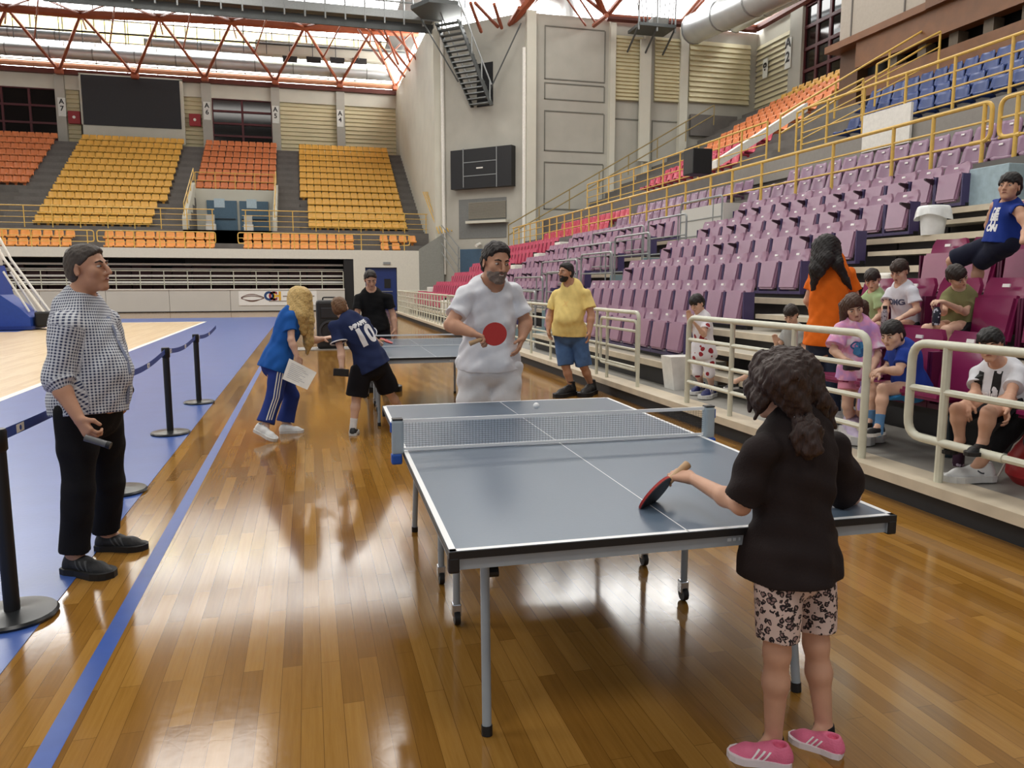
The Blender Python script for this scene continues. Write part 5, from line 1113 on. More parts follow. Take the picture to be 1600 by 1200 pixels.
class Person:
    def __init__(s, label, J, sc=1.0, HH=.236, h=.006, girth=1.0, belly=0.0, skin_m=None, name='person', floor=0.0, depth=1.0, arm=1.0, leg=1.0):
        s.J = {k: A(v) for k, v in J.items()}; s.sc, s.HH, s.h, s.g, s.belly, s.fl, s.dp, s.am, s.lm = sc, HH, h, girth, belly, floor, depth, arm, leg; J = s.J; s.skin = skin_m
        J.setdefault('pelvis', (J['hipL'] + J['hipR']) / 2)
        s.base = np.array((J['pelvis'][0], J['pelvis'][1], floor)); s.root = empty(name, s.base, label, 'person')
        s.up = unit(J['neck'] - J['pelvis']); s.rt = unit((J['shR'] - J['shL']) * .7 + (J['hipR'] - J['hipL']) * .3 / (np.linalg.norm(J['hipR'] - J['hipL']) + 1e-6) * np.linalg.norm(J['shR'] - J['shL']))
        s.fw = unit(np.cross(s.up, s.rt)); s.hands = []
        s.hf, s.hr, s.hu = frame(J['face'], J.get('headup', J['head'] - J['neck']))
    def add(s, name, field, m, label=None, attr=None, one=True):
        P, Q = field.mesh() if isinstance(field, Field) else field
        me, P, Q = npmesh(name, P, Q, m, s.base, attr, one); o = bpy.data.objects.new(name, me); COL.objects.link(o); o.parent = s.root
        if label: o['label'] = label
        s.last = (P, Q); return o
    def bvh(s): return BVHTree.FromPolygons(s.last[0].tolist(), s.last[1].tolist())
    def bounds(s, keys, pad):
        pts = np.array([s.J[k] for k in keys if k in s.J]); return pts.min(0) - pad, pts.max(0) + pad
    # torso profile: fraction up the spine, half width, half depth
    TP = [(-.06, .150, .118), (.12, .152, .115), (.30, .142, .108), (.48, .146, .112), (.66, .158, .118), (.82, .160, .108), (.93, .120, .080)]
    def spine(s, t):
        J = s.J; b = J.get('bend', np.zeros(3)); return J['pelvis'] + (J['neck'] - J['pelvis']) * t + b * (4 * t * (1 - t))
    def raxis(s, t):
        J = s.J; a = unit(J['hipR'] - J['hipL']); b = unit(J['shR'] - J['shL']); r = unit(a * (1 - t) + b * t); u = s.up; r = unit(r - u * r.dot(u)); return r, np.cross(u, r), u
    def torso(s, F, off=0.0, k=.05, lo=-9, hi=9, straight=0.0):
        sc, g = s.sc, s.g; SL = np.linalg.norm(s.J['neck'] - s.J['pelvis'])
        for t, rx, ry in s.TP:
            if t < lo or t > hi: continue
            r, f, u = s.raxis(min(max(t, 0), 1)); w = rx * sc * (g if t < .75 else (g + 1) / 2); d = ry * sc * (g if t < .75 else (g + 1) / 2) * s.dp
            if straight: w = w * (1 - straight) + .160 * sc * g * straight if t < .8 else w
            b = s.belly * sc * max(0, 1 - abs(t - .28) / .42)
            F.ell(s.spine(t) + f * (b * .6 - .004), (r, f, u), (w + off, d + b * .5 + off, .13 * sc * max(.8, SL / (.5 * sc)) + off * .3), k)
    def headprims(s, F, k=.012):
        H, c, f, r, u = s.HH, s.J['head'], s.hf, s.hr, s.hu; p = lambda a, b, e: c + (r * a + f * b + u * e) * H
        X = (r, f, u)
        F.ell(p(0, -.06, .13), X, (.325 * H, .40 * H, .36 * H), .02); F.ell(p(0, .10, -.20), X, (.25 * H, .27 * H, .29 * H), .05 * H + .01)
        F.cone(p(-.05, .27, -.42), p(.05, .27, -.42), .075 * H, .075 * H, .09 * H)
        for q in (-1, 1): F.ell(p(q * .18, .22, -.08), X, (.11 * H, .12 * H, .12 * H), .08 * H)
        F.cone(p(-.15, .31, .10), p(.15, .31, .10), .05 * H, .05 * H, .06 * H)
        for q in (-1, 1): F.ell(p(q * .145, .405, .025), X, (.085 * H, .06 * H, .05 * H), .05 * H, 'sub')
        F.chain([p(0, .36, .06), p(0, .42, -.04), p(0, .455, -.12)], [.035 * H, .042 * H, .052 * H], .035 * H)
        for q in (-1, 1): F.cone(p(q * .055, .40, -.145), p(q * .06, .38, -.15), .03 * H, .03 * H, .025 * H)
        F.cone(p(-.08, .335, -.255), p(.08, .335, -.255), .035 * H, .035 * H, .03 * H)
        F.ell(p(0, .40, -.26), X, (.085 * H, .04 * H, .008 * H), .015 * H, 'sub')
        for q in (-1, 1):
            F.ell(p(q * .335, -.06, -.02), (unit(r * 1 + f * .35 * -q), f, u), (.028 * H, .085 * H, .135 * H), .02 * H); F.ell(p(q * .365, -.03, -.01), X, (.02 * H, .045 * H, .08 * H), .015 * H, 'sub')
        nb = s.J['neck']; F.chain([p(0, -.10, -.22), nb + s.up * (-.01)], [.235 * H, .058 * s.sc * s.g ** .5], .03)
    def limb(s, F, side, off=0, k=.02, part='both'):
        J, sc = s.J, s.sc * s.am; sh, el, wr = J['sh' + side], J['el' + side], J['wr' + side]
        if part in ('both', 'upper'): F.chain([sh, sh * .55 + el * .45, el], [.048 * sc + off, .046 * sc + off, .039 * sc + off], k)
        if part in ('both', 'fore'): F.chain([el, el * .7 + wr * .3, wr], [.041 * sc + off, .043 * sc + off, .028 * sc + off], k)
    def legp(s, F, side, off=0, k=.025, to=2):
        J, sc = s.J, s.sc * s.lm; h_, kn, an = J['hip' + side], J['kn' + side], J['an' + side]; g = (s.g + 1) / 2
        F.chain([h_, h_ * .5 + kn * .5, kn], [.088 * sc * g + off, .075 * sc * g + off, .056 * sc + off], k)
        if to > 1: bk = unit(np.cross(np.cross(kn - h_, an - kn) + 1e-9 * A((1, 0, 0)), an - kn)) * 0; F.chain([kn, kn * .68 + an * .32 + bk, an], [.054 * sc + off, .056 * sc + off, .037 * sc + off], k)
    def hand(s, F, side, d, n, curl=.35, sc=None, thumb=.5, spread=1.0):
        sc = (sc or s.sc); J = s.J; w = J['wr' + side]; d = unit(d); n = A(n); n = unit(n - d * n.dot(d)); t = np.cross(d, n) if side == 'R' else np.cross(n, d)
        rf = max(.0088 * sc, 1.15 * s.h)
        for i, (o, L) in enumerate(zip((.028, .0095, -.0095, -.027), (.072, .080, .074, .058))):
            b = w + d * (.088 - .004 * abs(i - 1)) * sc + t * o * sc * spread; F.cone(w + d * .012 * sc + t * o * .55 * sc, b, .0165 * sc, .0125 * sc, .012 * sc)
            p = b; a = curl * .7
            for q, fr in enumerate((.45, .32, .23)):
                v = d * math.cos(a) + n * math.sin(a) + t * (o * 1.5 * (1 - q * .3) * max(0, 1 - curl)); e = p + v * L * fr * sc * 1.0; F.cone(p, e, rf * (1.05 - .07 * q), rf * (.98 - .07 * q), .004); p = e; a += curl * (1.0 if q == 0 else .8)
        b = w + d * .025 * sc + t * .026 * sc; m = b + (t * .62 + d * .62 + n * thumb * .7) * .045 * sc; e = m + (t * (.25 - .3 * curl) + d * .85 + n * thumb) * .034 * sc
        F.chain([w + d * .01 * sc + t * .01 * sc, b, m, e], [.018 * sc, .0165 * sc, rf * 1.25, rf * 1.05], .008)
    def body(s, hands=True, legs=True):
        J = s.J; lo, hi = s.bounds([k for k in J if k[:2] in ('he', 'ne', 'sh', 'el', 'wr', 'pe', 'hi', 'kn', 'an', 'to') and k != 'headup'], .22 * s.sc + .03)
        F = Field(lo, hi, s.h); s.torso(F)
        for q in 'LR':
            F.cone(s.spine(.92), J['sh' + q], .056 * s.sc, .050 * s.sc, .03); s.limb(F, q)
            if legs: s.legp(F, q)
        s.headprims(F)
        for kw in s.hands: s.hand(F, **kw)
        if legs:
            for q in 'LR':
                if 'heel' + q in J: F.chain([J['an' + q], J['heel' + q] * .45 + J['toe' + q] * .55 + A((0, 0, .035 * s.sc))], [.037 * s.sc, .028 * s.sc], .02)
        return s.add('body', F, s.skin)
    def face(s, iris=(60, 40, 28), brow=(40, 28, 22), lip=(150, 84, 76), brows=True):
        H, c, f, r, u = s.HH, s.J['head'], s.hf, s.hr, s.hu; p = lambda a, b, e: V(c + (r * a + f * b + u * e) * H); Rm = Matrix((V(r), V(f), V(u))).transposed()
        for q in (-1, 1):
            e = put('eye', MB().lathe([(.0001, -.03 * H), (.036 * H, -.022 * H), (.056 * H, 0), (.036 * H, .02 * H), (.0001, .026 * H)], p(q * .145, .314, .025), 14, Rm), mat('eye_white', (196, 186, 178), rough=.2, var=0), s.root, smooth='all')
            put('iris', MB().lathe([(.0001, .0), (.0235 * H, .0), (.022 * H, .004 * H), (.0001, .006 * H)], p(q * .145, .366, .025), 12, Rm @ Matrix.Rotation(-math.pi / 2, 3, 'X')), mat('iris_%d_%d' % (iris[0], iris[1]), iris, rough=.15, var=0), e, smooth='all')
        if brows:
            for q in (-1, 1): put('eyebrow', MB().tube([p(q * .06, .372, .105), p(q * .14, .368, .135), p(q * .23, .30, .105)], [.016 * H, .02 * H, .01 * H], 6), mat('brow_%d' % brow[0], brow, rough=.8), s.root, smooth='all')
        put('lips', MB().tube([p(-.10, .335, -.262), p(-.04, .372, -.25), p(.04, .372, -.25), p(.10, .335, -.262)], [.008 * H, .022 * H, .022 * H, .008 * H], 8), mat('lip_%d' % lip[0], lip, rough=.45), s.root, smooth='all')
    def hair(s, rgb, t=.035, front=.30, low=-.22, bulk=1.0, extra=None, name='hair', wr=.004, label=None, side_low=None):
        H, c, f, r, u = s.HH, s.J['head'], s.hf, s.hr, s.hu; p = lambda a, b, e: c + (r * a + f * b + u * e) * H; X = (r, f, u); h = min(s.h, .006)
        lo, hi = c - 1.0 * H - .02, c + 1.0 * H + .02
        if extra: pts = np.array([q for ch in extra for q in ch[0]]); lo = np.minimum(lo, pts.min(0) - .1); hi = np.maximum(hi, pts.max(0) + .1)
        F = Field(lo, hi, h); cut = [(p(0, .40, front), -f * .50 + u * -.0 + u * -.0 if False else f * .80 - u * .60), (p(0, 0, low), -u)]
        F.ell(p(0, -.06, .13), X, ((.325 + t) * H * bulk, (.40 + t) * H * bulk, (.36 + t * 1.3) * H * bulk), 0, cut=cut)
        F.ell(p(0, -.16, -.04), X, ((.30 + t) * H, (.29 + t) * H, (.28 + t) * H), .02, cut=cut)
        F.ell(p(0, -.03, .30), X, ((.26 + t) * H * bulk, (.36 + t) * H * bulk, (.20 + t * 1.4) * H), .02, cut=[(p(0, .40, front), f * .86 - u * .5), (p(0, 0, low), -u)])
        if not extra:
            for q in (-1, 1): F.ell(p(q * .40, -.02, -.10), X, (.17 * H, .13 * H, .19 * H), .008, 'sub'); F.ell(p(q * .34, .22, -.06), X, (.14 * H, .2 * H, .24 * H), .008, 'sub')
        for ch in (extra or []): F.chain([A(q) for q in ch[0]], ch[1], ch[2] if len(ch) > 2 else .02)
        F.wrinkle(wr, 210, 5, (1, 1, .22))
        m = hairmat('hair_%d_%d_%d' % rgb, rgb); return s.add(name, F, m, label, one=True)
    def beard(s, rgb, full=True):
        H, c, f, r, u = s.HH, s.J['head'], s.hf, s.hr, s.hu; p = lambda a, b, e: c + (r * a + f * b + u * e) * H; X = (r, f, u); F = Field(c - .8 * H, c + .8 * H, min(s.h, .004) if s.h < .006 else .005)
        e_ = .018 if full else .008
        F.ell(p(0, .10, -.21), X, ((.25 + e_) * H, (.275 + e_) * H, (.29 + e_) * H), .0, cut=[(p(0, .34, -.17), u * .9 - f * .15), (p(0, -.02, 0), -f)]); F.cone(p(-.05, .27, -.42), p(.05, .27, -.42), (.08 + e_) * H, (.08 + e_) * H, .06 * H)
        F.cone(p(-.09, .35, -.20), p(.09, .35, -.20), .03 * H, .03 * H, .02 * H)
        F.ell(p(0, .42, -.255), X, (.085 * H, .1 * H, .03 * H), .01, 'sub'); F.wrinkle(.002, 300, 9)
        return s.add('beard', F, hairmat('hair_%d_%d_%d' % rgb, rgb))
    def top(s, m, off=.016, sleeve=.6, hem=-.12, flare=.02, neckr=.072, wr=.006, seed=1, name='shirt', straight=.5, attr=None, label=None, collar=0, sleeve_flare=.02, sides='LR', sl_off=0.0):
        J, sc = s.J, s.sc; lo, hi = s.bounds(['neck', 'shL', 'shR', 'elL', 'elR', 'pelvis', 'hipL', 'hipR'] + (['wrL', 'wrR'] if sleeve > 1 else []), .26 * sc); F = Field(lo, hi, s.h)
        s.torso(F, off, .05, straight=straight)
        P0, hp = J['pelvis'], s.spine(hem); r, f, u = s.raxis(0)
        F.ell(P0 + u * (.02 * sc), (r, f, u), (.158 * sc * s.g + off + flare, .122 * sc * s.g * s.dp + off + flare + s.belly * sc * .35, .2 * sc), .05); F.ell(P0 - u * (.07 * sc) + f * s.belly * sc * .2, (r, f, u), (.158 * sc * s.g + off + flare * 1.3, .122 * sc * s.g * s.dp + off + flare * 1.3, .15 * sc), .04)
        for q in 'LR':
            F.cone(s.spine(.90), J['sh' + q], .058 * sc + off * .8, .052 * sc + off * .8, .025)
            sh, el, wr_ = J['sh' + q], J['el' + q], J['wr' + q]
            if sleeve <= 0: continue
            d = unit(el - sh)
            if sleeve <= 1:
                e = sh + (el - sh) * sleeve; F.cone(sh, e + d * .05, (.049 * sc * s.am + off * .7 + sl_off), .046 * sc * s.am + off * .7 + sl_off + sleeve_flare, .02, cut=[(e, d)])
            else:
                F.cone(sh, el, .058 * sc * s.am + off, .05 * sc * s.am + off + .004, .03); q_ = sleeve - 1; d2 = unit(wr_ - el); e = el + (wr_ - el) * q_
                F.cone(el, e + d2 * .05, .05 * sc * s.am + off + .004, .046 * sc * s.am + off + sleeve_flare, .02, cut=[(e, d2)])
        if sleeve <= 0:
            for q in (-1, 1): F.cone(J['shR' if q > 0 else 'shL'] - s.up * .03 * sc, J['shR' if q > 0 else 'shL'] + s.rt * q * .15 * sc, .075 * sc, .09 * sc, .015, 'sub')
        F.wrinkle(wr, 38, seed, (1, 1, .7)); F.plane(hp, -s.up)
        nk = J['neck']; hd = unit(J['head'] - nk)
        if collar: F.cone(nk - s.up * .03 * sc, nk + hd * .018 * sc, .074 * sc, .070 * sc, .012)
        F.cone(nk + s.up * (-.012 if not collar else .02) * sc + s.fw * .018 * sc, nk + hd * .25 * sc, neckr * sc, neckr * 1.15 * sc, .004, 'sub')
        return s.add(name, F, m, label, attr)
    def bottom(s, m, length=2.0, off=.014, waist=.10, wr=.005, seed=2, name='trousers', flare=.008, label=None, attr=None, hem_flat=True):
        """length 0..1 along the thigh, 1..2 along the shin"""
        J, sc = s.J, s.sc; lo, hi = s.bounds(['pelvis', 'hipL', 'hipR', 'knL', 'knR'] + (['anL', 'anR'] if length > 1 else []), .22 * sc); F = Field(lo, hi, s.h)
        s.torso(F, off * .3, .04, hi=.2); r, f, u = s.raxis(0); g = (s.g + 1) / 2; lm = s.lm
        F.ell(J['pelvis'] - u * .04 * sc, (r, f, u), (.158 * sc * s.g + off, .118 * sc * s.g * s.dp + off, .13 * sc), .04)
        for q in 'LR':
            a, b, c = J['hip' + q], J['kn' + q], J['an' + q]
            if length <= 1:
                e = a + (b - a) * length; d = unit(b - a); F.chain([a, e + d * .06], [.09 * sc * g * lm + off, (.09 - .03 * length) * sc * g * lm + off + flare], .02, cut=[(e, d)])
            else:
                F.chain([a, a * .5 + b * .5, b], [.09 * sc * g * lm + off, .077 * sc * g * lm + off, .060 * sc * lm + off], .02); d = unit(c - b); e = b + (c - b) * (length - 1)
                F.chain([b, e + d * .05], [.060 * sc * lm + off, (.06 - .016 * (length - 1)) * sc * lm + off + flare], .02, cut=[(e, d)])
        F.wrinkle(wr, 30, seed, (1, 1, .8)); F.plane(J['pelvis'] + s.up * waist * sc, s.up)
        return s.add(name, F, m, label, attr)
    def shoe(s, side, upper, sole, sc=None, pitch=0.0, stripe=None, high=0.0, sock=None, accent=None, name='shoe', nstripe=3):
        sc = (sc or s.sc) * 1.0; hl, te = s.J['heel' + side], s.J['toe' + side]; d = te - hl; L = np.linalg.norm(d); d = d / L
        r = unit(np.cross(d, A((0, 0, 1)))); u = np.cross(r, d); W = .052 * L / .27; h = min(s.h, .0055)
        P = lambda a, b, c: hl + d * a * L + r * b * W + u * c * L
        F = Field(np.minimum(hl, te) - .12, np.maximum(hl, te) + A((.12, .12, .22)), h)
        F.chain([P(.14, 0, .16), P(.38, 0, .17), P(.70, 0, .10), P(.90, 0, .075)], [.135 * L, .13 * L, .135 * L, .085 * L], .03); F.cone(P(.12, 0, .12), P(.18, 0, .36 + high), .125 * L, .12 * L, .03)
        F.plane(P(0, 0, .085), -u); F.plane(P(.0, 0, .37 + high), u)
        F.cone(P(.19, 0, .30 + high), P(.19, 0, .55 + high), .095 * L, .1 * L, .01, 'sub')
        sh = s.add(name, F, upper); bv = s.bvh()
        prof = [(.0, .35), (.03, .75), (.15, .9), (.35, .82), (.55, .95), (.72, 1.08), (.86, .92), (.95, .6), (1.0, .0)]; out = [(a, b) for a, b in prof] + [(a, -b) for a, b in reversed(prof[:-1])]
        mb = MB(); mb.prism([V(P(a * 1.02 - .01, b * 1.12, .0)) for a, b in out], (0, 0, 0), V(u * .115 * L)); so = put('sole', mb, sole, s.root); so.parent = sh; so.location = (0, 0, 0)
        so.data.transform(Matrix.Identity(4))
        if stripe:
            for q in (-1, 1):
                mb = MB()
                for i in range(nstripe):
                    pts = []
                    for t in np.linspace(0, 1, 6):
                        for e in (-1, 1):
                            a = P(.36 + .085 * i + .12 * (1 - t) - .03 + e * .017, q * 3, .10 + .17 * t); hit = bv.ray_cast(V(a), V(-r * q))
                            pts.append((hit[0] + V(r * q * .002)) if hit[0] is not None and hit[3] < .4 else None)
                    for j in range(5):
                        g_ = pts[2 * j:2 * j + 4]
                        if all(x is not None for x in g_): mb.quad(g_[0], g_[1], g_[3], g_[2])
                if mb.v: st = put('stripe', mb, stripe, s.root, fix=False); st.parent = sh; st['kind'] = 'stuff'
        if sock:
            an, kn = s.J['an' + side], s.J['kn' + side]; G = Field(np.minimum(an, kn) - .1, np.maximum(an, kn) + .1, h); t = sock[1]; q = unit(kn - an); G.chain([an - q * .06, an, an + (kn - an) * t + q * .03], [.045 * s.sc, .042 * s.sc, .05 * s.sc], .01, cut=[(an + (kn - an) * t, q)]); s.add('sock', G, sock[0])
        return sh
def hairmat(name, rgb):
    if name in MATS: return MATS[name]
    m = mat(name, rgb, rough=.55, var=0); t = NT(m); tc = t.n('ShaderNodeTexCoord'); mp = t.n('ShaderNodeMapping'); mp.inputs['Scale'].default_value = (90, 90, 9); no = t.n('ShaderNodeTexNoise'); no.inputs['Scale'].default_value = 3; no.inputs['Detail'].default_value = 5
    t.l(tc.outputs['Object'], mp.inputs[0]); t.l(mp.outputs[0], no.inputs['Vector']); r = t.n('ShaderNodeValToRGB'); c = lin(rgb); e = r.color_ramp.elements; e[0].position = .3; e[1].position = .72
    e[0].color = (c[0] * .55, c[1] * .55, c[2] * .55, 1); e[1].color = (min(1, c[0] * 1.5 + .004), min(1, c[1] * 1.45 + .003), min(1, c[2] * 1.4 + .002), 1); t.l(no.outputs['Fac'], r.inputs[0]); t.l(r.outputs[0], t.b.inputs['Base Color'])
    bu = t.n('ShaderNodeBump'); bu.inputs['Strength'].default_value = .6; bu.inputs['Distance'].default_value = .004; t.l(no.outputs['Fac'], bu.inputs['Height']); t.l(bu.outputs[0], t.b.inputs['Normal']); return m
def cloth(name, rgb, rough=.85, var=.08, bump=.25): return mat(name, rgb, rough=rough, var=var, scale=9, bump=bump, bscale=160, spec=.25)
def decal(name, body, size, P, bv, c, n, up, m, parent=None, lift=.0025, bold=0.0, seglen=.02):
    """lettering laid onto a garment: projected along -n onto its surface"""
    vs, fs = text_mesh(body, size, bold=bold); bm = bmesh.new(); bl = [bm.verts.new(v) for v in vs]
    for f in fs:
        try: bm.faces.new([bl[i] for i in f])
        except Exception: pass
    bmesh.ops.triangulate(bm, faces=bm.faces)
    for _ in range(3):
        e = [x for x in bm.edges if x.calc_length() > seglen]
        if not e: break
        bmesh.ops.subdivide_edges(bm, edges=e, cuts=1); bmesh.ops.triangulate(bm, faces=bm.faces)
    n = V(unit(n)); up = V(up); up = (up - n * up.dot(n)).normalized(); x = up.cross(n); mb = MB(); bm.verts.index_update(); pos = []; ok = []
    for v in bm.verts:
        o = V(c) + x * v.co.x + up * v.co.y + n * .35; h_ = bv.ray_cast(o, -n); ok.append(h_[0] is not None and h_[3] < .7); pos.append(h_[0] + n * lift if ok[-1] else o)
    mb.add(pos, [tuple(q.index for q in f.verts) for f in bm.faces if all(ok[q.index] for q in f.verts)]); bm.free()
    o = put(name, mb, m, P.root, fix=False)
    if parent is not None: o.parent = parent
    return o
def ribbon(name, P, bv, pts, dirs, w, m, parent=None, lift=.0025):
    """a strip (side stripe, hem band) projected on a garment. pts: path, dirs: outward direction at each"""
    mb = MB(); prev = None
    for i in range(len(pts)):
        t = unit(A(pts[min(i + 1, len(pts) - 1)]) - A(pts[max(i - 1, 0)])); n = unit(dirs[i]); s_ = np.cross(t, n); cur = []
        for e in (-1, 1):
            o = A(pts[i]) + s_ * e * w / 2 + n * .3; h_ = bv.ray_cast(V(o), V(-n)); cur.append(h_[0] + V(n) * lift if h_[0] is not None and h_[3] < .5 else None)
        if prev and all(x is not None for x in prev + cur): mb.quad(prev[0], prev[1], cur[1], cur[0])
        prev = cur
    if not mb.v: return None
    o = put(name, mb, m, P.root, fix=False)
    if parent is not None: o.parent = parent
    return o
def lerp(a, b, t): return A(a) * (1 - t) + A(b) * t
def JJ(**k):
    o = {}
    for n, v in k.items():
        if isinstance(v, tuple) and len(v) == 3 and n not in ('face', 'headup', 'bend'): o[n] = atY(*v)
        else: o[n] = V(v)
    return o
def Zf(u, v, z=0.0): return atZ(u, v, z)
SK_A = skin('tan', (194, 146, 118)); SK_B = skin('warm', (204, 158, 132)); SK_C = skin('fair', (218, 178, 154))
def away(p, q, d): return V(p) + (V(q) - V(p)).normalized() * d
# ---- pattern cloths
def checks(name, ca, cb, period):
    m = mat(name, cb, rough=.8, var=0); t = NT(m); at = t.n('ShaderNodeAttribute', attribute_name='cuv'); sp = t.n('ShaderNodeSeparateXYZ'); t.l(at.outputs['Vector'], sp.inputs[0]); w_ = []
    for ax in 'XY':
        a = t.n('ShaderNodeMath', operation='DIVIDE'); a.inputs[1].default_value = period; t.l(sp.outputs[ax], a.inputs[0]); f = t.n('ShaderNodeMath', operation='FRACT'); t.l(a.outputs[0], f.inputs[0]); g = t.n('ShaderNodeMath', operation='GREATER_THAN'); g.inputs[1].default_value = .5; t.l(f.outputs[0], g.inputs[0]); w_.append(g)
    s = t.n('ShaderNodeMath', operation='ADD'); t.l(w_[0].outputs[0], s.inputs[0]); t.l(w_[1].outputs[0], s.inputs[1]); r = t.n('ShaderNodeValToRGB'); h = t.n('ShaderNodeMath', operation='MULTIPLY'); h.inputs[1].default_value = .5; t.l(s.outputs[0], h.inputs[0]); t.l(h.outputs[0], r.inputs[0])
    r.color_ramp.interpolation = 'CONSTANT'; e = r.color_ramp.elements; e[0].color = lin(cb); e[1].color = lin(ca); e[1].position = .75; x = r.color_ramp.elements.new(.25); x.color = tuple(.72 * p + .28 * q for p, q in zip(lin(ca), lin(cb))); t.l(r.outputs[0], t.b.inputs['Base Color']); return m
def spots(name, base, ring, core, scale, w=(.13, .34), bias=.0):
    m = mat(name, base, rough=.8, var=0); t = NT(m); tc = t.n('ShaderNodeTexCoord'); no = t.n('ShaderNodeTexNoise'); no.inputs['Scale'].default_value = scale * 1.2; mx = t.n('ShaderNodeMix', data_type='RGBA', blend_type='LINEAR_LIGHT'); mx.inputs['Factor'].default_value = .012
    t.l(tc.outputs['Object'], no.inputs['Vector']); t.l(tc.outputs['Object'], mx.inputs['A']); t.l(no.outputs['Color'], mx.inputs['B']); vo = t.n('ShaderNodeTexVoronoi'); vo.inputs['Scale'].default_value = scale; t.l(mx.outputs['Result'], vo.inputs['Vector'])
    r = t.n('ShaderNodeValToRGB'); r.color_ramp.interpolation = 'CONSTANT'; e = r.color_ramp.elements; e[0].color = lin(core); e[1].color = lin(base); e[1].position = w[1]; x = r.color_ramp.elements.new(w[0]); x.color = lin(ring); t.l(vo.outputs['Distance'], r.inputs[0]); t.l(r.outputs[0], t.b.inputs['Base Color']); return m
def body_uv(P):
    """around / along coordinates of a shirt: torso by angle, sleeves along the arm"""
    J = P.J
    def f(X):
        r, fw, u = P.raxis(.5); c = P.spine(.5); d = X - c; ang = np.arctan2(d @ r, d @ fw); out = np.stack([ang * .17, d @ u, np.zeros(len(X))], 1)
        for q in 'LR':
            for a, b in ((J['sh' + q], J['el' + q]), (J['el' + q], J['wr' + q])):
                ax = unit(b - a); L = np.linalg.norm(b - a); t = (X - a) @ ax; e = X - a - t[:, None] * ax; dist = np.linalg.norm(e, axis=1); side = np.abs((X - c) @ r) > .168 if a is J['sh' + q] else np.ones(len(X), bool)
                s = 1 if q == 'R' else -1; ok = (t > (0.0 if a is J['sh' + q] else .02)) & (t < L + .06) & (dist < .098) & side & (((X - c) @ r) * s > 0)
                v = unit(fw - ax * fw.dot(ax)); w_ = np.cross(ax, v); an = np.arctan2(e @ w_, e @ v); out[ok] = np.stack([an * .062, t, np.zeros(len(t))], 1)[ok]
        return out
    return f
# ================================================================== 1 man in the checked shirt
J = JJ(head=(138, 420, 4.50), face=(.955, -.29, -.02), headup=(-.10, .0, 1), neck=(124, 474, 4.55), shR=(101, 510, 4.32), shL=(163, 503, 4.72), elR=(88, 594, 4.28), wrR=(124, 655, 4.20), elL=(186, 576, 4.80), wrL=(199, 612, 4.60),
       pelvis=(138, 634, 4.5), hipR=(121, 642, 4.40), hipL=(158, 638, 4.60), knR=(124, 762, 4.36), knL=(171, 752, 4.66), heelR=Zf(104, 893), toeR=Zf(178, 903), heelL=Zf(152, 858), toeL=Zf(231, 858), bend=(.02, -.01, 0))
J['anR'] = away(J['heelR'], J['toeR'], .06) + V((0, 0, .1)); J['anL'] = away(J['heelL'], J['toeL'], .06) + V((0, 0, .1))
p = Person('heavyset man in blue and white checked shirt and black trousers, one hand in pocket', J, sc=1.0, HH=.245, h=.0052, girth=1.08, belly=.09, skin_m=SK_A)
dR = A(atY(150, 694, 4.14)) - A(J['wrR']); p.hands = [dict(side='R', d=dR, n=(.55, .8, .1), curl=.95, thumb=.6), dict(side='L', d=(-.25, -.3, -1), n=(-.9, .3, 0), curl=.3)]
p.body(); p.face(brow=(60, 50, 44), lip=(150, 92, 84)); p.hair((66, 58, 52), t=.02, front=.52, low=-.30, wr=.003)
M_CHK = checks('blue_white_check_cotton', (222, 226, 232), (30, 44, 84), .0155)
sh = p.top(M_CHK, off=.018, sleeve=1.12, hem=-.07, flare=.012, collar=1, neckr=.066, wr=.010, seed=11, attr=body_uv(p), straight=.3, sleeve_flare=.016); bv = p.bvh()
c = p.spine(.5); ctr = [p.spine(t) for t in (.0, .15, .3, .45, .6, .75, .86)]; ribbon('button_placket', p, bv, ctr, [p.fw] * 7, .03, mat('placket_blue', (120, 130, 156), rough=.8), sh)
for s in (-1, 1):
    mb = MB(); n_ = p.J['neck']; q = [n_ + p.fw * .075 + p.rt * s * .012 - p.up * .0, n_ + p.fw * .05 + p.rt * s * .062 + p.up * .035, n_ + p.fw * .075 + p.rt * s * .085 - p.up * .02, n_ + p.fw * .098 + p.rt * s * .045 - p.up * .052]
    mb.prism([V(x) for x in q], (0, 0, 0), V(p.fw * .008 + p.up * .004)); o = put('collar_point', mb, mat('collar_blue', (104, 116, 146), rough=.8), p.root); o.parent = sh
p.bottom(cloth('black_trouser_cloth', (20, 20, 24)), length=1.93, off=.016, waist=.09, flare=.016, wr=.007)
for q in 'RL': p.shoe(q, mat('black_trainer', (28, 28, 30), rough=.6, bump=.3, bscale=90), mat('black_trainer_sole', (20, 20, 22), rough=.6), stripe=mat('dark_grey_stripe', (70, 72, 74)))
wd = unit(A(J['wrL']) - A(J['elL'])); put('wristwatch', MB().tube([V(p.J['wrL'] - wd * .04), V(p.J['wrL'] - wd * .01)], .037, 14), M_BLACK, p.root)
ce = V(atY(149, 689, 4.10)); d_ = V((.93, -.15, -.34)); t = empty('microphone', ce, 'grey wireless microphone held low in the checked-shirt man\'s hand', 'microphone')
put('grip', MB().tube([ce - d_ * .05, ce + d_ * .055], .017, 14), mat('mic_grey', (96, 98, 100), rough=.35), t, smooth=True); put('base_ring', MB().tube([ce + d_ * .055, ce + d_ * .075], .0185, 14), M_BLACK, t, smooth=True)
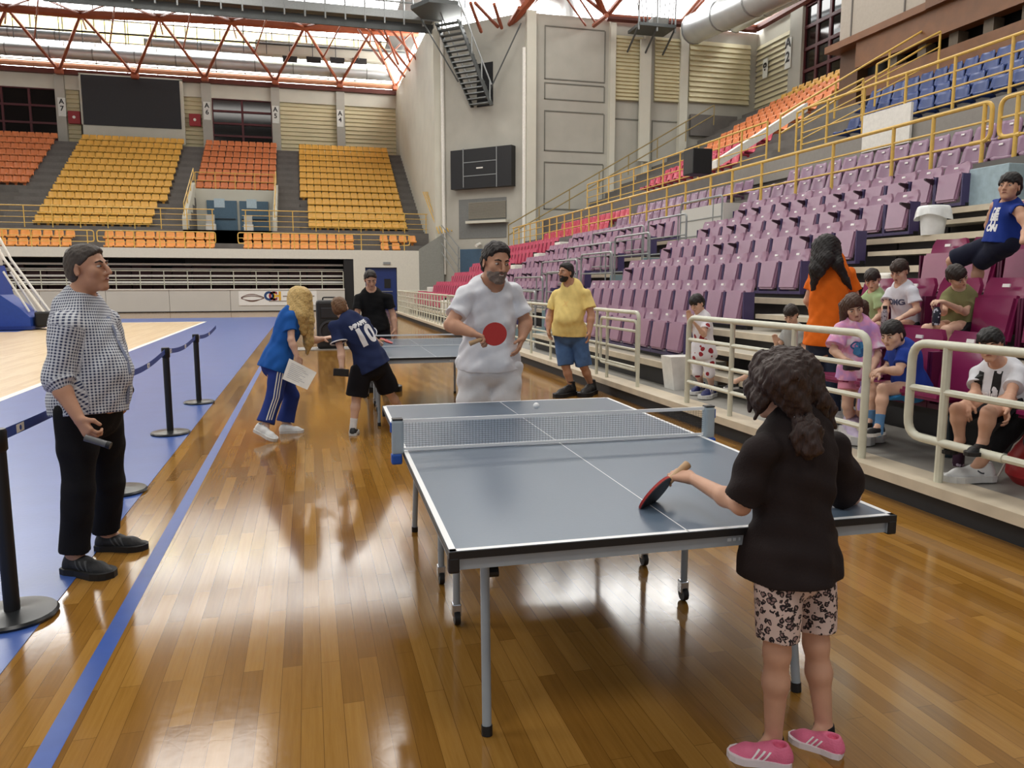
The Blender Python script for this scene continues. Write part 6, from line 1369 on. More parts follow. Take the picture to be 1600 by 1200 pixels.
# ================================================================== 2 blonde woman
J = JJ(head=(467, 469, 8.1), face=(.80, .58, -.25), neck=(459, 487, 8.06), shR=(454, 496, 7.94), shL=(473, 492, 8.2), elR=(455, 531, 7.86), wrR=(464, 557, 7.84), elL=(488, 532, 8.25), wrL=(508, 529, 8.3), pelvis=(432, 566, 8.0), hipR=(436, 572, 7.92), hipL=(430, 568, 8.09),
       knR=(429, 620, 7.86), anR=(415, 662, 7.80), knL=(456, 618, 8.15), anL=(446, 660, 8.14), heelR=(399, 673, 7.80), toeR=Zf(432, 690), heelL=Zf(437, 677), toeL=Zf(475, 675), bend=(.0, .0, 0))
p = Person('woman with long blonde hair bending forward in blue T-shirt and striped track trousers, holding papers', J, sc=.93, HH=.225, h=.0062, girth=.95, skin_m=SK_C, arm=.88)
p.hands = [dict(side='R', d=A(atY(469, 575, 7.84)) - A(J['wrR']), n=(-.5, .8, 0), curl=.5), dict(side='L', d=A(atY(522, 525, 8.2)) - A(J['wrL']), n=(.2, .3, -1), curl=.2)]
p.body(); p.face(); h0 = J['head']
ex = [([atY(464, 462, 8.08), atY(459, 490, 8.0), atY(462, 512, 7.98)], [.09, .075, .03], .03), ([atY(474, 464, 8.1), atY(480, 500, 8.08), atY(482, 535, 8.1), atY(480, 552, 8.1)], [.09, .07, .05, .015], .03), ([atY(470, 462, 8.05), atY(470, 492, 7.98), atY(474, 520, 8.0)], [.09, .075, .03], .03)]
p.hair((206, 176, 112), t=.05, low=-.4, bulk=1.05, extra=ex, wr=.004, label='long blonde hair')
r, f, u = p.hr, p.hf, p.hu; put('sunglasses', MB().tube([V(J['head'] + V((r * .30 * math.cos(a) + f * (.1 + .3 * math.sin(a)) + u * .42 * .9) * .25)) for a in [math.pi * i / 12 for i in range(13)]], .01, 6), M_BLACK, p.root)
p.top(cloth('royal_blue_cotton', (32, 92, 172)), off=.02, sleeve=.62, hem=-.16, flare=.03, wr=.009, seed=3)
tr = p.bottom(cloth('navy_track_cloth', (40, 60, 132)), length=1.95, off=.02, flare=.03, wr=.008); bv = p.bvh()
for k in (-1, 0, 1):
    pts = [lerp(p.J['hipR'], p.J['knR'], t) for t in np.linspace(0, 1, 8)] + [lerp(p.J['knR'], p.J['anR'], t) for t in np.linspace(.12, .95, 7)]; n_ = unit(A((.25, -1, 0))); sd = unit(np.cross(n_, A((0, 0, 1))))
    ribbon('side_stripe', p, bv, [x + sd * k * .026 for x in pts], [n_] * len(pts), .011, M_WHITE, tr)
for q in 'RL': p.shoe(q, mat('white_trainer', (228, 230, 230), rough=.5), mat('white_trainer_sole', (214, 214, 212), rough=.5), sc=.95)
pq = [atY(452, 560, 7.80), atY(495, 582, 7.74), atY(480, 609, 7.7), atY(441, 592, 7.76)]; n_ = (pq[1] - pq[0]).cross(pq[3] - pq[0]).normalized()
t = empty('paper_sheets', pq[0], 'white paper sheets held down by the blonde woman', 'papers'); put('sheet', MB().prism(pq, (0, 0, 0), n_ * .003), M_WHITE, t)
lm = MB()
for k in range(9):
    a = pq[0].lerp(pq[3], .14 + .085 * k); b = pq[1].lerp(pq[2], .14 + .085 * k); w_ = (pq[3] - pq[0]).normalized() * .003
    for sgn in (-1, 1): o = n_ * (-.001 if sgn < 0 else .004); lm.quad(a.lerp(b, .12) + o, a.lerp(b, .55 + .3 * ((k * 7) % 5) / 5) + o, a.lerp(b, .55 + .3 * ((k * 7) % 5) / 5) + w_ + o, a.lerp(b, .12) + w_ + o)
put('printed_lines', lm, mat('print_grey', (150, 152, 164)), t, fix=False)
# ================================================================== 3 boy with number ten
J = JJ(head=(532, 482, 7.92), face=(.30, .93, -.30), headup=(-.28, .15, 1), neck=(544, 501, 7.86), shL=(523, 511, 7.80), shR=(569, 506, 7.98), elL=(533, 549, 7.72), wrL=(534, 574, 7.66), elR=(581, 530, 8.15), wrR=(592, 535, 8.38), pelvis=(580, 570, 7.84), hipL=(564, 577, 7.8), hipR=(593, 574, 7.9), knL=(557, 622, 7.82), knR=(607, 611, 8.0), anR=(634, 652, 8.2), heelL=Zf(551, 681), bend=(.03, 0, .0))
J['toeL'] = J['heelL'] + V((.04, .215, 0)); J['anL'] = J['heelL'] + V((.01, .05, .085)); J['heelR'] = V((J['anR'].x - .02, J['anR'].y - .04, 0)); J['anR'].z = .09; J['toeR'] = J['heelR'] + V((.18, .12, 0))
p = Person('boy in navy jersey with number ten and black shorts leaning over the rear table', J, sc=.82, HH=.218, h=.0062, skin_m=SK_C)
p.hands = [dict(side='L', d=(.0, .1, -1), n=(.6, .8, 0), curl=.9), dict(side='R', d=(.4, .8, -.1), n=(-.5, .2, -.8), curl=.8)]
p.body(); p.face(); p.hair((112, 80, 52), t=.03, low=-.30)
sh = p.top(cloth('navy_jersey_cloth', (34, 46, 84)), off=.024, sleeve=.66, hem=-.10, flare=.03, wr=.008, seed=6); bv = p.bvh(); n_ = -p.fw
M_JW = mat('jersey_white_print', (232, 234, 238), rough=.6)
decal('number', '10', .25, p, bv, p.spine(.60) + p.rt * .0, n_, p.up, M_JW, sh, bold=.012); decal('player_name', 'MBAPPE', .058, p, bv, p.spine(.86), n_, p.up, M_JW, sh, bold=.004)
for q in 'LR':
    e = lerp(p.J['sh' + q], p.J['el' + q], .63); d = unit(p.J['el' + q] - p.J['sh' + q]); a_ = unit(np.cross(d, A((0, 0, 1)) if abs(d[2]) < .9 else A((1, 0, 0)))); b_ = np.cross(d, a_); o = put('sleeve_band', MB().tube([V(e + a_ * .083 * math.cos(t) + b_ * .083 * math.sin(t)) for t in np.linspace(0, 2 * math.pi, 21)], .006, 6), M_JW, p.root); o.parent = sh
p.bottom(cloth('black_short_cloth', (20, 20, 26)), length=.92, off=.03, flare=.04, wr=.008, name='shorts')
M_WT, M_WS = MATS['white_trainer'], MATS['white_trainer_sole']
p.shoe('L', mat('black_white_trainer', (44, 46, 48), rough=.5), M_WS, sc=.9, sock=(cloth('white_sock', (232, 232, 232)), .30)); p.shoe('R', MATS['black_white_trainer'], M_WS, sc=.9, sock=(MATS['white_sock'], .25))
racket(A(J['wrR']) + A((.10, .20, .0)), (-.5, -.85, .1), (.3, -.2, .9), 'racket in the leaning boy\'s hand above the rear table', True)
tag(put('mobile_phone', MB().box(V(atY(533, 582, 7.60)), (.15, .02, .075), Matrix.Rotation(.1, 3, 'Y'), bev=.006), M_BLACK), 'dark phone held low in the leaning boy\'s left hand', 'phone')
# ================================================================== 4 man in black T-shirt
J = JJ(head=(579, 437, 10.82), face=(.06, -1, -.10), neck=(580, 456, 10.9), shR=(561, 466, 10.9), shL=(606, 465, 10.9), elR=(558, 494, 10.85), wrR=(563, 517, 10.75), elL=(614, 493, 10.88), wrL=(617, 514, 10.82), pelvis=(586, 508, 10.95), hipR=(576, 511, 10.95), hipL=(597, 511, 10.95), knR=(578, 560, 10.92), knL=(601, 560, 10.92), heelR=Zf(580, 604), toeR=Zf(576, 614), heelL=Zf(604, 604), toeL=Zf(616, 613))
for q in 'RL': J['an' + q] = J['heel' + q] + V((.02, -.04, .09))
p = Person('young man in black T-shirt and black shorts standing behind the rear table', J, sc=.98, HH=.238, h=.0075, skin_m=SK_B)
p.hands = [dict(side='R', d=(.1, -.1, -1), n=(.8, .5, 0), curl=.4), dict(side='L', d=(.0, -.1, -1), n=(-.8, .5, 0), curl=.4)]
p.body(); p.face(); p.hair((34, 26, 22), t=.045, front=.50); p.top(cloth('black_cotton', (18, 18, 20)), off=.018, sleeve=.62, hem=-.13, wr=.007, seed=8); p.bottom(MATS['black_short_cloth'], length=.9, off=.025, flare=.03, name='shorts')
for q in 'RL': p.shoe(q, MATS['black_trainer'], MATS['black_trainer_sole'])
# ================================================================== 5 man in white
J = JJ(head=(775, 411, 4.98), face=(.24, -.90, -.30), headup=(.10, -.16, 1), neck=(766, 448, 5.10), shR=(729, 463, 5.06), shL=(799, 457, 5.14), elR=(704, 508, 4.98), wrR=(737, 520, 4.84), elL=(822, 503, 5.16), wrL=(816, 527, 5.08), pelvis=(764, 566, 5.18), hipR=(742, 574, 5.18), hipL=(786, 574, 5.18), bend=(0, .02, 0))
for q, dx in (('R', -.02), ('L', .02)): J['kn' + q] = V((J['hip' + q].x + dx, J['hip' + q].y - .02, .52)); J['an' + q] = V((J['kn' + q].x + dx, J['kn' + q].y + .03, .09)); J['heel' + q] = V((J['an' + q].x, J['an' + q].y + .06, 0)); J['toe' + q] = V((J['an' + q].x + dx * 2, J['an' + q].y - .21, 0))
p = Person('man in white T-shirt and white shorts grinning behind the front table, red racket in hand', J, sc=1.02, HH=.252, h=.0052, girth=1.06, skin_m=SK_A, arm=1.05)
p.hands = [dict(side='R', d=A(atY(757, 527, 4.80)) - A(J['wrR']), n=(.1, -.25, -1), curl=1.0, thumb=.7), dict(side='L', d=A(atY(806, 560, 5.02)) - A(J['wrL']), n=(-.9, .1, -.2), curl=.35)]
p.body(); p.face(brow=(34, 26, 22), lip=(150, 96, 88)); p.hair((36, 30, 28), t=.045, front=.56, low=-.28, wr=.005); p.beard((116, 104, 96))
put('teeth', MB().tube([V(J['head'] + V((p.hr * a + p.hf * .37 + p.hu * -.255) * .252)) for a in (-.06, 0, .06)], .006, 6), mat('tooth_white', (224, 220, 208), rough=.3), p.root)
p.top(cloth('white_cotton', (228, 230, 236), bump=.12), off=.020, sleeve=.66, hem=-.06, flare=.022, wr=.013, seed=21, neckr=.078, straight=.6, sleeve_flare=.018)
p.bottom(cloth('white_short_cloth', (226, 228, 232), bump=.12), length=1.05, off=.034, flare=.04, wr=.013, seed=5, name='shorts', waist=.06)
for q in 'RL': p.shoe(q, M_WT, M_WS)
racket(atY(773, 522, 4.76), A(atY(742, 534, 4.80)) - A(atY(773, 522, 4.76)), (.12, -.97, .2), 'racket with red face towards the viewer, held by the man in white', True)
# ================================================================== 6 man in yellow
J = JJ(head=(884, 426, 9.78), face=(-.93, -.36, -.12), headup=(.02, 0, 1), neck=(893, 449, 9.82), shR=(870, 461, 9.98), shL=(915, 460, 9.70), elR=(859, 494, 10.02), wrR=(857, 514, 9.95), elL=(924, 492, 9.64), wrL=(921, 518, 9.58), pelvis=(890, 520, 9.86), hipR=(879, 523, 9.93), hipL=(903, 523, 9.79), knR=(884, 572, 9.86), knL=(912, 572, 9.78), heelR=Zf(897, 616), toeR=Zf(868, 622), heelL=Zf(927, 614), toeL=Zf(909, 621))
for q in 'RL': J['an' + q] = away(J['heel' + q], J['toe' + q], .06) + V((0, 0, .1))
p = Person('stout bearded man in pale yellow T-shirt and denim shorts standing by the platform railing', J, sc=1.02, HH=.245, h=.007, girth=1.2, belly=.13, skin_m=SK_A, arm=1.15)
p.hands = [dict(side='R', d=(.1, -.1, -1), n=(.6, -.6, 0), curl=.4), dict(side='L', d=(-.05, -.05, -1), n=(-.7, .5, 0), curl=.4)]
p.body(); p.face(); p.hair((26, 22, 22), t=.045, front=.48, low=-.3); p.beard((26, 22, 22))
sh = p.top(cloth('pale_yellow_cotton', (238, 212, 134), bump=.15), off=.022, sleeve=.68, hem=-.05, flare=.02, wr=.010, seed=4, sleeve_flare=.03); bv = p.bvh(); decal('chest_print', 'x', .15, p, bv, p.spine(.68), p.fw, p.up, mat('faded_orange_print', (238, 200, 122), rough=.8), sh)
p.bottom(mat('blue_denim', (72, 104, 150), rough=.85, var=.3, scale=7, bump=.3, bscale=120), length=.98, off=.024, flare=.02, wr=.008, name='shorts', waist=.03)
for q in 'RL': p.shoe(q, MATS['black_trainer'], MATS['black_trainer_sole'], high=.06)
# ================================================================== 7 girl in front
J = JJ(head=(1222, 604, 2.10), face=(-.66, .72, -.22), headup=(-.06, .02, 1), neck=(1240, 664, 2.06), shR=(1296, 702, 2.13), shL=(1188, 703, 2.00), elL=(1158, 790, 2.06), wrL=(1082, 748, 2.36), elR=(1330, 775, 2.22), wrR=(1306, 785, 2.42), pelvis=(1238, 868, 2.06), hipL=(1216, 880, 2.01), hipR=(1270, 872, 2.11), knL=(1214, 1020, 2.01), knR=(1275, 1006, 2.08), heelL=Zf(1236, 1197), toeL=Zf(1136, 1180), heelR=Zf(1316, 1183), toeR=Zf(1232, 1152))
J['anL'] = atY(1208, 1158, 2.035); J['anR'] = atY(1288, 1140, 2.06)
J['heelL'] = V((J['heelL'].x, J['heelL'].y, 0)); 
p = Person('girl with dark ponytail, black-brown T-shirt and leopard shorts playing at the front table', J, sc=.74, HH=.205, h=.0042, skin_m=SK_B, arm=.95, leg=.95)
hd = A(atY(1040, 738, 2.44)) - A(J['wrL']); p.hands = [dict(side='L', d=hd, n=(.25, .35, -.9), curl=.85, thumb=.6, sc=.8), dict(side='R', d=(-.6, .6, .2), n=(0, .3, -1), curl=.6, sc=.78)]
p.body(); p.face()
H = J['head']; tie = atY(1252, 650, 1.98); ex = [([atY(1226, 590, 2.0), tie], [.075, .03], .03), ([tie, atY(1262, 672, 1.945), atY(1266, 700, 1.93), atY(1262, 716, 1.945)], [.024, .036, .03, .006], .012), ([tie, atY(1250, 680, 1.95), atY(1245, 716, 1.955)], [.022, .026, .005], .01), ([tie, atY(1276, 678, 1.96), atY(1286, 708, 1.965)], [.02, .022, .004], .01), ([tie, atY(1262, 690, 1.935), atY(1272, 722, 1.95)], [.02, .024, .004], .01),
      ([atY(1196, 570, 2.1), atY(1178, 610, 2.12), atY(1172, 640, 2.12)], [.045, .03, .006], .02), ([atY(1200, 590, 2.06), atY(1188, 625, 2.05), atY(1180, 652, 2.06)], [.045, .026, .005], .02), ([atY(1256, 580, 2.04), atY(1280, 625, 2.02), atY(1292, 650, 2.02)], [.05, .03, .006], .02), ([atY(1270, 600, 2.06), atY(1296, 640, 2.05), atY(1304, 668, 2.05)], [.035, .018, .004], .015)]
p.hair((52, 36, 32), t=.075, front=.26, low=-.42, bulk=1.06, extra=ex, wr=.006, label='dark wavy hair in a low ponytail')
put('hair_tie', MB().tube([V(tie) + V((.026 * math.cos(a), -.004 + .01 * math.sin(a), .014 * math.sin(a) + .004)) for a in np.linspace(0, 2 * math.pi, 15)], .011, 8), mat('pale_grey_scrunchie', (190, 188, 196), rough=.7), p.root, smooth=True)
mb = MB(); rg = random.Random(12)
for k in range(46):
    a0 = rg.uniform(0, 2 * math.pi); c0 = V(p.J['head']) + V(p.hr) * (.088 * math.cos(a0)) - V(p.hf) * .03 + V(p.hu) * (.03 + .085 * math.sin(a0)) if k < 22 else V(tie) + V((rg.uniform(-.03, .03), -.01, rg.uniform(-.06, .0)))
    d = (c0 - V(p.J['head'])).normalized() if k < 22 else V((rg.uniform(-.3, .4), -.15, -1)); q = c0; pts = [q]; cv = rg.uniform(0, 6.3)
    for i in range(7): cv += rg.uniform(.5, 1.1); q = q + (d * .6 + V((0, 0, -.9)) + V((math.cos(cv), .3 * math.sin(cv), 0)) * .45) * .0125; pts.append(q)
    mb.add(*(lambda m_: (m_.v, m_.f))(MB().tube(pts, [.0022] * 6 + [.0014, .0006], 5)))
o = put('loose_strands', mb, MATS['hair_52_36_32'], p.root, smooth='all', fix=False); o['kind'] = 'stuff'
put('hair_clip', MB().bar(atY(1253, 601, 1.965), atY(1262, 612, 1.965), .012, .006), M_RAILG, p.root)
p.top(cloth('black_brown_cotton', (38, 30, 30), bump=.2), off=.020, sleeve=.86, hem=-.12, flare=.032, wr=.012, seed=31, straight=.7, neckr=.07, sleeve_flare=.02, sl_off=.006)
p.bottom(spots('leopard_print_cotton', (214, 192, 184), (34, 28, 32), (150, 124, 122), 50, (.24, .47)), length=.82, off=.010, flare=.010, wr=.004, name='shorts')
M_PK = mat('pink_trainer', (226, 112, 146), rough=.55, var=.12, bump=.3, bscale=160); M_ST = mat('white_shoe_stripe', (244, 240, 240), rough=.5)
for q in 'LR': p.shoe(q, M_PK, mat('white_pink_sole', (232, 222, 226), rough=.5), stripe=M_ST, sock=(cloth('black_ankle_sock', (24, 24, 28)), .06))
a_ = _R * .67 + _U * .74; m_ = (_R * .74 - _U * .67) * .42 + _F * .9; n_ = a_.cross(m_); n_ = n_ if n_.dot(_F) > 0 else -n_
hr_ = (a_ * .94 + m_ * .45).normalized(); bc = V(A(J['wrL']) + unit(hd) * .062) - hr_ * .112; racket(bc, hr_, n_, 'racket held out edge-on over the front table by the girl', True, s=1.0)
# ================================================================== the children and the adult on the stand
PF = .21
def feet(J, off=.09):
    for q in 'RL':
        if 'an' + q not in J: J['an' + q] = away(J['heel' + q], J['toe' + q], .045) + V((0, 0, off))
    return J
# 8 child in printed clothes at the railing
J = feet(JJ(head=(1089, 475, 8.0), face=(-.90, -.35, -.22), neck=(1096, 493, 8.02), shL=(1104, 502, 7.90), shR=(1091, 502, 8.14), elL=(1100, 523, 7.82), wrL=(1088, 508, 7.76), elR=(1078, 516, 8.12), wrR=(1076, 497, 8.02), pelvis=(1099, 549, 8.0), hipL=(1106, 552, 7.93), hipR=(1093, 552, 8.07), knL=(1109, 583, 7.90), knR=(1090, 581, 8.05), heelL=Zf(1114, 618, PF), toeL=Zf(1097, 624, PF), heelR=Zf(1099, 612, PF), toeR=Zf(1081, 617, PF)), .075)
p = Person('small child in white clothes with red print standing by the aisle railing', J, sc=.68, HH=.2, h=.0062, skin_m=SK_C, floor=PF)
p.hands = [dict(side='L', d=(-.6, -.2, .6), n=(-.4, .3, -.8), curl=.5, sc=.75), dict(side='R', d=(-.2, -.3, .9), n=(-.4, -.6, 0), curl=.4, sc=.75)]
p.body(); p.face(); p.hair((28, 24, 24), t=.06, front=.24, low=-.3)
M_RP = spots('white_red_print_cotton', (226, 224, 230), (150, 32, 44), (150, 32, 44), 9.5, (.28, .30)); p.top(M_RP, off=.022, sleeve=.6, hem=-.2, flare=.03, wr=.006); p.bottom(M_RP, length=1.05, off=.02, flare=.02, name='shorts')
for q in 'LR': p.shoe(q, mat('navy_trainer', (36, 44, 104), rough=.5), M_WS, stripe=M_ST)
# 9 woman in orange
J = feet(JJ(head=(1293, 392, 6.3), face=(.35, .90, -.30), headup=(0, 0, 1), neck=(1300, 414, 6.25), shR=(1327, 428, 6.22), shL=(1276, 428, 6.40), elR=(1338, 472, 6.22), wrR=(1322, 500, 6.38), elL=(1262, 470, 6.44), wrL=(1285, 502, 6.6), pelvis=(1290, 528, 6.28), hipR=(1306, 533, 6.22), hipL=(1275, 533, 6.36), knR=(1301, 598, 6.22), knL=(1274, 598, 6.34), heelR=Zf(1303, 661, PF), toeR=Zf(1322, 645, PF), heelL=Zf(1272, 660, PF), toeL=Zf(1288, 644, PF), bend=(0, 0, 0)), .09)
p = Person('woman with long black hair in orange T-shirt and navy jeans, back turned', J, sc=.95, HH=.225, h=.0062, skin_m=SK_B, floor=PF)
p.hands = [dict(side='R', d=(-.2, .6, -.5), n=(-.7, 0, -.3), curl=.5), dict(side='L', d=(.3, .6, -.5), n=(.7, 0, -.3), curl=.5)]
p.body(); p.face(); ex = [([atY(1284, 385, 6.22), atY(1276, 420, 6.18), atY(1270, 452, 6.22)], [.09, .065, .02], .03), ([atY(1300, 385, 6.2), atY(1308, 412, 6.1), atY(1322, 438, 6.1), atY(1330, 452, 6.1)], [.08, .05, .03, .01], .03), ([atY(1292, 380, 6.2), atY(1290, 405, 6.13), atY(1283, 430, 6.12)], [.09, .07, .02], .03)]
p.hair((22, 18, 20), t=.06, low=-.35, bulk=1.06, extra=ex, wr=.005, label='long straight black hair'); p.top(cloth('orange_cotton', (232, 112, 26)), off=.02, sleeve=.6, hem=-.10, flare=.025, wr=.008, seed=13); p.bottom(mat('navy_denim', (34, 44, 66), rough=.85, var=.2, bump=.3, bscale=120), length=1.95, off=.014, flare=.012)
for q in 'LR': p.shoe(q, M_WT, M_WS)
# 10 child in green
def seated(label, u, skin_m, sc, HH, hair, shirt, short, legs=True, h=.0062, floor=PF, sleeve=.6, **k):
    """u: joints already placed"""
    p = Person(label, u, sc=sc, HH=HH, h=h, skin_m=skin_m, floor=floor, **k.get('pk', {})); p.hands = k.get('hands', []); p.body(legs=legs); p.face(); p.hair(hair, t=k.get('ht', .05), front=.26, low=-.3); p.shirt = p.top(shirt, off=.02, sleeve=sleeve, hem=k.get('hem', -.06), flare=.02, wr=.007, seed=k.get('seed', 2)); p.sbv = p.bvh()
    if short is not None: p.bottom(short, length=k.get('len', .85), off=.018, flare=.02, name='shorts', waist=.06)
    return p
HB = (26, 22, 24)
def sit(f_, px, head, face, neck, shL, shR, elL, wrL, elR, wrR, pel, hipL, hipR, knL, knR, anL, anR, td=(-.17, -.05, 0), up=None):
    S_ = lambda q: (q[0], q[1], q[2] * f_); head, neck, shL, shR, elL, wrL, elR, wrR, pel, hipL, hipR, knL, knR, anL, anR = [S_(q) for q in (head, neck, shL, shR, elL, wrL, elR, wrR, pel, hipL, hipR, knL, knR, anL, anR)]
    J = JJ(head=head, face=face, neck=neck, shL=shL, shR=shR, elL=elL, wrL=wrL, elR=elR, wrR=wrR, pelvis=pel, hipL=hipL, hipR=hipR, knL=knL, knR=knR, anL=anL, anR=anR)
    if up: J['headup'] = V(up)
    for q in 'LR':
        a = J['an' + q]; d = V(td).normalized(); J['heel' + q] = V(a) - d * .045 - V((0, 0, .075)); J['toe' + q] = J['heel' + q] + d * px
    return J
J = sit(0.95, .19, (1363, 437, 6.85), (-.75, -.6, -.2), (1366, 458, 6.9), (1374, 467, 6.75), (1352, 467, 7.0), (1377, 492, 6.7), (1362, 503, 6.6), (1345, 492, 6.95), (1345, 506, 6.8), (1372, 507, 6.9), (1376, 509, 6.82), (1364, 509, 6.98), (1350, 512, 6.6), (1335, 512, 6.85), (1350, 556, 6.55), (1335, 556, 6.8))
p = seated('child in pale green T-shirt sitting between the woman in orange and the boy in white', J, SK_C, .69, .196, (34, 24, 20), cloth('pale_green_cotton', (164, 190, 142)), cloth('grey_short_cloth', (92, 94, 98)))
for q in 'LR': p.shoe(q, M_WT, M_WS)
# 11 boy in white T-shirt
J = sit(0.96, .2, (1405, 424, 6.3), (-.93, -.36, .10), (1409, 448, 6.34), (1426, 456, 6.18), (1392, 457, 6.48), (1433, 484, 6.12), (1408, 497, 6.02), (1383, 480, 6.42), (1384, 499, 6.25), (1418, 506, 6.36), (1424, 509, 6.28), (1408, 509, 6.46), (1394, 510, 6.02), (1372, 510, 6.3), (1398, 558, 5.98), (1380, 556, 6.25))
p = seated('boy in white T-shirt with blue lettering sitting on a magenta seat and looking left', J, SK_C, .73, .203, (48, 32, 24), cloth('white_tee_cotton', (222, 226, 236), bump=.12), MATS['black_short_cloth'], hands=[dict(side='L', d=(-.8, -.2, -.2), n=(0, 0, -1), curl=.5, sc=.8), dict(side='R', d=(-.3, -.4, -.6), n=(0, .6, -.5), curl=.6, sc=.8)])
decal('chest_lettering', 'KOMG', .075, p, p.sbv, p.spine(.68), p.fw, p.up, mat('navy_print', (74, 84, 116), rough=.7), p.shirt, bold=.003)
for q in 'LR': p.shoe(q, MATS['black_trainer'], M_WS)
bottle(atY(1381, 510, 5.9), .19, .029, dots('silver_black_bottle', (168, 160, 170), (40, 36, 44), 60), M_BLACK, 'patterned silver and black bottle in the hands of the boy in white')
# 12 boy in olive
J = sit(0.95, .19, (1496, 432, 5.62), (-.25, -.95, -.08), (1499, 453, 5.7), (1516, 463, 5.68), (1481, 463, 5.76), (1508, 488, 5.60), (1474, 472, 5.46), (1474, 488, 5.66), (1468, 486, 5.48), (1496, 505, 5.75), (1506, 509, 5.72), (1485, 509, 5.8), (1478, 516, 5.36), (1448, 514, 5.46), (1480, 560, 5.36), (1452, 560, 5.42))
p = seated('boy in olive green T-shirt sitting on a magenta seat, both hands on a dark bottle', J, SK_C, .69, .196, (36, 26, 22), cloth('olive_cotton', (126, 124, 84)), MATS['black_short_cloth'], len=.75, hands=[dict(side='L', d=(-.9, -.1, .1), n=(0, .2, -1), curl=.6, sc=.8), dict(side='R', d=(-.4, -.3, .5), n=(.3, .5, -.3), curl=.7, sc=.8)])
for q in 'LR': p.shoe(q, M_WT, M_WS)
bottle(atY(1462, 508, 5.17), .18, .032, dots('navy_speckled_bottle', (24, 26, 44), (200, 200, 214), 40), mat('wine_cap', (112, 24, 52), rough=.4), 'navy speckled bottle with a wine-red cap held by the boy in olive')
# 13 boy in blue tank top, perched high
J = sit(1.0, .21, (1577, 293, 5.35), (-.92, -.35, -.05), (1577, 318, 5.42), (1592, 330, 5.22), (1556, 322, 5.60), (1606, 356, 5.10), (1598, 378, 5.00), (1545, 352, 5.7), (1552, 380, 5.62), (1566, 376, 5.45), (1574, 381, 5.36), (1556, 379, 5.56), (1530, 410, 5.72), (1488, 408, 5.92), (1522, 468, 5.80), (1498, 466, 6.02), up=(.12, 0, 1))
p = seated('boy in blue sleeveless top with white letters perched on the back of a magenta seat', J, SK_B, .86, .22, HB, cloth('cobalt_vest_cloth', (30, 56, 140)), cloth('navy_short_cloth', (28, 32, 52)), sleeve=0, len=.92, ht=.07, floor=1.33)
for k, tx_ in enumerate(('RE', 'NE', 'TT', 'ON')): decal('chest_lettering', tx_, .075, p, p.sbv, p.spine(.78 - .15 * k) - p.rt * .02, unit(p.fw + p.rt * -.2), p.up, M_JW, p.shirt, bold=.006)
for q in 'LR': p.shoe(q, MATS['black_trainer'], M_WS)
# 14 girl in pink
J = feet(JJ(head=(1334, 480, 5.44), face=(-.45, -.86, -.25), neck=(1338, 504, 5.48), shR=(1313, 515, 5.50), shL=(1363, 514, 5.42), elR=(1302, 548, 5.44), wrR=(1321, 562, 5.28), elL=(1371, 555, 5.36), wrL=(1358, 587, 5.24), pelvis=(1341, 582, 5.46), hipR=(1328, 587, 5.5), hipL=(1353, 587, 5.42), knR=(1324, 634, 5.44), knL=(1346, 636, 5.36), heelR=Zf(1329, 676, PF), toeR=Zf(1345, 697, PF), heelL=Zf(1346, 674, PF), toeL=Zf(1367, 692, PF)), .075)
p = Person('girl in pink and lilac tie-dye T-shirt and pink shorts standing behind the railing', J, sc=.74, HH=.205, h=.0058, skin_m=SK_C, floor=PF)
p.hands = [dict(side='R', d=(.4, -.3, -.6), n=(.3, .6, -.3), curl=.5, sc=.8), dict(side='L', d=(-.4, -.2, -.8), n=(-.5, .4, 0), curl=.8, sc=.8)]
p.body(); p.face(); p.hair((70, 46, 34), t=.05, low=-.4, extra=[([atY(1322, 478, 5.5), atY(1318, 500, 5.52), atY(1316, 520, 5.5)], [.06, .03, .008], .02), ([atY(1346, 478, 5.5), atY(1352, 502, 5.5), atY(1354, 522, 5.46)], [.06, .03, .008], .02)])
m = mat('tie_dye_cotton', (216, 162, 204), rough=.85, var=0); t = NT(m); tc = t.n('ShaderNodeTexCoord'); no = t.n('ShaderNodeTexNoise'); no.inputs['Scale'].default_value = 9; t.l(tc.outputs['Object'], no.inputs['Vector']); r_ = t.n('ShaderNodeValToRGB'); e = r_.color_ramp.elements; e[0].color = lin((196, 150, 208)); e[0].position = .38; e[1].color = lin((238, 226, 236)); e[1].position = .66; x = r_.color_ramp.elements.new(.5); x.color = lin((226, 156, 196)); t.l(no.outputs['Fac'], r_.inputs[0]); t.l(r_.outputs[0], t.b.inputs['Base Color'])
sh = p.top(m, off=.024, sleeve=.78, hem=-.12, flare=.035, wr=.008, seed=17, straight=.8, sleeve_flare=.035); bv = p.bvh()
# plain blue cloud-shaped print on the chest
mb = MB(); rg = random.Random(4); ok = []
for k, (a, b, rr_, cc) in enumerate([(0, 0, .05, 0), (-.035, .02, .035, 0), (.04, .015, .038, 1), (.01, -.05, .03, 1), (.03, -.03, .035, 0), (-.02, -.03, .026, 1)]):
    mm = MB(); n_ = V(p.fw); c0 = V(p.spine(.52)) + V(p.rt) * a + V(p.up) * b; ring = []
    for i in range(16):
        an = 2 * math.pi * i / 16; o = c0 + V(p.rt) * rr_ * math.cos(an) * (1 + .15 * math.sin(3 * an + k)) + V(p.up) * rr_ * math.sin(an) + n_ * .3; h_ = bv.ray_cast(o, -n_); ring.append(h_[0] + n_ * (.003 + .0006 * k) if h_[0] else None)
    if all(x is not None for x in ring): mm.add([sum(ring, V()) / 16] + ring, [(0, 1 + i, 1 + (i + 1) % 16) for i in range(16)]); o = put('chest_print', mm, mat('print_blue_%d' % cc, [(70, 138, 190), (44, 96, 150)][cc], rough=.7), p.root, fix=False); o.parent = sh
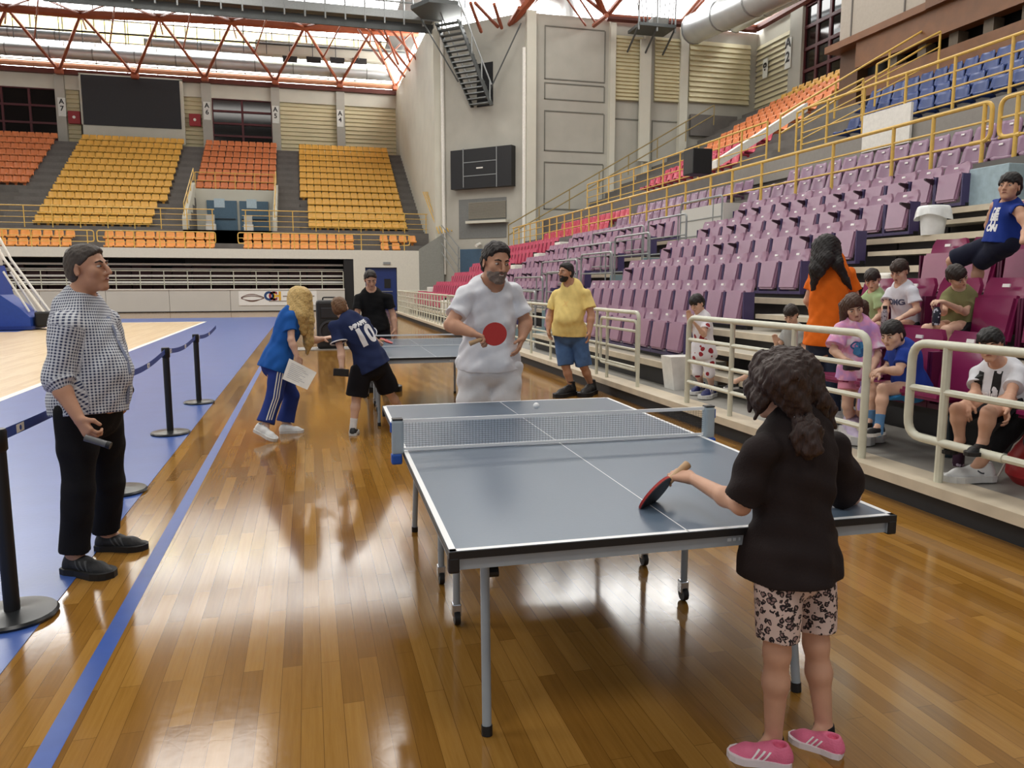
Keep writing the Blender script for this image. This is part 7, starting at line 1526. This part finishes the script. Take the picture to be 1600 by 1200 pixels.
p.bottom(cloth('pink_short_cloth', (226, 150, 176)), length=.5, off=.02, flare=.02, name='shorts')
for q in 'LR': p.shoe(q, mat('lilac_trainer', (190, 176, 206), rough=.5), M_WS, sock=(MATS['white_sock'], .12))
tag(put('waist_pouch', MB().box(V(atY(1331, 573, 5.26)), (.15, .05, .06), bev=.015), mat('black_pouch', (40, 42, 50), rough=.5)), 'dark pouch held against the pink girl\'s waist behind the railing', 'pouch')
bottle(atY(1346, 641, 5.22), .24, .034, mat('lilac_bottle', (176, 150, 206), rough=.35), mat('violet_cap', (120, 92, 150), rough=.4), 'lilac bottle hanging from the pink girl\'s hand')
# 15 child in blue, bent forward
J = sit(0.98, .2, (1394, 524, 5.0), (-.85, -.3, -.62), (1408, 540, 5.06), (1413, 556, 4.90), (1398, 553, 5.24), (1404, 580, 4.86), (1378, 578, 4.88), (1386, 576, 5.25), (1372, 584, 5.15), (1424, 604, 5.06), (1428, 609, 4.97), (1416, 607, 5.17), (1380, 608, 4.98), (1362, 606, 5.16), (1374, 664, 4.94), (1362, 656, 5.1), up=(-.3, 0, 1))
p = seated('child in blue T-shirt and bright blue shorts sitting bent forward behind the pink girl', J, SK_C, .76, .21, HB, cloth('deep_blue_cotton', (34, 62, 150)), cloth('azure_short_cloth', (62, 140, 204)), len=.8, hands=[dict(side='L', d=(-.9, -.1, -.1), n=(0, 0, -1), curl=.6, sc=.8), dict(side='R', d=(-.8, -.2, -.2), n=(0, 0, -1), curl=.6, sc=.8)])
for q in 'LR': p.shoe(q, MATS['black_trainer'], M_WS, sock=(cloth('blue_sock', (96, 140, 186)), .3))
# 16 boy in black and white shirt
J = sit(0.935, .215, (1547, 540, 4.42), (-.74, -.60, -.30), (1564, 571, 4.50), (1590, 585, 4.36), (1529, 583, 4.66), (1578, 618, 4.26), (1571, 640, 4.10), (1524, 614, 4.58), (1510, 629, 4.38), (1566, 622, 4.52), (1577, 628, 4.43), (1553, 627, 4.63), (1545, 645, 4.06), (1496, 640, 4.38), (1536, 690, 4.08), (1500, 688, 4.36), up=(-.12, 0, 1))
p = seated('boy in white shirt with black stripes and lettering sitting behind the right railing', J, SK_B, .79, .21, (14, 14, 16), cloth('white_sport_cloth', (222, 224, 230), bump=.12), MATS['black_short_cloth'], h=.005, len=.86, ht=.07, hem=-.02, hands=[dict(side='L', d=(-.3, -.5, -.6), n=(-.5, .3, 0), curl=.5, sc=.88), dict(side='R', d=(-.4, -.4, -.6), n=(.5, .3, 0), curl=.5, sc=.88)])
M_BP = mat('black_print', (20, 20, 22), rough=.7)
for s in (-.062, .062): ribbon('black_stripe', p, p.sbv, [p.spine(t) + p.rt * s for t in np.linspace(-.02, .93, 12)], [p.fw] * 12, .05, M_BP, p.shirt)
ribbon('black_stripe', p, p.sbv, [p.spine(t) for t in np.linspace(.0, .42, 6)], [p.fw] * 6, .10, M_BP, p.shirt)
decal('chest_lettering', 'enair', .07, p, p.sbv, p.spine(.30), p.fw, p.up, M_JW, p.shirt, lift=.005, bold=.003)
ribbon('white_mark', p, p.sbv, [p.spine(.12) + p.rt * a for a in (-.05, -.02, .01)], [p.fw] * 3, .016, M_JW, p.shirt, lift=.005)
for q in 'LR': p.shoe(q, MATS['black_trainer'], MATS['black_trainer_sole'])
# 17 person at the right edge, black leggings and white trainer
J = JJ(head=(1690, 480, 3.9), face=(-.8, -.55, -.1), neck=(1692, 512, 3.95), shL=(1728, 535, 3.75), shR=(1655, 535, 4.1), elL=(1722, 600, 3.65), wrL=(1690, 630, 3.5), elR=(1640, 595, 4.05), wrR=(1640, 630, 3.85), pelvis=(1690, 620, 3.95), hipL=(1700, 632, 3.85), hipR=(1675, 630, 4.02), knL=(1620, 690, 3.45), knR=(1595, 655, 3.92), heelR=Zf(1550, 750, PF), toeR=Zf(1473, 752, PF), heelL=Zf(1700, 800, PF), toeL=Zf(1620, 810, PF), anR=(1532, 722, 4.03))
J['anL'] = away(J['heelL'], J['toeL'], .05) + V((0, 0, .08))
p = Person('person at the right edge in black leggings, white trainer at the platform edge', J, sc=.9, HH=.22, h=.006, skin_m=SK_B, floor=PF)
p.hands = [dict(side='L', d=(-.6, -.3, -.3), n=(0, 0, -1), curl=.5), dict(side='R', d=(-.6, -.3, -.3), n=(0, 0, -1), curl=.5)]
p.body(); p.face(); p.hair(HB, t=.05, low=-.35); p.top(cloth('white_blouse_cotton', (216, 220, 228), bump=.12), off=.02, sleeve=.6, hem=-.1); p.bottom(MATS['black_trouser_cloth'], length=1.72, off=.008, flare=.004)
for q in 'LR':
    s_ = p.shoe(q, M_WT, M_WS); bv = p.bvh(); hl, te = p.J['heel' + q], p.J['toe' + q]; d = unit(te - hl); r = unit(np.cross(d, A((0, 0, 1))))
    for e in (-1, 1): ribbon('side_mark', p, bv, [hl + d * (.10 + .012 * k) + A((0, 0, .062 + .004 * k * (k - 1) * .4)) for k in range(5)], [r * e] * 5, .009, mat('shoe_mark_grey', (60, 64, 74)), s_)
# 18 child on the aisle steps with a leg stretched out
J = sit(1.0, .2, (1236, 492, 7.25), (-.8, -.55, -.2), (1240, 512, 7.3), (1252, 522, 7.15), (1228, 522, 7.45), (1258, 545, 7.1), (1240, 556, 7.0), (1216, 542, 7.45), (1212, 535, 7.3), (1246, 562, 7.3), (1250, 566, 7.22), (1238, 566, 7.38), (1216, 584, 7.0), (1198, 574, 7.35), (1186, 622, 6.95), (1148, 597, 7.5))
J['pelvis'] += V((0, 0, .0)); p = seated('child in grey T-shirt sitting on the aisle steps, one leg stretched out', J, SK_C, .72, .205, (40, 30, 26), cloth('grey_melange_cotton', (158, 160, 158)), cloth('plum_short_cloth', (84, 54, 60)), hands=[dict(side='R', d=(-.3, -.2, .8), n=(-.5, -.5, 0), curl=.5, sc=.8)])
for q in 'LR': p.shoe(q, MATS['navy_trainer'] if q == 'L' else MATS['black_trainer'], M_WS)
